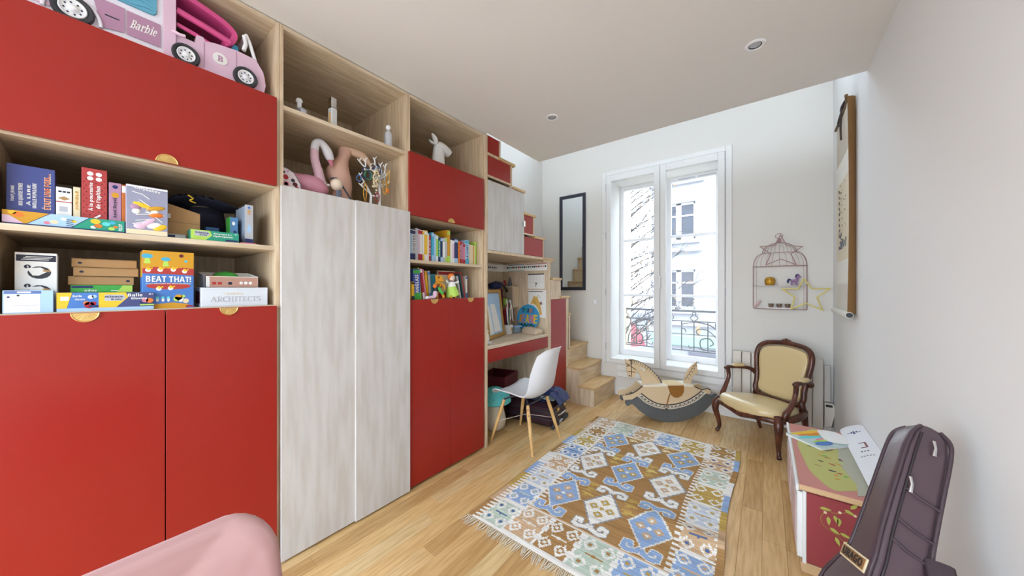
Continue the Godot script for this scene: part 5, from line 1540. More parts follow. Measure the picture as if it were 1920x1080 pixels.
# ---------------------------------------------------------------- things on and under the desk
func desk_things():
	var D := 0.885
	# framed mirror leaning on the niche, its reflection painted on a pale sheet
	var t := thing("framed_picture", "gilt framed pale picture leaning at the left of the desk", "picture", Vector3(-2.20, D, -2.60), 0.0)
	var ux := (Vector3(-2.262, 0, -2.789) - Vector3(-2.135, 0, -2.386)).normalized()
	var nn := Vector3(-ux.z, 0, ux.x)
	if nn.x < 0: nn = -nn
	var b := Basis(ux, Vector3.UP, ux.cross(Vector3.UP)) * Basis(Vector3.RIGHT, -0.12)
	if b.z.x < 0: b = Basis(-ux, Vector3.UP, (-ux).cross(Vector3.UP)) * Basis(Vector3.RIGHT, -0.12)
	var inner := Node3D.new()
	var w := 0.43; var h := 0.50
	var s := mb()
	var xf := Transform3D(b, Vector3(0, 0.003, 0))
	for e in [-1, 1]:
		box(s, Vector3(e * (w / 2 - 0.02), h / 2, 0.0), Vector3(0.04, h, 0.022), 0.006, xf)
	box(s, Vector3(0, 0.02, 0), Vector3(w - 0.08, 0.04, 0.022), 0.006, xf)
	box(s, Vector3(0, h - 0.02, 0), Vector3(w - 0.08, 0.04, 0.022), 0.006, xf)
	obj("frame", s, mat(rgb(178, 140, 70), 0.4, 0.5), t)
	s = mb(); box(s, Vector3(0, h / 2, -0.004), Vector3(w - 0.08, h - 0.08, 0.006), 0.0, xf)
	obj("picture", s, M.ltblue, t)  # pale sheet in place of mirror glass, reflection put into its colour
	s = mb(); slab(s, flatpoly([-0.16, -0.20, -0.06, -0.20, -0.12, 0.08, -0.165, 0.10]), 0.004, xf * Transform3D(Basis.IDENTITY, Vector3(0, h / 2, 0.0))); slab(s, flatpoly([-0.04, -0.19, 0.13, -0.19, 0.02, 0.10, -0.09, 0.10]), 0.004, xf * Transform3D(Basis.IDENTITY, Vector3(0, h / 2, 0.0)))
	obj("print", s, M.paper, t)  # white diagonal bands paint what the mirror reflects
	inner.free()
	# pen pot
	t = thing("pen_pot", "white square pot with a gold patch, full of straws and pencils", "pot", Vector3(-2.30, D, -2.91), PI / 2 + 0.25)
	s = mb()
	var rings := []
	for q in [[0.0, 0.040], [0.10, 0.050], [0.10, 0.044], [0.01, 0.036]]:
		var ring := PackedVector3Array()
		for p in rrect(q[1] * 2, q[1] * 1.6, 0.006, 2): ring.append(Vector3(p.x, q[0], p.y))
		rings.append(ring)
	loft(s, rings)
	obj("pot", s, M.white, t)
	pr(t, 0.006, 0.03, 0.026, 0.042, M.ochre, 0.0005, "patch"); t.get_node("patch").position.z = 0.0372
	var pc := ["crimson", "paper", "lime", "navy", "paper", "silver", "orange", "ltblue", "paper", "cream", "navy", "paper", "rose"]
	for i in pc.size():
		s = mb()
		var a := TAU * i / pc.size()
		var base := Vector3(cos(a) * 0.018, 0.02, sin(a) * 0.014)
		var tip := Vector3(cos(a * 1.7) * 0.07 - 0.01, 0.34 + 0.05 * sin(i * 2.1), sin(a * 1.3) * 0.03)
		tube(s, [base, base.lerp(tip, 0.6), tip], 0.0042, 6)
		obj("pencil", s, M[pc[i]], t)
	s = mb(); tube(s, smooth([Vector3(0.03, 0.38, 0), Vector3(0.05, 0.30, 0.02), Vector3(0.045, 0.20, 0.03), Vector3(0.07, 0.14, 0.03)], 4), 0.006, 6); obj("straw", s, M.paper, t)
	s = mb(); box(s, Vector3(-0.005, 0.19, 0), Vector3(0.05, 0.16, 0.03), 0.004); obj("marker_pack", s, M.navy, t)
	# plastic box
	t = thing("plastic_box", "small pale blue lidded plastic box beside the pen pot", "box", Vector3(-2.27, D, -3.055), PI / 2)
	s = mb(); box(s, Vector3(0, 0.03, -0.03), Vector3(0.11, 0.06, 0.07), 0.006); obj("box", s, mat(rgb(150, 172, 190), 0.3), t)
	s = mb(); box(s, Vector3(0, 0.070, -0.03), Vector3(0.125, 0.018, 0.085), 0.005); obj("lid", s, M.ltblue, t)
	# red doll behind
	t = thing("red_doll", "red hooded doll with a white face on the desk", "doll", Vector3(-2.42, D, -3.02), PI / 2)
	s = mb(); lathe(s, [Vector2(0.06, 0.0), Vector2(0.062, 0.05), Vector2(0.05, 0.14), Vector2(0.045, 0.2), Vector2(0.03, 0.26), Vector2(0.002, 0.28)], 16); obj("cloak", s, M.crimson, t)
	s = mb(); ball(s, Vector3(0.01, 0.17, 0.045), Vector3(0.024, 0.03, 0.016), 10); obj("face", s, M.paper, t)
	s = mb(); ball(s, Vector3(0.02, 0.09, 0.055), Vector3(0.016, 0.014, 0.012), 10); obj("flower", s, M.rose, t)
	# round blue plaque with a child's name
	t = thing("name_plaque", "round blue plaque with a child's name in coloured letters", "plaque", Vector3(-2.20, D, -3.155), 0.0)
	s = mb(); slab(s, ngon(36, 0.155), 0.012, Transform3D(Basis(Vector3.RIGHT, -0.12), Vector3(0.0, 0.168, 0.0))); obj("disc", s, mat(rgb(64, 156, 204), 0.4), t)
	var pf := Transform3D(Basis(Vector3.RIGHT, -0.12), Vector3(0.0, 0.168, 0.0)) * Transform3D(Basis.IDENTITY, Vector3(0, 0, 0.007))
	var cols := ["ochre", "mauve", "yellow", "rose", "yellow"]
	var word := "JEANE"
	for i in 5: letters(word[i], 0.050, 0.10, pf * Transform3D(Basis.IDENTITY, Vector3(-0.112 + i * 0.056, -0.012, 0)), M[cols[i]], t, "letter", "Droid Sans", 700, 0.008)
	for i in 5: letters("TEAMI"[i], 0.03, 0.05, pf * Transform3D(Basis.IDENTITY, Vector3(-0.07 + i * 0.036, 0.085, 0)), M[["navy", "teal", "navy", "orange", "blue"][i]], t, "letter", "Droid Sans", 700, 0.005)
	s = mb()
	for i in 14: ball(s, pf * Vector3(-0.09 + i * 0.014, -0.085 + 0.012 * sin(i * 1.9), 0), Vector3(0.014, 0.010, 0.006), 8)
	obj("garland", s, mat(rgb(24, 86, 96), 0.6), t)
	# beige pouch
	t = thing("beige_pouch", "beige zipped pouch lying at the right of the desk", "pouch", Vector3(-2.10, D, -3.09), -0.15)
	s = mb()
	rings = []
	for q in [[0.0, 0.92], [0.012, 1.0], [0.035, 0.98], [0.055, 0.85], [0.064, 0.6]]:
		var ring := PackedVector3Array()
		for p in rrect(0.24 * q[1], 0.13 * q[1], 0.03 * q[1], 4): ring.append(Vector3(p.x + q[0] * 0.2, q[0] + maxf(0, -p.x) * 0.12 * (q[0] / 0.06), p.y))
		rings.append(ring)
	loft(s, rings)
	obj("pouch", s, mat(rgb(206, 184, 158), 0.75), t)
	s = mb(); tube(s, [Vector3(0.115, 0.03, 0.05), Vector3(0.125, 0.034, 0.0), Vector3(0.115, 0.03, -0.05)], 0.004, 6); obj("zip", s, M.cream, t)
	# figurine at the left front
	t = thing("white_figurine", "small white figurine at the front left corner of the desk", "figurine", Vector3(-2.035, D, -2.262), 0.0)
	s = mb(); box(s, Vector3(0, 0.012, 0), Vector3(0.07, 0.024, 0.06), 0.006); obj("base", s, M.white, t)
	s = mb(); lathe(s, [Vector2(0.018, 0.024), Vector2(0.022, 0.05), Vector2(0.015, 0.09), Vector2(0.008, 0.105)], 12); ball(s, Vector3(0, 0.118, 0), Vector3(0.013, 0.016, 0.013), 10); obj("figure", s, M.white, t)
	# calendars on the niche wall
	var zc := -3.1825
	t = thing("wall_calendar", "white calendar sheet with a ruled grid on the niche wall, upper one", "calendar", Vector3(-2.105, 1.39, zc), 0.0)
	obj("sheet", bxs(Vector3(-0.115, 0, 0), Vector3(0.115, 0.17, 0.003), 0.0008), M.paper, t)
	s = mb()
	for i in 5: bx(s, Vector3(-0.075 + i * 0.045, 0.09, 0.003), Vector3(-0.073 + i * 0.045, 0.155, 0.0036))
	bx(s, Vector3(-0.11, 0.075, 0.003), Vector3(0.11, 0.077, 0.0036))
	obj("ruled_line", s, M.silver, t)
	s = mb(); bx(s, Vector3(-0.113, 0.163, 0.001), Vector3(0.113, 0.176, 0.005), 0.001); obj("binding", s, M.dark, t)
	letters("?", 0.03, 0.045, Transform3D(Basis.IDENTITY, Vector3(0.0, 0.05, 0.0036)), M.dark, t)
	t = thing("wall_drawing", "white sheet with an ochre animal drawing on the niche wall, lower one", "drawing", Vector3(-2.09, 1.06, zc), 0.0)
	obj("sheet", bxs(Vector3(-0.122, 0, 0), Vector3(0.122, 0.315, 0.003), 0.0008), M.paper, t)
	s = mb(); bx(s, Vector3(-0.115, 0.295, 0.003), Vector3(0.08, 0.302, 0.0038)); obj("binding", s, M.dark, t)
	pp(t, [-0.09, 0.16, -0.06, 0.21, -0.045, 0.25, -0.01, 0.235, 0.0, 0.25, 0.045, 0.15, 0.07, 0.04, 0.04, 0.03, 0.02, 0.10, -0.03, 0.15], mat(rgb(220, 176, 92), 0.7), 0.0036, "painted_animal")
	pp(t, [0.035, 0.17, 0.06, 0.19, 0.075, 0.155, 0.05, 0.145], mat(rgb(140, 116, 100), 0.7), 0.0038, "painted_patch")
	s = mb()
	for q in [[0.02, 0.245, 0.05, 0.225], [0.01, 0.26, 0.03, 0.25], [-0.05, 0.20, -0.01, 0.15]]: rod(s, Vector3(q[0], q[1], 0.0038), Vector3(q[2], q[3], 0.0038), 0.0016, 4)
	obj("pen_stroke", s, M.ink, t)
	# alphabet frieze bent round the corner
	t = thing("alphabet_frieze", "long paper frieze of small animals along the top of the desk niche", "frieze", Vector3(-2.60, 1.60, -3.18), 0.0)
	s = mb()
	sheet(s, [PackedVector3Array([Vector3(0.006, 0, 0.42), Vector3(0.008, 0, 0.12), Vector3(0.06, 0, 0.012), Vector3(0.65, 0, 0.004)]), PackedVector3Array([Vector3(0.006, 0.085, 0.42), Vector3(0.008, 0.085, 0.12), Vector3(0.06, 0.085, 0.012), Vector3(0.65, 0.085, 0.004)])], 0.0015)
	obj("strip", s, M.paper, t)
	var rng := RandomNumberGenerator.new(); rng.seed = 4
	for i in 20:
		s = mb()
		var x := 0.085 + i * 0.0285
		slab(s, flatpoly([-0.011, 0.0, -0.004, -0.008, 0.006, -0.007, 0.011, 0.002, 0.006, 0.012, -0.002, 0.007, -0.008, 0.013]), 0.001, Transform3D(Basis(Vector3.BACK, rng.randf_range(-0.6, 0.6)).scaled(Vector3.ONE * rng.randf_range(0.8, 1.3)), Vector3(x, 0.045, 0.0105 - 0.0006 * i * 0.5 + 0.001)))
		obj("animal_print", s, M[["dark", "plum", "ink", "brick", "teal"][rng.randi_range(0, 4)]], t)
	for i in 8:
		s = mb()
		slab(s, flatpoly([-0.011, 0.0, -0.004, -0.008, 0.006, -0.007, 0.011, 0.002, 0.006, 0.012, -0.008, 0.013]), 0.001, Transform3D(Basis(Vector3.UP, PI / 2), Vector3(0.0098, 0.042, 0.14 + i * 0.034)))
		obj("animal_print", s, M[["dark", "ink", "navy"][i % 3]], t)
	s = mb(); bx(s, Vector3(0.065, 0.074, 0.009), Vector3(0.34, 0.080, 0.0115)); obj("border_line", s, M.blue, t)
	s = mb(); bx(s, Vector3(0.35, 0.074, 0.007), Vector3(0.645, 0.080, 0.009)); obj("border_line", s, M.crimson, t)
	s = mb(); bx(s, Vector3(0.065, 0.004, 0.009), Vector3(0.34, 0.008, 0.0115)); obj("border_line", s, M.teal, t)
	# bits on the small corner shelves
	t = thing("red_toy", "small red toy on the upper corner shelf of the desk niche", "toy", Vector3(-2.53, 1.423, -3.12), 0.4)
	s = mb(); ball(s, Vector3(0, 0.026, 0), Vector3(0.026, 0.026, 0.024), 12); ball(s, Vector3(0.008, 0.058, 0.002), Vector3(0.014, 0.014, 0.014), 10); obj("body", s, M.crimson, t)
	s = mb(); ball(s, Vector3(0.0, 0.03, 0.02), Vector3(0.010, 0.010, 0.006), 8); obj("face", s, M.paper, t)
	t = thing("grey_figurine", "small dark grey figurine beside the red toy on the corner shelf", "figurine", Vector3(-2.44, 1.423, -3.12), 0.0)
	s = mb(); lathe(s, [Vector2(0.022, 0), Vector2(0.024, 0.03), Vector2(0.012, 0.08), Vector2(0.002, 0.115)], 12); obj("figure", s, mat(rgb(90, 96, 110), 0.5), t)
	t = thing("green_apple_toy", "lime green apple shaped toy on the lower corner shelf", "toy", Vector3(-2.50, 1.183, -3.10), 0.0)
	s = mb(); ball(s, Vector3(0, 0.05, 0), Vector3(0.045, 0.05, 0.04), 14); obj("body", s, M.lime, t)
	s = mb(); rod(s, Vector3(0, 0.095, 0), Vector3(0.008, 0.12, 0), 0.004, 6); obj("stem", s, M.card, t)
	t = thing("pencil_case", "dark blue pencil case with black strap on top of the mirror frame's corner", "pencil case", Vector3(-2.50, D, -2.94), PI / 2)
	s = mb(); box(s, Vector3(0, 0.25, 0), Vector3(0.20, 0.5, 0.05), 0.01); obj("stand", s, M.plum, t)
	s = mb(); tube(s, [Vector3(-0.10, 0.54, 0.0), Vector3(-0.02, 0.55, 0.0), Vector3(0.06, 0.54, 0.0)], [0.035, 0.045, 0.03], 12); obj("case", s, M.navy, t)
	s = mb(); tube(s, smooth([Vector3(-0.04, 0.585, 0.02), Vector3(0.05, 0.57, 0.04), Vector3(0.12, 0.51, 0.04), Vector3(0.16, 0.47, 0.03)], 4), 0.012, 8); obj("strap", s, M.dark, t)
	t.set_meta("label", "plum folder topped by a dark blue pencil case, behind the gilt framed picture")
	# under the desk
	t = thing("mushroom_lamp", "white mushroom lamp with dotted turquoise cap under the desk", "lamp", Vector3(-2.15, 0, -2.50), 0.0)
	s = mb(); lathe(s, [Vector2(0.075, 0.0), Vector2(0.105, 0.03), Vector2(0.115, 0.09), Vector2(0.10, 0.16), Vector2(0.088, 0.22), Vector2(0.085, 0.27)], 28); obj("stem", s, mat(rgb(226, 216, 196), 0.5), t)
	s = mb(); lathe(s, [Vector2(0.085, 0.262), Vector2(0.15, 0.262), Vector2(0.168, 0.275), Vector2(0.155, 0.32), Vector2(0.115, 0.372), Vector2(0.06, 0.402), Vector2(0.002, 0.41)], 32); obj("cap", s, M.aqua, t)
	for q in [[0.3, 0.9], [1.2, 0.6], [0.9, 1.15], [-0.4, 0.7], [2.0, 1.0], [0.35, 0.35], [-1.0, 1.0], [1.7, 0.3]]:
		s = mb(); var p := Vector3(cos(q[0]) * sin(q[1]) * 0.165, 0.275 + cos(q[1]) * 0.132, sin(q[0]) * sin(q[1]) * 0.165)
		ball(s, p, Vector3(0.005, 0.005, 0.005), 6); obj("dot", s, M.dark, t)
	t = thing("dark_red_crate", "dark red open crate at the back under the desk", "crate", Vector3(-2.40, 0, -2.86), 0.25)
	s = mb()
	bx(s, Vector3(-0.16, 0, -0.18), Vector3(0.16, 0.02, 0.18), 0.003)
	for e in [-1, 1]:
		bx(s, Vector3(-0.16, 0.0, e * 0.17 - 0.01), Vector3(0.16, 0.44, e * 0.17 + 0.01), 0.003)
		bx(s, Vector3(e * 0.15 - 0.01, 0.0, -0.16), Vector3(e * 0.15 + 0.01, 0.44, 0.16), 0.003)
	obj("crate", s, mat(rgb(96, 20, 34), 0.5), t)
	t = thing("suitcase", "dark suitcase lying flat under the desk chair", "suitcase", Vector3(-1.97, 0, -2.97), 0.12)
	s = mb(); box(s, Vector3(0, 0.125, 0), Vector3(0.56, 0.23, 0.40), 0.035); obj("shell", s, mat(rgb(46, 22, 34), 0.35), t)
	s = mb()
	for yy in [0.09, 0.165]:
		var ring := []
		for p in rrect(0.565, 0.405, 0.04, 4): ring.append(Vector3(p.x, yy, p.y))
		tube(s, ring, 0.006, 6, 1.0, true)
	obj("piping", s, M.dark, t)
	for e in [[0.05, 0.20], [-0.20, -0.05]]: obj("corner_guard", bxs(Vector3(0.27, 0.0, e[0]), Vector3(0.30, 0.05, e[1]), 0.008), M.rubber, t)
	s = mb(); tube(s, [Vector3(0.282, 0.10, 0.05), Vector3(0.31, 0.115, 0.04), Vector3(0.31, 0.115, -0.08), Vector3(0.282, 0.10, -0.09)], 0.010, 8); obj("handle", s, M.chrome, t)
	s = mb(); box(s, Vector3(0.285, 0.16, 0.06), Vector3(0.016, 0.03, 0.05), 0.004); box(s, Vector3(0.285, 0.16, -0.12), Vector3(0.016, 0.03, 0.05), 0.004); obj("latch", s, M.brass, t)
	s = mb(); rod(s, Vector3(0.285, 0.02, 0.19), Vector3(0.285, 0.03, -0.19), 0.012, 8); obj("base_rail", s, M.silver, t)
	var cl := ["navy", "dark", "silver", "ink", "navy"]
	for i in 5:
		var c := thing("folded_cloth", ["crumpled navy garment lying undermost on the suitcase", "crumpled dark grey garment on the suitcase, towards the stair", "crumpled pale grey green garment on top of the suitcase pile", "crumpled blackish garment on the suitcase, behind the chair seat", "crumpled dark blue garment hanging over the suitcase end"][i], "garment", Vector3(-1.97, 0.242, -2.97), 0.12, "clothes on the suitcase")
		var g := []
		rng.seed = 60 + i
		var cx: float = [0.05, 0.16, 0.14, 0.0, 0.20][i]; var cz: float = [0.0, -0.08, 0.0, 0.08, -0.02][i]
		for a in 22:
			var row := PackedVector3Array()
			for k in 22:
				var u := (k / 21.0 - 0.5); var v := (a / 21.0 - 0.5)
				var edge := clampf(1.0 - pow(Vector2(u, v).length() * 2.0 + 0.12 * sin(atan2(v, u) * 5.0 + i), 3.0), 0.0, 1.0)
				var y := (0.006 + i * 0.012 + (0.020 + 0.007 * i) * edge + 0.013 * sin(u * 21 + i * 2 + v * 8 + 2.0 * sin(v * 9 + i)) * edge + 0.010 * sin(v * 24 - i + u * 7) * edge)
				if cx + u * 0.3 > 0.29: y = minf(y, 0.02 + i * 0.012) - (cx + u * 0.3 - 0.29) * 1.2
				row.append(Vector3(cx + u * 0.26, y, cz + v * 0.28))
			g.append(row)
		s = mb(); sheet(s, g, -0.006)
		var m2 = M[cl[i]] if i != 2 else mat(rgb(150, 168, 172), 0.9)
		obj("cloth", s, m2, c)

# ---------------------------------------------------------------- chairs
func chairs():
	# white shell chair at the desk
	var t := thing("shell_chair", "white moulded shell chair on splayed wooden legs at the desk", "chair", Vector3(-1.76, 0, -2.49), -PI / 2)
	var prof := [[0.245, 0.418, 0.185], [0.228, 0.443, 0.212], [0.17, 0.452, 0.228], [0.08, 0.438, 0.236], [0.0, 0.428, 0.238], [-0.08, 0.426, 0.236], [-0.15, 0.440, 0.230], [-0.20, 0.485, 0.224], [-0.235, 0.56, 0.218], [-0.262, 0.65, 0.208], [-0.285, 0.74, 0.192], [-0.308, 0.82, 0.165], [-0.326, 0.868, 0.125], [-0.336, 0.888, 0.075]]
	var g := []
	for i in prof.size():
		var q: Array = prof[i]
		var row := PackedVector3Array()
		var f := float(i) / (prof.size() - 1)
		for k in 17:
			var u := k / 8.0 - 1.0
			var c := pow(absf(u), 2.6)
			var seat := clampf(1.0 - absf(f - 0.32) / 0.32, 0.0, 1.0)
			var back := clampf((f - 0.42) / 0.25, 0.0, 1.0) * (1.0 - clampf((f - 0.85) / 0.15, 0.0, 0.9))
			row.append(Vector3(u * q[2], q[1] + c * (0.055 * seat + 0.018 * (1 - f)), q[0] + c * 0.075 * back))
		g.append(row)
	var s := mb()
	sheet(s, g, 0.007)
	obj("shell", s, mat(rgb(232, 232, 234), 0.35), t)
	var beech := wood(noise_tex(31, 0.02, [rgb(206, 160, 96), rgb(226, 186, 124)], [0.3, 0.7], 256), Vector3(6, 0.8, 6), Color.WHITE, 0.45, false)
	for e in [Vector2(-1, -1), Vector2(1, -1), Vector2(-1, 1), Vector2(1, 1)]:
		s = mb()
		var a := Vector3(e.x * 0.155, 0.385, e.y * 0.130 - 0.0)
		var b := Vector3(e.x * 0.228, 0.0, e.y * 0.230)
		tube(s, [a, a.lerp(b, 0.25), a.lerp(b, 0.55), b], [0.0135, 0.0165, 0.0155, 0.0105], 12)
		obj("leg", s, beech, t)
		s = mb()
		rod(s, a.lerp(b, 0.05) + Vector3(0, 0.02, 0), Vector3(e.x * 0.075, 0.412, e.y * 0.06), 0.008, 8)
		obj("bracket", s, M.dark, t)
		s = mb()
		rod(s, a.lerp(b, 0.52), Vector3(-e.x * 0.0, 0.235, 0.0), 0.004, 6)
		obj("brace", s, M.chrome, t)
		s = mb()
		for f in [0.08, 0.20]: ball(s, a.lerp(b, f) + Vector3(e.x * 0.014, 0, e.y * 0.008), Vector3.ONE * 0.005, 6)
		obj("bolt", s, M.dark, t)
	s = mb()
	tube(s, [Vector3(-0.15, 0.385, 0.128), Vector3(0.15, 0.385, 0.128)], 0.006, 6)
	tube(s, [Vector3(-0.15, 0.385, -0.128), Vector3(0.15, 0.385, -0.128)], 0.006, 6)
	obj("cross_bar", s, M.dark, t)
	# pink velvet chair in the foreground
	t = thing("velvet_chair", "dusty pink velvet chair back in the foreground, cut by the frame's lower edge", "chair", Vector3(-0.75, 0, 0.02), PI / 2)
	var vel := mat(rgb(190, 147, 143), 0.85)
	vel.rim_enabled = true; vel.rim = 0.5; vel.rim_tint = 0.6
	vel.albedo_texture = noise_tex(41, 0.006, [rgb(226, 214, 214), rgb(255, 255, 255)], [0.3, 0.75], 256)
	s = mb()
	var front := []
	var outl := rrect(0.60, 0.46, 0.085, 7)
	for q in [[0.29, 0.030], [0.20, 0.034], [0.08, 0.034], [0.03, 0.030], [0.010, 0.022], [0.0, 0.008], [0.0, -0.010], [0.010, -0.022], [0.03, -0.028], [0.20, -0.030], [0.29, -0.028]]:
		var ring := PackedVector3Array()
		for p in outl:
			var x := signf(p.x) * maxf(absf(p.x) - q[0], 0.002)
			var y := signf(p.y) * maxf(absf(p.y) - q[0] * 0.75, 0.002) + 0.23
			ring.append(Vector3(x, 0.415 + y, -0.05 - y * 0.42 - 0.02 * sin(y * 6.0) + 0.05 * pow(absf(x) / 0.3, 2.5) + q[1]))
		front.append(ring)
	loft(s, front)
	obj("back", s, vel, t)
	s = mb()
	var rings := []
	for q in [[0.385, 0.90], [0.395, 1.0], [0.45, 1.0], [0.475, 0.95], [0.485, 0.8]]:
		var ring := PackedVector3Array()
		for p in rrect(0.54 * q[1], 0.50 * q[1], 0.10, 5): ring.append(Vector3(p.x, q[0], p.y + 0.20))
		rings.append(ring)
	loft(s, rings)
	obj("seat", s, vel, t)
	for e in [Vector2(-1, -1), Vector2(1, -1), Vector2(-1, 1), Vector2(1, 1)]:
		s = mb()
		rod(s, Vector3(e.x * 0.18, 0.39, 0.2 + e.y * 0.16), Vector3(e.x * 0.24, 0.0, 0.2 + e.y * 0.22), 0.014, 10, 0.009)
		obj("leg", s, M.black, t)
	# carved armchair by the radiator
	t = thing("carved_armchair", "carved dark walnut armchair with cream leather seat, back and arm pads", "armchair", Vector3(-0.005, 0, -3.817), deg_to_rad(-35.6))
	var wal := wood(noise_tex(51, 0.02, [rgb(66, 32, 22), rgb(104, 56, 38)], [0.3, 0.75], 256), Vector3(5, 1.2, 5), Color.WHITE, 0.3, false)
	var lea := mat(rgb(212, 188, 140), 0.3)
	lea.clearcoat_enabled = true; lea.clearcoat = 0.4; lea.clearcoat_roughness = 0.25
	for e in [-1.0, 1.0]:
		s = mb()
		tube(s, smooth([Vector3(0.262 * e, 0.335, 0.225), Vector3(0.287 * e, 0.285, 0.252), Vector3(0.292 * e, 0.22, 0.258), Vector3(0.278 * e, 0.13, 0.240), Vector3(0.272 * e, 0.06, 0.230), Vector3(0.283 * e, 0.018, 0.240), Vector3(0.294 * e, 0.006, 0.252)], 5), [0.030, 0.031, 0.032, 0.033, 0.034, 0.034, 0.033, 0.032, 0.031, 0.030, 0.028, 0.027, 0.025, 0.024, 0.022, 0.021, 0.020, 0.019, 0.018, 0.0175, 0.017, 0.0165, 0.016, 0.016, 0.016, 0.017, 0.018, 0.018, 0.017, 0.015, 0.012], 12)
		obj("leg", s, wal, t)
		s = mb()
		tube(s, smooth([Vector3(0.212 * e, 0.33, -0.165), Vector3(0.214 * e, 0.22, -0.175), Vector3(0.214 * e, 0.10, -0.20), Vector3(0.216 * e, 0.003, -0.235)], 4), [0.026, 0.025, 0.024, 0.023, 0.022, 0.021, 0.020, 0.019, 0.018, 0.017, 0.016, 0.015, 0.014], 10)
		obj("leg", s, wal, t)
		# arm and its support
		s = mb()
		tube(s, smooth([Vector3(0.236 * e, 0.560, -0.20), Vector3(0.262 * e, 0.595, -0.14), Vector3(0.292 * e, 0.605, -0.05), Vector3(0.306 * e, 0.610, 0.04), Vector3(0.310 * e, 0.606, 0.085), Vector3(0.308 * e, 0.590, 0.10)], 4), [0.030, 0.025, 0.022, 0.019, 0.017, 0.016, 0.016, 0.016, 0.016, 0.016, 0.016, 0.017, 0.017, 0.018, 0.020, 0.022, 0.024, 0.025, 0.025, 0.022, 0.014], 10)
		tube(s, smooth([Vector3(0.308 * e, 0.600, 0.08), Vector3(0.300 * e, 0.52, 0.078), Vector3(0.300 * e, 0.44, 0.115), Vector3(0.290 * e, 0.37, 0.165), Vector3(0.280 * e, 0.325, 0.175)], 5), [0.021, 0.0205, 0.020, 0.019, 0.0185, 0.018, 0.018, 0.018, 0.018, 0.019, 0.019, 0.020, 0.021, 0.022, 0.024, 0.026, 0.027, 0.028, 0.028, 0.028, 0.026], 10)
		obj("arm", s, wal, t)
		s = mb()
		tube(s, smooth([Vector3(0.278 * e, 0.618, -0.105), Vector3(0.290 * e, 0.626, -0.07), Vector3(0.300 * e, 0.628, -0.01), Vector3(0.305 * e, 0.622, 0.035)], 4), [0.006, 0.015, 0.020, 0.023, 0.025, 0.026, 0.026, 0.026, 0.025, 0.023, 0.019, 0.013, 0.005], 12, 0.8)
		obj("arm_pad", s, lea, t)
	# seat rail: front, sides, back
	s = mb()
	var fr := smooth([Vector3(-0.275, 0.30, 0.235), Vector3(-0.20, 0.305, 0.27), Vector3(-0.09, 0.295, 0.295), Vector3(0.0, 0.278, 0.302), Vector3(0.09, 0.295, 0.295), Vector3(0.20, 0.305, 0.27), Vector3(0.275, 0.30, 0.235)], 5)
	tube(s, fr, 0.026, 10)
	obj("front_rail", s, wal, t)
	s = mb(); ball(s, Vector3(0, 0.282, 0.318), Vector3(0.035, 0.020, 0.014), 12); obj("carved_shell", s, wal, t)
	for e in [-1.0, 1.0]:
		s = mb()
		tube(s, smooth([Vector3(0.275 * e, 0.30, 0.235), Vector3(0.288 * e, 0.305, 0.10), Vector3(0.262 * e, 0.305, -0.05), Vector3(0.212 * e, 0.305, -0.17)], 4), 0.026, 10)
		obj("side_rail", s, wal, t)
	s = mb(); rod(s, Vector3(-0.21, 0.30, -0.17), Vector3(0.21, 0.30, -0.17), 0.022, 10); obj("rear_rail", s, wal, t)
	# seat cushion
	var outline := []
	for k in 40:
		var a := TAU * k / 40
		var c := cos(a); var d := sin(a)
		var x := signf(c) * pow(absf(c), 0.55)
		var z := signf(d) * pow(absf(d), 0.55)
		var zz := 0.05 + z * 0.225
		var wd := lerpf(0.215, 0.292, clampf((zz + 0.175) / 0.4, 0, 1))
		outline.append(Vector3(x * wd, 0, zz + (0.045 * (1.0 - x * x) if z > 0 else 0.0)))
	rings = []
	for q in [[0.300, 0.985], [0.325, 1.015], [0.352, 1.02], [0.375, 0.99], [0.392, 0.92], [0.405, 0.78], [0.412, 0.5], [0.415, 0.2], [0.416, 0.02]]:
		var ring := PackedVector3Array()
		for p in outline:
			var v := Vector3(p.x * q[1], q[0], 0.06 + (p.z - 0.06) * q[1])
			if q[0] > 0.35: v.y -= 0.04 * clampf((0.24 - v.z) / 0.4, 0.0, 1.0)
			ring.append(v)
		rings.append(ring)
	s = mb(); loft(s, rings); obj("seat_cushion", s, lea, t)
	s = mb()
	for k in 52:
		var p: Vector3 = fr[0].lerp(fr[fr.size() - 1], k / 51.0)
		var idx := k / 51.0 * (fr.size() - 1)
		p = fr[int(idx)].lerp(fr[mini(int(idx) + 1, fr.size() - 1)], idx - int(idx))
		ball(s, p + Vector3(0, 0.024, 0.018), Vector3.ONE * 0.0045, 6)
	obj("nail_head", s, M.brass, t).set_meta("kind", "stuff")
	# back: cartouche frame with leather panel
	var tilt := Transform3D(Basis(Vector3.RIGHT, -0.20), Vector3(0, 0.335, -0.165))
	var loop := []
	var half := [[0.0, 0.012], [0.08, 0.012], [0.15, 0.022], [0.195, 0.045], [0.212, 0.09], [0.208, 0.15], [0.214, 0.23], [0.230, 0.33], [0.238, 0.42], [0.222, 0.49], [0.175, 0.53], [0.10, 0.548], [0.0, 0.558]]
	var ctrl := []
	for q in half: ctrl.append(Vector3(q[0], q[1], 0))
	for k in range(half.size() - 2, 0, -1): ctrl.append(Vector3(-half[k][0], half[k][1], 0))
	var n2 := ctrl.size()
	for k in n2:
		for j in 4: loop.append(ctrl[k].cubic_interpolate(ctrl[(k + 1) % n2], ctrl[(k - 1 + n2) % n2], ctrl[(k + 2) % n2], j / 4.0))
	var wl := []
	for p in loop: wl.append(tilt * (p + Vector3(0, 0, 0.03 * pow(absf(p.x) / 0.24, 2))))
	s = mb(); tube(s, wl, 0.022, 10, 1.0, true); obj("back_frame", s, wal, t)
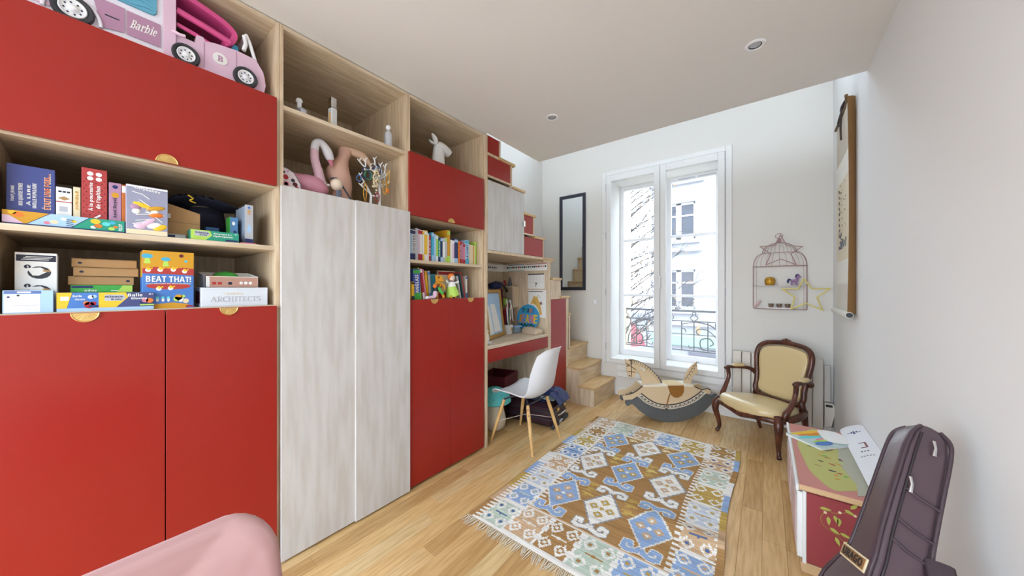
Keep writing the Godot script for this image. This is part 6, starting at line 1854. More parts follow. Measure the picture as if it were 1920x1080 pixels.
	s = mb(); ball(s, tilt * Vector3(0, 0.575, 0.008), Vector3(0.045, 0.018, 0.016), 12); ball(s, tilt * Vector3(0.0, 0.585, 0.012), Vector3(0.018, 0.014, 0.014), 10); obj("crest_carving", s, wal, t)
	rings = []
	for q in [[-0.018, 0.93], [0.006, 0.95], [0.020, 0.90], [0.030, 0.75], [0.036, 0.45], [0.038, 0.02]]:
		var ring := PackedVector3Array()
		for p in loop:
			ring.append(tilt * Vector3(p.x * q[1] * 0.94, 0.285 + (p.y - 0.285) * q[1] * 0.94, q[0] - 0.004 + 0.03 * pow(absf(p.x * q[1]) / 0.24, 2)))
		rings.append(ring)
	s = mb(); loft(s, rings); obj("back_cushion", s, lea, t)
	s = mb()
	for k in 92:
		var p: Vector3 = loop[int(k * loop.size() / 92.0)]
		ball(s, tilt * Vector3(p.x * 0.905, 0.285 + (p.y - 0.285) * 0.905, 0.016 + 0.03 * pow(absf(p.x) / 0.24, 2)), Vector3.ONE * 0.0042, 5)
	obj("nail_head", s, M.brass, t).set_meta("kind", "stuff")
	for e in [-1.0, 1.0]:
		s = mb(); tube(s, smooth([tilt * Vector3(0.195 * e, 0.06, 0.02), Vector3(0.205 * e, 0.355, -0.155), Vector3(0.212 * e, 0.31, -0.165)], 4), 0.026, 10); obj("back_post", s, wal, t)

# ---------------------------------------------------------------- kilim rug and rocking horse
var ki: Image
func kc(r: int, g: int, b: int) -> Color: return rgb(r, g, b)

func kdiamond(cx: int, cy: int, hw: int, hh: int, c: Color, step := 4):
	for y in range(-hh, hh, step):
		var w := int(hw * (1.0 - absf(y + step * 0.5) / hh))
		w = w - w % 2
		ki.fill_rect(Rect2i(cx - w, cy + y, w * 2, step), c)

func kpath(pts: Array, w: int, c: Color):
	for i in pts.size() - 1:
		var a: Vector2 = pts[i]; var b: Vector2 = pts[i + 1]
		var n := int(maxf(absf(b.x - a.x), absf(b.y - a.y)) / 2.0) + 1
		for k in n + 1:
			var p := a.lerp(b, float(k) / n)
			ki.fill_rect(Rect2i(int(p.x / 2) * 2 - w / 2, int(p.y / 2) * 2 - w / 2, w, w), c)

# ram's-horn hooks growing from (cx, cy); sy = +1 downwards
func khooks(cx: int, cy: int, sy: int, c: Color, edge: Color, k := 1.0):
	for pass_ in 2:
		var w := int((19 if pass_ == 0 else 13) * k)
		var col := edge if pass_ == 0 else c
		for sx in [-1, 1]:
			kpath([Vector2(cx, cy), Vector2(cx + sx * 10 * k, cy + sy * 14 * k), Vector2(cx + sx * 34 * k, cy + sy * 24 * k), Vector2(cx + sx * 50 * k, cy + sy * 14 * k), Vector2(cx + sx * 50 * k, cy - sy * 8 * k), Vector2(cx + sx * 34 * k, cy - sy * 12 * k), Vector2(cx + sx * 30 * k, cy + sy * 0 * k)], w, col)

func kblock(cx: int, cy: int, w: int, h: int, c: Color, in1: Color, white: Color):
	# stepped medallion with four hooked squares round it
	ki.fill_rect(Rect2i(cx - w / 2 + 2, cy - h / 2 + 4, w - 4, h - 8), c)
	for i in 6:
		var yy := cy - h / 2 + 4 + i * (h - 8) / 6
		if i % 2 == 0:
			ki.fill_rect(Rect2i(cx - w / 2, yy, 6, (h - 8) / 6), white)
			ki.fill_rect(Rect2i(cx + w / 2 - 6, yy, 6, (h - 8) / 6), white)
	for sx in [-1, 1]:
		for sy in [-1, 1]:
			var x: int = cx + sx * (w / 4 + 1); var y: int = cy + sy * (h / 4 + 1)
			kdiamond(x, y, w / 4 - 1, h / 4 - 3, white, 4)
			kdiamond(x, y, w / 8 + 1, h / 8 + 1, c, 4)
			ki.fill_rect(Rect2i(x - 4, y - 4, 8, 8), in1)
			ki.fill_rect(Rect2i(x - sx * 2 - 3, y - sy * (h / 8 + 6) - 3, 6, h / 10), c)
	kdiamond(cx, cy, w / 6, h / 7, c, 4)
	kdiamond(cx, cy, w / 11, h / 12, in1, 4)
	ki.fill_rect(Rect2i(cx - w / 4, cy - 2, w / 2, 4), in1)

func kilim() -> ImageTexture:
	var W := 512; var H := 780
	ki = Image.create(W, H, false, Image.FORMAT_RGB8)
	var white := kc(236, 232, 224); var brown := kc(172, 132, 86); var blue := kc(150, 174, 208); var ochre := kc(194, 162, 92)
	var tan_ := kc(206, 172, 136); var sage := kc(192, 204, 186); var edge := kc(228, 224, 214); var grey := kc(206, 212, 220)
	ki.fill(white)
	# outer coloured saw-tooth edges
	var ec := [brown, tan_, ochre, blue, brown, white, blue, ochre, tan_, brown]
	for i in 10:
		ki.fill_rect(Rect2i(0, i * 78, 12, 78), ec[i])
		ki.fill_rect(Rect2i(W - 14, i * 78, 14, 78), ec[(i + 2) % 10])
	for y in range(0, H, 13):
		for k in 6:
			ki.fill_rect(Rect2i(12, y + k, 26 - k * 4, 2), ec[mini(y / 78, 9)])
			ki.fill_rect(Rect2i(W - 14 - 24 + k * 4, y + k, 24 - k * 4, 2), ec[mini((y / 78 + 2), 11) % 10])
	# field
	var fx0 := 100; var fx1 := 432; var fy0 := 124; var fy1 := 660
	ki.fill_rect(Rect2i(fx0, fy0, fx1 - fx0, fy1 - fy0), brown)
	for y in range(fy0, fy1, 16):
		ki.fill_rect(Rect2i(fx0 - 2, y, 18, 8), white)
		ki.fill_rect(Rect2i(fx1 - 16, y, 18, 8), white)
	for yy in [fy0 - 4, fy1]:
		ki.fill_rect(Rect2i(40, yy, W - 80, 4), tan_)
	# diamonds
	var cx := [144, 252, 366]; var cy := [172, 358, 562]
	for r in 3:
		for c in 3:
			var bl: bool = (r + c) % 2 == 0
			var col := blue if bl else white
			var ed := edge if bl else kc(150, 150, 150)
			khooks(cx[c], cy[r] - 74, -1, col, ed, 0.72)
			khooks(cx[c], cy[r] + 74, 1, col, ed, 0.72)
			kdiamond(cx[c], cy[r], 52, 78, ed)
			kdiamond(cx[c], cy[r], 47, 71, col)
			for q in [[0, -26], [0, 26], [-20, 0], [20, 0]]:
				kdiamond(cx[c] + q[0], cy[r] + q[1], 14, 15, ochre if bl and r < 2 else (tan_ if bl else (ochre if r == 2 else tan_)))
				kdiamond(cx[c] + q[0], cy[r] + q[1], 6, 7, white if bl else grey)
			kdiamond(cx[c], cy[r], 7, 9, white if bl else ochre)
	for r in 3:
		for c in 2:
			var mx: int = (cx[c] + cx[c + 1]) / 2
			for k in 3:
				var my: int = cy[r] - 92 + k * 26 + (0 if c == 0 else 10)
				var col2: Color = [kc(228, 210, 170), ochre, ochre][r] if k != 1 else [kc(228, 210, 170), kc(214, 194, 120), ochre][r]
				ki.fill_rect(Rect2i(mx - 16, my, 26, 6), col2)
				ki.fill_rect(Rect2i(mx - 8, my + 6, 26, 6), col2)
				ki.fill_rect(Rect2i(mx - 12, my + 12, 14, 6), col2)
	# border blocks
	var bc := [tan_, brown, ochre, blue, tan_, grey, blue, sage]
	for i in 8:
		var y := 44 + i * 98
		kblock(62, y, 68, 92, bc[i], [white, ochre, sage, kc(90, 110, 150)][i % 4], white)
		kblock(462, y, 72, 92, bc[(i * 3 + 1) % 8], [ochre, kc(90, 110, 150), tan_, ochre][i % 4], white)
	var bt := [grey, brown, sage, blue, ochre]
	for i in 4:
		var x: int = 136 + i * 80
		kblock(x, 62, 76, 104, [sage, tan_, blue, ochre][i], [white, ochre, white, white][i], white)
		kblock(x, 716, 78, 106, [tan_, brown, sage, blue][i], [white, white, brown, ochre][i], white)
	# weft: slight yarn-to-yarn variation of dye
	var rng := RandomNumberGenerator.new(); rng.seed = 77
	for y in range(0, H, 2):
		var a := rng.randf_range(0.94, 1.05)
		var x := 0
		while x < W:
			var n := rng.randi_range(16, 90)
			var v := a * rng.randf_range(0.95, 1.05)
			var seg := mini(n, W - x)
			for xx in range(x, x + seg, 2):
				var c := ki.get_pixel(xx, y)
				ki.fill_rect(Rect2i(xx, y, 2, 2), Color(minf(c.r * v, 1), minf(c.g * v, 1), minf(c.b * v, 1)))
			x += seg
	return ImageTexture.create_from_image(ki)

func rug_and_horse():
	var t := thing("kilim_rug", "woven kilim rug with blue and white diamonds on a brown field", "rug", Vector3(-0.815, 0.0, -2.42))
	var g := []
	for i in 60:
		var row := PackedVector3Array()
		var v := i / 59.0
		for k in 36:
			var u := k / 35.0
			var x := (u - 0.5) * 1.28 + 0.012 * sin(v * 9.0) * (1.0 if u > 0.5 else 0.4)
			var z := (0.5 - v) * 1.95
			var zz := z - 0.30 - (u - 0.5) * 0.10
			var rip := 0.045 * exp(-zz * zz / 0.0035) * pow(u, 3.0)
			rip += 0.006 * exp(-pow(z + 0.2 + u * 0.1, 2) / 0.004) * u
			row.append(Vector3(x, 0.009 + rip + 0.0015 * sin(u * 17 + v * 5) * u, z))
		g.append(row)
	var s := mb()
	# top with uv (u across, v from the far end), underside and rim
	grid(s, g)
	var bot := []
	for row in g:
		var r2 := PackedVector3Array()
		for p in row: r2.append(p - Vector3(0, 0.006, 0))
		bot.append(r2)
	grid(s, bot, false, true)
	for i in g.size() - 1:
		for e in [0, 35]:
			quad(s, g[i][e], g[i + 1][e], bot[i + 1][e], bot[i][e], Vector3(-1 if e == 0 else 1, 0, 0), false)
	for k in 35:
		for e in [0, g.size() - 1]:
			quad(s, g[e][k], g[e][k + 1], bot[e][k + 1], bot[e][k], Vector3(0, 0, 1 if e == 0 else -1), false)
	var km := mat(Color.WHITE, 0.95, 0, 0.1)
	km.albedo_texture = kilim()
	km.uv1_scale = Vector3(1, -1, 1)
	km.uv1_offset = Vector3(0, 1, 0)
	obj("weave", s, km, t)
	var rng := RandomNumberGenerator.new(); rng.seed = 8
	for e in 2:
		s = mb()
		for k in 170:
			var u := k / 169.0
			var x := (u - 0.5) * 1.27 + rng.randf_range(-0.002, 0.002)
			var L := rng.randf_range(0.045, 0.075) if e == 0 else rng.randf_range(0.012, 0.022)
			var z0 := 0.975 if e == 0 else -0.975
			var d := 1.0 if e == 0 else -1.0
			var sw := rng.randf_range(-0.025, 0.025) if e == 0 else rng.randf_range(-0.006, 0.006)
			tube(s, [Vector3(x, 0.008, z0), Vector3(x + sw * 0.4, 0.006, z0 + d * L * 0.5), Vector3(x + sw, 0.003, z0 + d * L)], [0.0024, 0.0022, 0.0010], 4)
		obj("fringe", s, mat(rgb(222, 212, 192), 0.95), t).set_meta("kind", "stuff")
	# rocking horse
	t = thing("rocking_horse", "cream plywood rocking horse with dark grey rockers beneath the window", "rocking horse", Vector3(-0.775, 0.0, -3.743), deg_to_rad(37.65))
	var cream := mat(rgb(218, 192, 154), 0.55)
	var grey := mat(rgb(92, 94, 94), 0.55)
	var brown := mat(rgb(150, 100, 40), 0.55)
	var P := func(z: float) -> Transform3D: return Transform3D(Basis.IDENTITY, Vector3(0, 0, z))
	var body := flatpoly([-0.306, 0.378, -0.04, 0.378, 0.123, 0.380, 0.221, 0.378, 0.255, 0.359, 0.308, 0.341, 0.362, 0.35, 0.402, 0.334, 0.405, 0.3, 0.362, 0.287, 0.322, 0.3, 0.268, 0.24, 0.161, 0.186, 0.04, 0.153, -0.06, 0.146, -0.174, 0.166, -0.282, 0.22, -0.355, 0.273, -0.416, 0.233, -0.503, 0.227, -0.516, 0.267, -0.483, 0.284, -0.416, 0.298, -0.349, 0.338])
	var rock := flatpoly([-0.359, 0.26, -0.282, 0.196, -0.174, 0.147, -0.06, 0.126, 0.04, 0.134, 0.161, 0.169, 0.275, 0.223, 0.362, 0.298, 0.402, 0.28, 0.429, 0.3, 0.46, 0.298, 0.469, 0.273, 0.402, 0.18, 0.35, 0.128, 0.295, 0.086, 0.21, 0.046, 0.134, 0.019, 0.065, 0.005, 0.0, 0.0, -0.068, 0.002, -0.134, 0.012, -0.20, 0.034, -0.268, 0.066, -0.342, 0.119, -0.416, 0.193, -0.469, 0.166, -0.485, 0.186, -0.483, 0.22, -0.449, 0.233, -0.409, 0.227])
	for z in [-0.012, -0.172]:
		s = mb(); slab(s, body, 0.014, P.call(z)); obj("side_panel", s, cream, t)
		s = mb(); slab(s, rock, 0.022, P.call(z + (0.004 if z > -0.1 else -0.004))); obj("rocker", s, grey, t)
	# pale lattice band on the near side
	var so := [Vector2(-0.355, 0.271), Vector2(-0.282, 0.206), Vector2(-0.174, 0.156), Vector2(-0.06, 0.137), Vector2(0.04, 0.143), Vector2(0.161, 0.177), Vector2(0.268, 0.231), Vector2(0.355, 0.311)]
	var si := [Vector2(-0.328, 0.292), Vector2(-0.255, 0.233), Vector2(-0.161, 0.186), Vector2(-0.06, 0.169), Vector2(0.04, 0.177), Vector2(0.147, 0.209), Vector2(0.241, 0.26), Vector2(0.322, 0.324)]
	var so2 := smooth(so, 5); var si2 := smooth(si, 5)
	var z1 := -0.003
	s = mb()
	var a1 := []; var a2 := []; var a3 := []
	for p in so2: a1.append(Vector3(p.x, p.y, z1))
	for p in si2: a2.append(Vector3(p.x, p.y, z1))
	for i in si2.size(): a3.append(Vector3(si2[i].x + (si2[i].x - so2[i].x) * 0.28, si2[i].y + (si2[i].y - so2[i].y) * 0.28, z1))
	var pale := mat(rgb(232, 220, 200), 0.6)
	s = mb(); tube(s, a1, 0.004, 6); tube(s, a2, 0.004, 6); obj("band_line", s, pale, t)
	s = mb(); tube(s, a3, 0.006, 6); obj("band_shadow_line", s, mat(rgb(70, 64, 60), 0.6), t)  # dark line along the inner side of the lattice band
	s = mb()
	for i in range(0, so2.size() - 1):
		rod(s, a1[i], a2[i + 1] if i % 2 == 0 else a2[i], 0.003, 5)
		rod(s, a2[i + 1] if i % 2 == 0 else a2[i], a1[i + 1], 0.003, 5)
	obj("lattice", s, pale, t)
	s = mb()
	var gap := PackedVector2Array()
	for p in so2: gap.append(p)
	for i in range(si2.size() - 1, -1, -1): gap.append(si2[i])
	slab(s, gap, 0.002, P.call(-0.005)); obj("band", s, mat(rgb(110, 104, 98), 0.6), t)
	s = mb(); slab(s, flatpoly([-0.046, 0.379, 0.123, 0.381, 0.121, 0.314, 0.101, 0.276, 0.06, 0.253, 0.02, 0.257, -0.016, 0.287]), 0.006, P.call(-0.002)); obj("saddle_flap", s, brown, t)
	s = mb(); rod(s, Vector3(-0.024, 0.294, -0.003), Vector3(-0.062, 0.158, -0.003), 0.006, 6); obj("girth", s, brown, t)
	obj("seat_board", bxs(Vector3(-0.306, 0.366, -0.18), Vector3(0.225, 0.384, -0.004), 0.003), mat(rgb(236, 226, 206), 0.5), t)
	obj("saddle_top", bxs(Vector3(-0.048, 0.384, -0.176), Vector3(0.125, 0.389, -0.006), 0.002), mat(rgb(224, 196, 140), 0.5), t)
	s = mb(); rod(s, Vector3(-0.06, 0.133, -0.20), Vector3(-0.06, 0.133, 0.045), 0.013, 10); obj("footrest", s, grey, t)
	s = mb(); rod(s, Vector3(-0.298, 0.545, -0.16), Vector3(-0.298, 0.545, 0.01), 0.013, 10); obj("hand_grip", s, pale, t)
	var zh := -0.082
	s = mb(); slab(s, flatpoly([-0.465, 0.642, -0.441, 0.632, -0.393, 0.642, -0.325, 0.624, -0.249, 0.583, -0.181, 0.522, -0.119, 0.453, -0.087, 0.398, -0.085, 0.36, -0.274, 0.354, -0.288, 0.419, -0.311, 0.474, -0.338, 0.522, -0.352, 0.48, -0.366, 0.442, -0.427, 0.45, -0.441, 0.494, -0.455, 0.563]), 0.018, P.call(zh)); obj("head", s, cream, t)
	s = mb(); slab(s, flatpoly([0.162, 0.378, 0.165, 0.426, 0.179, 0.467, 0.21, 0.528, 0.258, 0.583, 0.297, 0.611, 0.305, 0.549, 0.309, 0.487, 0.272, 0.474, 0.245, 0.439, 0.238, 0.378]), 0.018, P.call(zh)); obj("tail", s, cream, t)
	var zf := zh + 0.009
	var ink := mat(rgb(52, 44, 42), 0.6)
	var crest := smooth([Vector2(-0.43, 0.636), Vector2(-0.393, 0.64), Vector2(-0.325, 0.622), Vector2(-0.249, 0.581), Vector2(-0.181, 0.520), Vector2(-0.119, 0.451), Vector2(-0.092, 0.398)], 3)
	for i in range(0, crest.size()):
		var p: Vector2 = crest[i]
		s = mb()
		tube(s, [Vector3(p.x, p.y, zf), Vector3(p.x + 0.024, p.y - 0.016, zf), Vector3(p.x + 0.026, p.y - 0.036, zf), Vector3(p.x + 0.008, p.y - 0.054, zf)], [0.003, 0.003, 0.0025, 0.001], 5)
		obj("mane_lock", s, ink, t)
	for i in 6:
		var f := i / 5.0
		var p := Vector2(0.170, 0.43).lerp(Vector2(0.285, 0.60), f)
		s = mb()
		tube(s, [Vector3(p.x, p.y - 0.01, zf), Vector3(p.x + 0.012, p.y + 0.012, zf), Vector3(p.x + 0.035, p.y + 0.012, zf), Vector3(p.x + 0.05 * (1.0 - f * 0.6), p.y - 0.008, zf)], [0.003, 0.003, 0.0025, 0.001], 5)
		obj("tail_lock", s, ink, t)
	s = mb()
	for q in [[-0.4, 0.636, -0.4, 0.452], [-0.456, 0.600, -0.352, 0.528], [-0.436, 0.511, -0.359, 0.501]]: rod(s, Vector3(q[0], q[1], zf), Vector3(q[2], q[3], zf), 0.004, 6)
	obj("bridle", s, mat(rgb(92, 60, 36), 0.6), t)
	s = mb()
	var ring := []
	for k in 14: ring.append(Vector3(-0.438 + cos(TAU * k / 14) * 0.012, 0.570 + sin(TAU * k / 14) * 0.009, zf))
	tube(s, ring, 0.0022, 5, 1.0, true)
	ball(s, Vector3(-0.440, 0.570, zf), Vector3(0.005, 0.005, 0.002), 8)
	obj("eye", s, ink, t)
	s = mb(); ball(s, Vector3(-0.421, 0.464, zf), Vector3(0.008, 0.008, 0.002), 8); obj("nostril", s, ink, t)
	s = mb()
	tube(s, smooth([Vector3(-0.31, 0.378, 0.0), Vector3(-0.36, 0.335, 0.0), Vector3(-0.42, 0.300, 0.0), Vector3(-0.49, 0.283, 0.0)], 4), 0.005, 6)
	tube(s, smooth([Vector3(0.24, 0.368, 0.0), Vector3(0.30, 0.342, 0.0), Vector3(0.345, 0.346, 0.0), Vector3(0.365, 0.352, 0.0), Vector3(0.40, 0.335, 0.0)], 4), 0.005, 6)
	obj("hoof_line", s, ink, t)

# ---------------------------------------------------------------- radiator, wall shelf, scroll, chest, bag
func right_side():
	var t := thing("radiator", "cream flat-fin electric radiator on the window wall behind the armchair", "radiator", Vector3(0.075, 0.08, ZB + 0.03))
	var cream := mat(rgb(222, 214, 202), 0.45)
	var s: SurfaceTool
	for i in 9:
		var x := -0.352 + i * 0.0785
		obj("fin", bxs(Vector3(x, 0, 0.01), Vector3(x + 0.0735, 0.655, 0.055), 0.006), cream, t)
	obj("core", bxs(Vector3(-0.345, 0.02, 0.0), Vector3(0.345, 0.635, 0.012)), M.dark, t)
	s = mb()
	slab(s, flatpoly([0, 0, 0.05, 0.02, 0.07, 0.12, 0.075, 0.20, 0.06, 0.235, 0.0, 0.235]), 0.05, Transform3D(Basis.IDENTITY, Vector3(0.356, 0.02, 0.03)), 0.002)
	obj("control_box", s, cream, t)
	obj("display", bxs(Vector3(0.366, 0.215, 0.052), Vector3(0.412, 0.238, 0.057), 0.001), M.black, t)
	obj("end_panel", bxs(Vector3(0.356, 0.26, 0.012), Vector3(0.40, 0.60, 0.04), 0.004), mat(rgb(204, 198, 190), 0.5), t)
	# birdcage wall shelf
	t = thing("birdcage_shelf", "pinkish wire birdcage shaped shelf on the window wall", "shelf", Vector3(0.106, 1.19, ZB), 0.0)
	var wire := mat(rgb(172, 140, 138), 0.5, 0.1)
	var hw := 0.212; var dp := 0.085
	var pts := func(y: float, w: float) -> Array:
		var out := []
		for k in 17:
			var a := PI * k / 16
			out.append(Vector3(cos(a) * w, y, 0.004 + sin(a) * dp * w / hw))
		return out
	s = mb(); tube(s, pts.call(0.0, hw), 0.0035, 6); rod(s, Vector3(-hw, 0, 0.004), Vector3(hw, 0, 0.004), 0.003, 6); obj("base_ring", s, wire, t)
	s = mb(); tube(s, pts.call(0.43, hw), 0.003, 6); rod(s, Vector3(-hw, 0.43, 0.004), Vector3(hw, 0.43, 0.004), 0.003, 6); obj("ring", s, wire, t)
	s = mb(); tube(s, pts.call(0.565, 0.135), 0.003, 6); obj("ring", s, wire, t)
	for k in 13:
		var a := PI * k / 12
		var c := cos(a); var d := sin(a) * dp / hw
		if k in [0, 1, 2, 10, 11, 12]:
			s = mb(); rod(s, Vector3(c * hw, 0.0, 0.004 + d * hw), Vector3(c * hw, 0.43, 0.004 + d * hw), 0.0032 if k in [0, 12] else 0.0016, 6); obj("bar", s, wire, t)
		s = mb()
		var dome := []
		for j in 8:
			var f := PI / 2 * j / 7
			var w: float = 0.135 + (hw - 0.135) * cos(f)
			dome.append(Vector3(c * w, 0.43 + 0.135 * sin(f), 0.004 + d * w))
		tube(s, dome, 0.0028 if k in [0, 12] else 0.0015, 5); obj("dome_bar", s, wire, t)
		s = mb()
		dome = []
		for j in 8:
			var f := PI / 2 * j / 7
			var w: float = 0.135 * cos(f) + 0.001
			dome.append(Vector3(c * w, 0.565 + 0.105 * sin(f), 0.004 + d * w))
		tube(s, dome, 0.0028 if k in [0, 12] else 0.0015, 5); obj("dome_bar", s, wire, t)
	s = mb(); ball(s, Vector3(0, 0.69, 0.008), Vector3(0.018, 0.018, 0.012), 12); obj("finial", s, mat(rgb(176, 138, 136), 0.5), t)
	s = mb()
	var ring := []
	for k in 20: ring.append(Vector3(cos(TAU * k / 20) * 0.030, 0.735 + sin(TAU * k / 20) * 0.027, 0.008))
	tube(s, ring, 0.0028, 6, 1.0, true); obj("top_ring", s, wire, t)
	for y in [0.0, 0.232]:
		var half := ngon(40, hw - 0.003, dp - 0.003)
		var poly := PackedVector2Array()
		for k in 21: poly.append(half[k])
		s = mb(); slab(s, poly, 0.006, Transform3D(Basis(Vector3.RIGHT, PI / 2), Vector3(0, y, 0.004))); obj("shelf_plate", s, mat(rgb(214, 206, 204), 0.5), t)
	t = thing("bird_figure", "pale pink bird on the birdcage shelf's lower left corner", "figurine", Vector3(-0.07, 1.193, ZB + 0.07), 0.2)
	s = mb(); ball(s, Vector3(0, 0.045, 0), Vector3(0.014, 0.034, 0.013), 12, Basis(Vector3.BACK, -0.6)); ball(s, Vector3(0.020, 0.075, 0), Vector3(0.011, 0.011, 0.010), 10); obj("body", s, mat(rgb(206, 176, 176), 0.6), t)
	s = mb(); tube(s, [Vector3(-0.012, 0.03, 0), Vector3(-0.032, 0.008, 0), Vector3(-0.038, 0.001, 0)], [0.010, 0.006, 0.003], 8); obj("tail", s, mat(rgb(206, 176, 176), 0.6), t)
	t = thing("gold_pot", "small ribbed golden pot with lid on the birdcage shelf", "pot", Vector3(0.032, 1.425, ZB + 0.05))
	s = mb()
	var rings := []
	for q in [[0.0, 0.030], [0.02, 0.040], [0.05, 0.043], [0.062, 0.038]]:
		var rg := PackedVector3Array()
		for k in 32: rg.append(Vector3(cos(TAU * k / 32) * q[1] * (1 + 0.05 * cos(TAU * k / 4)), q[0], sin(TAU * k / 32) * q[1] * 0.8 * (1 + 0.05 * cos(TAU * k / 4))))
		rings.append(rg)
	loft(s, rings); obj("pot", s, mat(rgb(190, 146, 50), 0.35, 0.6), t)
	s = mb(); lathe(s, [Vector2(0.042, 0.062), Vector2(0.042, 0.068), Vector2(0.030, 0.082), Vector2(0.010, 0.088), Vector2(0.001, 0.089)], 24); obj("lid", s, mat(rgb(190, 146, 50), 0.35, 0.6), t)
	t = thing("toy_horse", "small purple toy horse with dark tail on the birdcage shelf", "toy", Vector3(0.222, 1.425, ZB + 0.055), 0.2)
	var lil := mat(rgb(158, 124, 170), 0.5)
	s = mb(); tube(s, [Vector3(-0.022, 0.045, 0), Vector3(0.0, 0.046, 0), Vector3(0.018, 0.052, 0), Vector3(0.024, 0.075, 0)], [0.012, 0.015, 0.014, 0.010], 10); obj("body", s, lil, t)
	s = mb(); ball(s, Vector3(0.026, 0.090, 0), Vector3(0.018, 0.016, 0.014), 12); ball(s, Vector3(0.040, 0.083, 0), Vector3(0.010, 0.009, 0.010), 10); rod(s, Vector3(0.018, 0.10, 0.004), Vector3(0.014, 0.118, 0.006), 0.004, 6, 0.001); obj("head", s, lil, t)
	for q in [[-0.020, 0.008], [-0.020, -0.008], [0.014, 0.008], [0.014, -0.008]]:
		s = mb(); rod(s, Vector3(q[0], 0.045, q[1]), Vector3(q[0], 0.0, q[1]), 0.007, 8); obj("leg", s, lil, t)
	s = mb(); tube(s, [Vector3(-0.028, 0.055, 0), Vector3(-0.042, 0.06, 0), Vector3(-0.052, 0.04, 0), Vector3(-0.05, 0.022, 0)], [0.007, 0.011, 0.010, 0.004], 8); obj("tail", s, M.navy, t)
	s = mb(); tube(s, [Vector3(0.030, 0.106, 0.002), Vector3(0.012, 0.10, 0.004), Vector3(0.006, 0.075, 0.004)], [0.006, 0.008, 0.004], 8); obj("mane", s, M.navy, t)
	t = thing("cup_tray", "small white tray of three dark cups on the birdcage shelf's lower level", "tray", Vector3(0.105, 1.193, ZB + 0.055))
	s = mb(); box(s, Vector3(0, 0.006, 0), Vector3(0.21, 0.012, 0.04), 0.003); obj("tray", s, M.white, t)
	for i in 3:
		s = mb(); lathe(s, [Vector2(0.018, 0.012), Vector2(0.024, 0.05), Vector2(0.020, 0.05), Vector2(0.016, 0.016)], 14, Transform3D(Basis.IDENTITY, Vector3(-0.065 + i * 0.065, 0, 0))); obj("cup", s, mat(rgb(112, 92, 78), 0.5), t)
	# stars
	var star := func(nm: String, lab: String, p: Array, z: float, m: Material, r: float):
		var cen := Vector2.ZERO
		for q in p: cen += q
		cen /= p.size()
		var o := thing(nm, lab, "star ornament", Vector3(cen.x, cen.y, z))
		var loop := []
		for i in 5:
			var a: Vector2 = p[i] - cen
			var b: Vector2 = p[(i + 1) % 5] - cen
			var m2 := (a + b) * 0.5
			loop.append(Vector3(a.x, a.y, 0)); loop.append(Vector3(m2.x, m2.y, 0) * 0.56)
		var q := mb()
		for i in 10: rod(q, loop[i], loop[(i + 1) % 10], r, 6); ball(q, loop[i], Vector3.ONE * r, 6)
		obj("outline", q, m, o)
	star.call("wire_star", "dusty pink wire star hanging on top of the birdcage shelf", [Vector2(0.113, 1.925), Vector2(0.275, 1.797), Vector2(0.232, 1.625), Vector2(0.0, 1.632), Vector2(-0.047, 1.821)], ZB + 0.10, wire, 0.0045)
	star.call("wire_star", "pale yellow wire star in front of the birdcage shelf's lower right", [Vector2(0.287, 1.489), Vector2(0.468, 1.396), Vector2(0.418, 1.192), Vector2(0.193, 1.197), Vector2(0.125, 1.392)], ZB + 0.105, mat(rgb(222, 208, 120), 0.5), 0.0065)
	# hanging scroll on the right wall
	t = thing("hanging_scroll", "painted paper hanging scroll with dark ribbon on the right wall", "scroll", Vector3(XR, 1.2, -3.3))
	# cross-section along z: far edge against the wall, near edge curling into the room
	var prof := func(f: float) -> Array:
		# f 0 top .. 1 bottom: gap of the sheet from the wall at its near edge
		var c: float = 0.026 - 0.012 * sin(f * PI)
		return [Vector2(-0.62, -0.020), Vector2(-0.40, -0.022), Vector2(-0.16, -0.028), Vector2(-0.02, -0.030 - c * 0.25), Vector2(0.04, -0.030 - c * 0.7)]
	var yt := 1.545
	var cols := [[0.0, 0.22, rgb(196, 186, 170)], [0.22, 0.33, rgb(232, 228, 218)], [0.33, 0.74, rgb(222, 210, 186)], [0.74, 0.86, rgb(232, 230, 222)], [0.86, 1.0, rgb(216, 210, 200)]]
	for q in cols:
		var g := []
		for i in 5:
			var f: float = lerpf(q[0], q[1], i / 4.0)
			var row := PackedVector3Array()
			for p in prof.call(f): row.append(Vector3(p.y, yt - f * (yt - 0.02), p.x))
			g.append(row)
		s = mb(); sheet(s, g, -0.0012); obj("paper", s, mat(q[2], 0.8), t)
	# brown backing return at the near edge, towards the wall
	var gb := []
	for i in 9:
		var f := i / 8.0
		var a: Array = prof.call(f)
		var e: Vector2 = a[4]
		gb.append(PackedVector3Array([Vector3(e.y - 0.001, yt - f * (yt - 0.02), e.x), Vector3(e.y * 0.45 - 0.001, yt - f * (yt - 0.02), e.x - 0.012), Vector3(-0.004, yt - f * (yt - 0.02), e.x - 0.03)]))
	s = mb(); sheet(s, gb, 0.0012); obj("backing", s, mat(rgb(140, 104, 62), 0.75), t)
	s = mb(); tube(s, [Vector3(-0.025, yt + 0.005, -0.64), Vector3(-0.028, yt + 0.008, -0.1), Vector3(-0.055, yt + 0.005, 0.045)], 0.010, 8); obj("top_rod", s, mat(rgb(112, 88, 58), 0.6), t)
	s = mb(); rod(s, Vector3(-0.03, 0.01, -0.68), Vector3(-0.04, 0.01, 0.05), 0.022, 14); obj("roller", s, mat(rgb(226, 222, 214), 0.5), t)
	s = mb(); rod(s, Vector3(-0.04, 0.01, 0.045), Vector3(-0.041, 0.01, 0.066), 0.017, 12); rod(s, Vector3(-0.03, 0.01, -0.70), Vector3(-0.03, 0.01, -0.675), 0.017, 12); obj("roller_knob", s, M.dark, t)
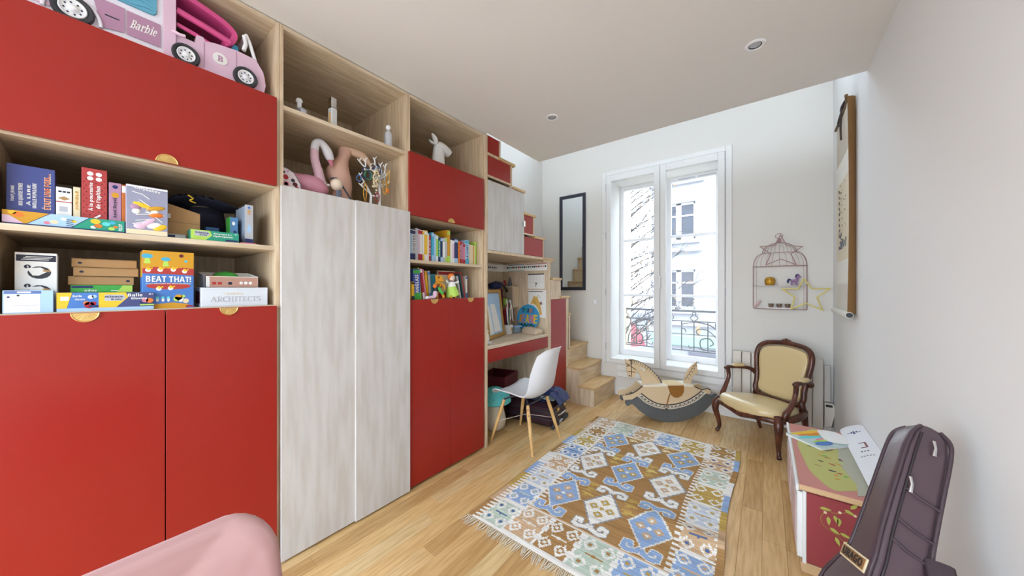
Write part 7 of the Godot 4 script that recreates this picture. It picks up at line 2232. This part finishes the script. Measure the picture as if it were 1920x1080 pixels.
	s = mb(); tube(s, smooth([Vector3(-0.012, yt + 0.105, -0.25), Vector3(-0.035, yt + 0.06, -0.30), Vector3(-0.04, yt - 0.01, -0.26), Vector3(-0.042, yt - 0.10, -0.275), Vector3(-0.04, yt - 0.20, -0.27)], 4), 0.007, 6)
	tube(s, smooth([Vector3(-0.012, yt + 0.105, -0.25), Vector3(-0.03, yt + 0.04, -0.34), Vector3(-0.042, yt - 0.02, -0.38), Vector3(-0.042, yt - 0.06, -0.36)], 4), 0.006, 6)
	obj("ribbon", s, mat(rgb(72, 58, 56), 0.8), t)
	s = mb(); rod(s, Vector3(0.0, yt + 0.105, -0.25), Vector3(-0.02, yt + 0.105, -0.25), 0.004, 6); obj("nail", s, M.dark, t)
	var rng := RandomNumberGenerator.new(); rng.seed = 12
	s = mb()
	for i in 60:
		var y := rng.randf_range(0.50, 1.02)
		var z := rng.randf_range(-0.48, -0.12)
		var low := clampf((0.66 - y) / 0.16, 0.0, 1.0)
		var L := 0.012 + 0.045 * low
		rod(s, Vector3(-0.0275, y, z), Vector3(-0.0275, y + L * rng.randf_range(0.3, 1.0), z + rng.randf_range(-1, 1) * L), 0.0016 + 0.004 * low, 4)
	obj("ink_strokes", s, mat(rgb(116, 120, 126), 0.9), t).set_meta("kind", "stuff")
	s = mb()
	for i in 9: box(s, Vector3(-0.0245, 0.62 + i * 0.045, -0.47), Vector3(0.002, 0.022, 0.018), 0.0)
	obj("calligraphy", s, M.dark, t)
	# painted chest
	t = thing("painted_chest", "low painted wooden chest with pink lid, green oval and vine decoration", "chest", Vector3(0.255, 0, -2.61))
	var pinkw := mat(rgb(200, 132, 122), 0.5)
	var redw := mat(rgb(150, 60, 64), 0.5)
	var x0 := -0.105; var x1 := 0.165; var z0 := -0.44; var z1 := 0.445
	s = mb(); bx(s, Vector3(x0, 0.05, z0), Vector3(x1, 0.395, z1), 0.004); obj("body", s, redw, t)
	s = mb(); bx(s, Vector3(-0.128, 0.408, -0.468), Vector3(0.150, 0.434, 0.468), 0.005); obj("lid", s, mat(rgb(212, 176, 134), 0.5), t)
	obj("lid_panel", bxs(Vector3(-0.122, 0.433, -0.460), Vector3(0.146, 0.4355, 0.460), 0.001), pinkw, t)
	var up := Basis(Vector3.RIGHT, -PI / 2)
	s = mb()
	var ov := PackedVector2Array()
	for k in 36:
		var a := TAU * k / 36
		ov.append(Vector2(cos(a) * 0.120 * (1 + 0.05 * sin(5 * a)), sin(a) * 0.425 * (1 + 0.03 * cos(7 * a))))
	slab(s, ov, 0.001, Transform3D(up, Vector3(0.022, 0.4362, 0.0))); obj("painted_oval", s, mat(rgb(186, 184, 108), 0.6), t)
	s = mb(); slab(s, flatpoly([0.06, -0.43, 0.115, -0.38, 0.118, 0.36, 0.07, 0.20, 0.04, -0.1, 0.075, -0.3]), 0.001, Transform3D(up, Vector3(0.022, 0.4366, 0.0))); obj("painted_path", s, mat(rgb(178, 178, 158), 0.6), t)
	var pc := ["ochre", "brick", "ink", "orange", "ochre", "ink", "brick", "green", "card", "ink", "lime", "ochre"]
	for i in 26:
		s = mb()
		var px := rng.randf_range(-0.05, 0.07); var pz := rng.randf_range(-0.22, 0.32)
		slab(s, ngon(7, rng.randf_range(0.006, 0.018), rng.randf_range(0.003, 0.007)), 0.001, Transform3D(up * Basis(Vector3.BACK, rng.randf_range(-0.7, 0.2)), Vector3(px + 0.01, 0.4371 + i * 0.00003, pz))); obj("painted_detail", s, M[pc[i % 12]], t)
	s = mb(); slab(s, flatpoly([-0.06, 0.10, 0.0, 0.16, 0.06, 0.12, 0.03, 0.08]), 0.001, Transform3D(up, Vector3(0.0, 0.4372, 0.02))); obj("painted_detail", s, mat(rgb(120, 124, 60), 0.6), t)
	# white mouldings on the front face (towards the room)
	s = mb(); bx(s, Vector3(-0.138, 0.405, -0.470), Vector3(-0.126, 0.438, 0.470), 0.003); obj("lid_moulding", s, M.white, t)
	for q in [[-0.44, -0.01], [0.01, 0.445]]:
		s = mb(); bx(s, Vector3(-0.132, 0.06, q[0] + 0.01), Vector3(-0.106, 0.385, q[1] - 0.01), 0.004); var dr := obj("door", s, M.white, t)
		s = mb(); bx(s, Vector3(-0.137, 0.10, q[0] + 0.05), Vector3(-0.132, 0.345, q[1] - 0.05), 0.002); obj("door_panel", s, mat(rgb(206, 176, 170), 0.5), dr)
	s = mb(); bx(s, Vector3(-0.112, 0.0, 0.430), Vector3(-0.097, 0.40, 0.450), 0.003); obj("corner_post", s, M.white, t)
	s = mb(); bx(s, Vector3(-0.118, 0.0, z0), Vector3(x1, 0.05, z1 + 0.006), 0.004); obj("plinth", s, mat(rgb(206, 172, 130), 0.5), t)
	# painted vine on the near end
	var vz := z1 + 0.001
	var vine := smooth([Vector3(-0.045, 0.345, vz), Vector3(0.005, 0.335, vz), Vector3(0.05, 0.355, vz), Vector3(0.10, 0.335, vz)], 4)
	s = mb(); tube(s, vine, 0.0016, 4); tube(s, smooth([Vector3(-0.02, 0.338, vz), Vector3(-0.045, 0.30, vz), Vector3(-0.035, 0.26, vz), Vector3(0.01, 0.235, vz), Vector3(0.04, 0.20, vz), Vector3(0.03, 0.15, vz)], 4), 0.0016, 4); obj("painted_vine", s, mat(rgb(170, 140, 70), 0.6), t)
	for q in [[-0.05, 0.340, 0.1], [0.0, 0.325, -1.2], [0.018, 0.318, -1.6], [0.035, 0.365, -0.4], [0.055, 0.375, 0.9], [0.075, 0.315, -1.3], [-0.02, 0.31, -1.5], [-0.015, 0.26, -0.5], [0.005, 0.225, -1.2], [0.02, 0.25, -0.3], [0.035, 0.215, -0.2], [0.03, 0.18, -0.9], [0.035, 0.14, -0.6]]:
		s = mb()
		slab(s, flatpoly([0, 0, 0.012, 0.008, 0.026, 0.006, 0.042, 0.0, 0.026, -0.006, 0.012, -0.007]), 0.0016, Transform3D(Basis(Vector3.BACK, q[2]), Vector3(q[0], q[1], vz)))
		obj("painted_leaf", s, mat(rgb(176, 178, 84), 0.6), t)
	for q in [[0.02, 0.345], [-0.03, 0.325], [0.07, 0.35]]:
		s = mb(); slab(s, ngon(8, 0.006), 0.0022, Transform3D(Basis.IDENTITY, Vector3(q[0], q[1], vz))); obj("painted_berry", s, M.cream, t)
	# booklet and paper on the chest
	t = thing("picture_booklet", "open picture booklet in yellow, green and blue on the chest", "booklet", Vector3(0.272, 0.4375, -2.83), deg_to_rad(48))
	s = mb(); bx(s, Vector3(-0.135, 0.0, -0.105), Vector3(0.135, 0.010, 0.105), 0.001); obj("pages", s, M.paper, t)
	s = mb(); box(s, Vector3(0, 0.0125, 0), Vector3(0.272, 0.003, 0.212), 0.0008, Transform3D(Basis(Vector3.RIGHT, 0.015), Vector3.ZERO)); obj("cover", s, mat(rgb(190, 208, 206), 0.45), t)
	for q in [[0.0, -0.085, 0.13, 0.018, "yellow"], [-0.03, -0.06, 0.10, 0.012, "orange"], [0.0, -0.03, 0.13, 0.02, "aqua"], [0.02, -0.045, 0.06, 0.012, "ochre"], [-0.06, 0.06, 0.06, 0.022, "blue"], [0.08, 0.04, 0.05, 0.02, "blue"], [0.03, 0.01, 0.08, 0.012, "rose"], [0.0, 0.03, 0.10, 0.012, "lime"], [-0.04, -0.075, 0.03, 0.010, "brick"]]:
		s = mb(); slab(s, ngon(14, q[2], q[3]), 0.001, Transform3D(up, Vector3(q[0] * 0.9 if q[2] < 0.1 else 0.0, 0.0148 + absf(q[1]) * 0.004, q[1]))); obj("cover_print", s, M[q[4]], t)
	t = thing("white_card", "white rounded card lying half on the picture booklet", "card", Vector3(0.335, 0.4535, -2.895), deg_to_rad(-12))
	s = mb(); slab(s, rrect(0.12, 0.20, 0.05, 6), 0.003, Transform3D(up * Basis(Vector3.BACK, 0.35), Vector3(0, 0.002, 0))); obj("card", s, M.paper, t)
	# long white board between chest and wall
	t = thing("white_board", "long white board with rounded end lying between chest and right wall", "board", Vector3(0.446, 0.475, -2.60))
	var tiltb := Transform3D(Basis(Vector3.BACK, 0.52) * up, Vector3.ZERO)
	var bp := PackedVector2Array()
	for k in 9:
		var a := PI * k / 8
		bp.append(Vector2(cos(a) * 0.062, 0.46 + sin(a) * 0.055))
	bp.append(Vector2(-0.062, -0.5)); bp.append(Vector2(0.062, -0.5))
	s = mb(); slab(s, bp, 0.012, tiltb); obj("board", s, mat(rgb(236, 236, 240), 0.3), t)
	var mk := func(x: float, y: float, w: float, h: float, m: Material):
		var q := mb(); box(q, Vector3(x, y, 0.0062), Vector3(w, h, 0.0012), 0.0, tiltb); obj("print", q, m, t)
	for q in [[-0.012, 0.39, 0.010, 0.020], [0.0, 0.394, 0.008, 0.028], [0.0, 0.372, 0.012, 0.016], [0.014, 0.39, 0.010, 0.020], [-0.028, 0.385, 0.012, 0.006], [0.028, 0.385, 0.012, 0.006]]: mk.call(q[0], q[1], q[2], q[3], mat(rgb(64, 64, 120), 0.5))
	for q in [[0.020, 0.17, 0.010, 0.075], [0.004, 0.205, 0.028, 0.007], [0.004, 0.135, 0.024, 0.010]]: mk.call(q[0], q[1], q[2], q[3], mat(rgb(130, 70, 76), 0.5))
	for i in 3: mk.call(-0.014 + i * 0.014, 0.085, 0.008, 0.010, M.dark)
	for i in 5: mk.call(-0.026 + i * 0.013, 0.025 - absf(i - 2) * 0.004, 0.009, 0.005, M.dark)
	# guitar bag leaning on the right wall
	t = thing("guitar_bag", "dark leather-like padded guitar bag leaning on the right wall by the chest", "bag", Vector3(0.27, 0, -1.36))
	var base := Vector3(0.27, 0, -1.36)
	var topp := Vector3(0.396, 0.952, -1.628) - base
	var Yb := (Vector3(0.418, 0.955, -1.655) - Vector3(0.285, 0.56, -1.43)).normalized()
	var Zb := Vector3(-0.91, 0.0, 0.24)
	Zb = (Zb - Yb * Zb.dot(Yb)).normalized()
	var Xb := Yb.cross(Zb)
	var bag := mat(rgb(84, 66, 72), 0.26)
	rings = []
	var sec := [[-0.004, 0.055, 0.020, 0.0], [0.004, 0.085, 0.05, 0.0], [0.03, 0.118, 0.085, 0.0], [0.08, 0.128, 0.098, 0.0], [0.20, 0.134, 0.104, 0.0], [0.34, 0.146, 0.110, 0.0], [0.43, 0.170, 0.114, 0.0], [0.48, 0.215, 0.118, 0.01], [0.54, 0.290, 0.120, 0.02], [0.62, 0.325, 0.122, 0.02], [0.72, 0.30, 0.122, 0.02], [0.80, 0.30, 0.122, 0.02], [0.92, 0.375, 0.122, 0.02], [1.04, 0.37, 0.118, 0.02], [1.10, 0.28, 0.09, 0.02], [1.115, 0.12, 0.04, 0.02]]
	for q in sec:
		var rg := PackedVector3Array()
		var rr := rrect(q[1] * 0.86, q[2], minf(0.022, q[2] * 0.3), 3)
		var o: Vector3 = topp - Yb * q[0] - Xb * (q[3] * 2.0) 
		for p in rr: rg.append(o + Xb * p.x + Zb * p.y)
		rings.append(rg)
	s = mb(); loft(s, rings); obj("bag_body", s, bag, t)
	# piping along the two visible edges
	for e in [Vector2(1, 1), Vector2(1, -1), Vector2(-1, 1)]:
		var line := []
		for i in range(1, sec.size() - 1):
			var q: Array = sec[i]
			line.append(topp - Yb * q[0] - Xb * (q[3] * 2.0) + Xb * (q[1] * 0.45 - 0.004) * e.x + Zb * (q[2] / 2 - 0.004) * e.y)
		s = mb(); tube(s, smooth(line, 4), 0.0055, 6); obj("piping", s, mat(rgb(70, 54, 60), 0.4), t)
	# zip on the side gusset and pullers
	var zl := []
	for i in range(2, sec.size() - 2):
		var q: Array = sec[i]
		zl.append(topp - Yb * q[0] - Xb * (q[3] * 2.0) + Xb * (q[1] * 0.45 + 0.001) + Zb * (q[2] * 0.28))
	s = mb(); tube(s, smooth(zl, 4), 0.0035, 6); obj("zip", s, mat(rgb(44, 34, 38), 0.5), t)
	for q in [[0.045, 0.124, 0.0], [0.175, 0.136, 0.028]]:
		s = mb()
		var p: Vector3 = topp - Yb * q[0] + Xb * (q[1] * 0.45 + 0.006) + Zb * q[2]
		tube(s, [p, p - Yb * 0.02 + Xb * 0.003 - Zb * 0.006, p - Yb * 0.042 - Zb * 0.008], [0.005, 0.004, 0.006], 8)
		obj("zip_puller", s, M.chrome, t)
	for d in [0.21, 0.30, 0.36]:
		s = mb()
		var w: float = 0.14 + d * 0.03
		tube(s, [topp - Yb * d + Xb * (w * 0.45 + 0.0015) + Zb * 0.03, topp - Yb * (d + 0.012) + Xb * (w * 0.45 + 0.003), topp - Yb * (d + 0.02) + Xb * (w * 0.45 + 0.0015) - Zb * 0.045], 0.003, 6)
		obj("gusset_crease", s, mat(rgb(76, 60, 66), 0.5), t)
	# woven badge across the front
	var bo := topp - Yb * 0.455 - Xb * 0.015 + Zb * 0.0585
	var bf := Transform3D(Basis(Xb, Yb, Zb) * Basis(Vector3.BACK, -0.12), bo)
	s = mb(); box(s, Vector3.ZERO, Vector3(0.15, 0.040, 0.004), 0.001, bf); obj("badge", s, M.cream, t)
	s = mb(); box(s, Vector3(0, 0, 0.0022), Vector3(0.138, 0.030, 0.002), 0.0005, bf); obj("badge_field", s, mat(rgb(150, 104, 56), 0.5), t)
	letters("URAGO", 0.118, 0.023, bf * Transform3D(Basis.IDENTITY, Vector3(0, 0, 0.0038)), M.black, t)
	# strap hanging at the back
	s = mb()
	var st := smooth([topp - Yb * 0.36 + Xb * 0.07 - Zb * 0.06, topp - Yb * 0.48 + Xb * 0.125 - Zb * 0.07, topp - Yb * 0.66 + Xb * 0.17 - Zb * 0.07, topp - Yb * 0.88 + Xb * 0.175 - Zb * 0.06], 5)
	tube(s, st, 0.028, 8, 0.35); obj("shoulder_strap", s, mat(rgb(66, 52, 58), 0.5), t)
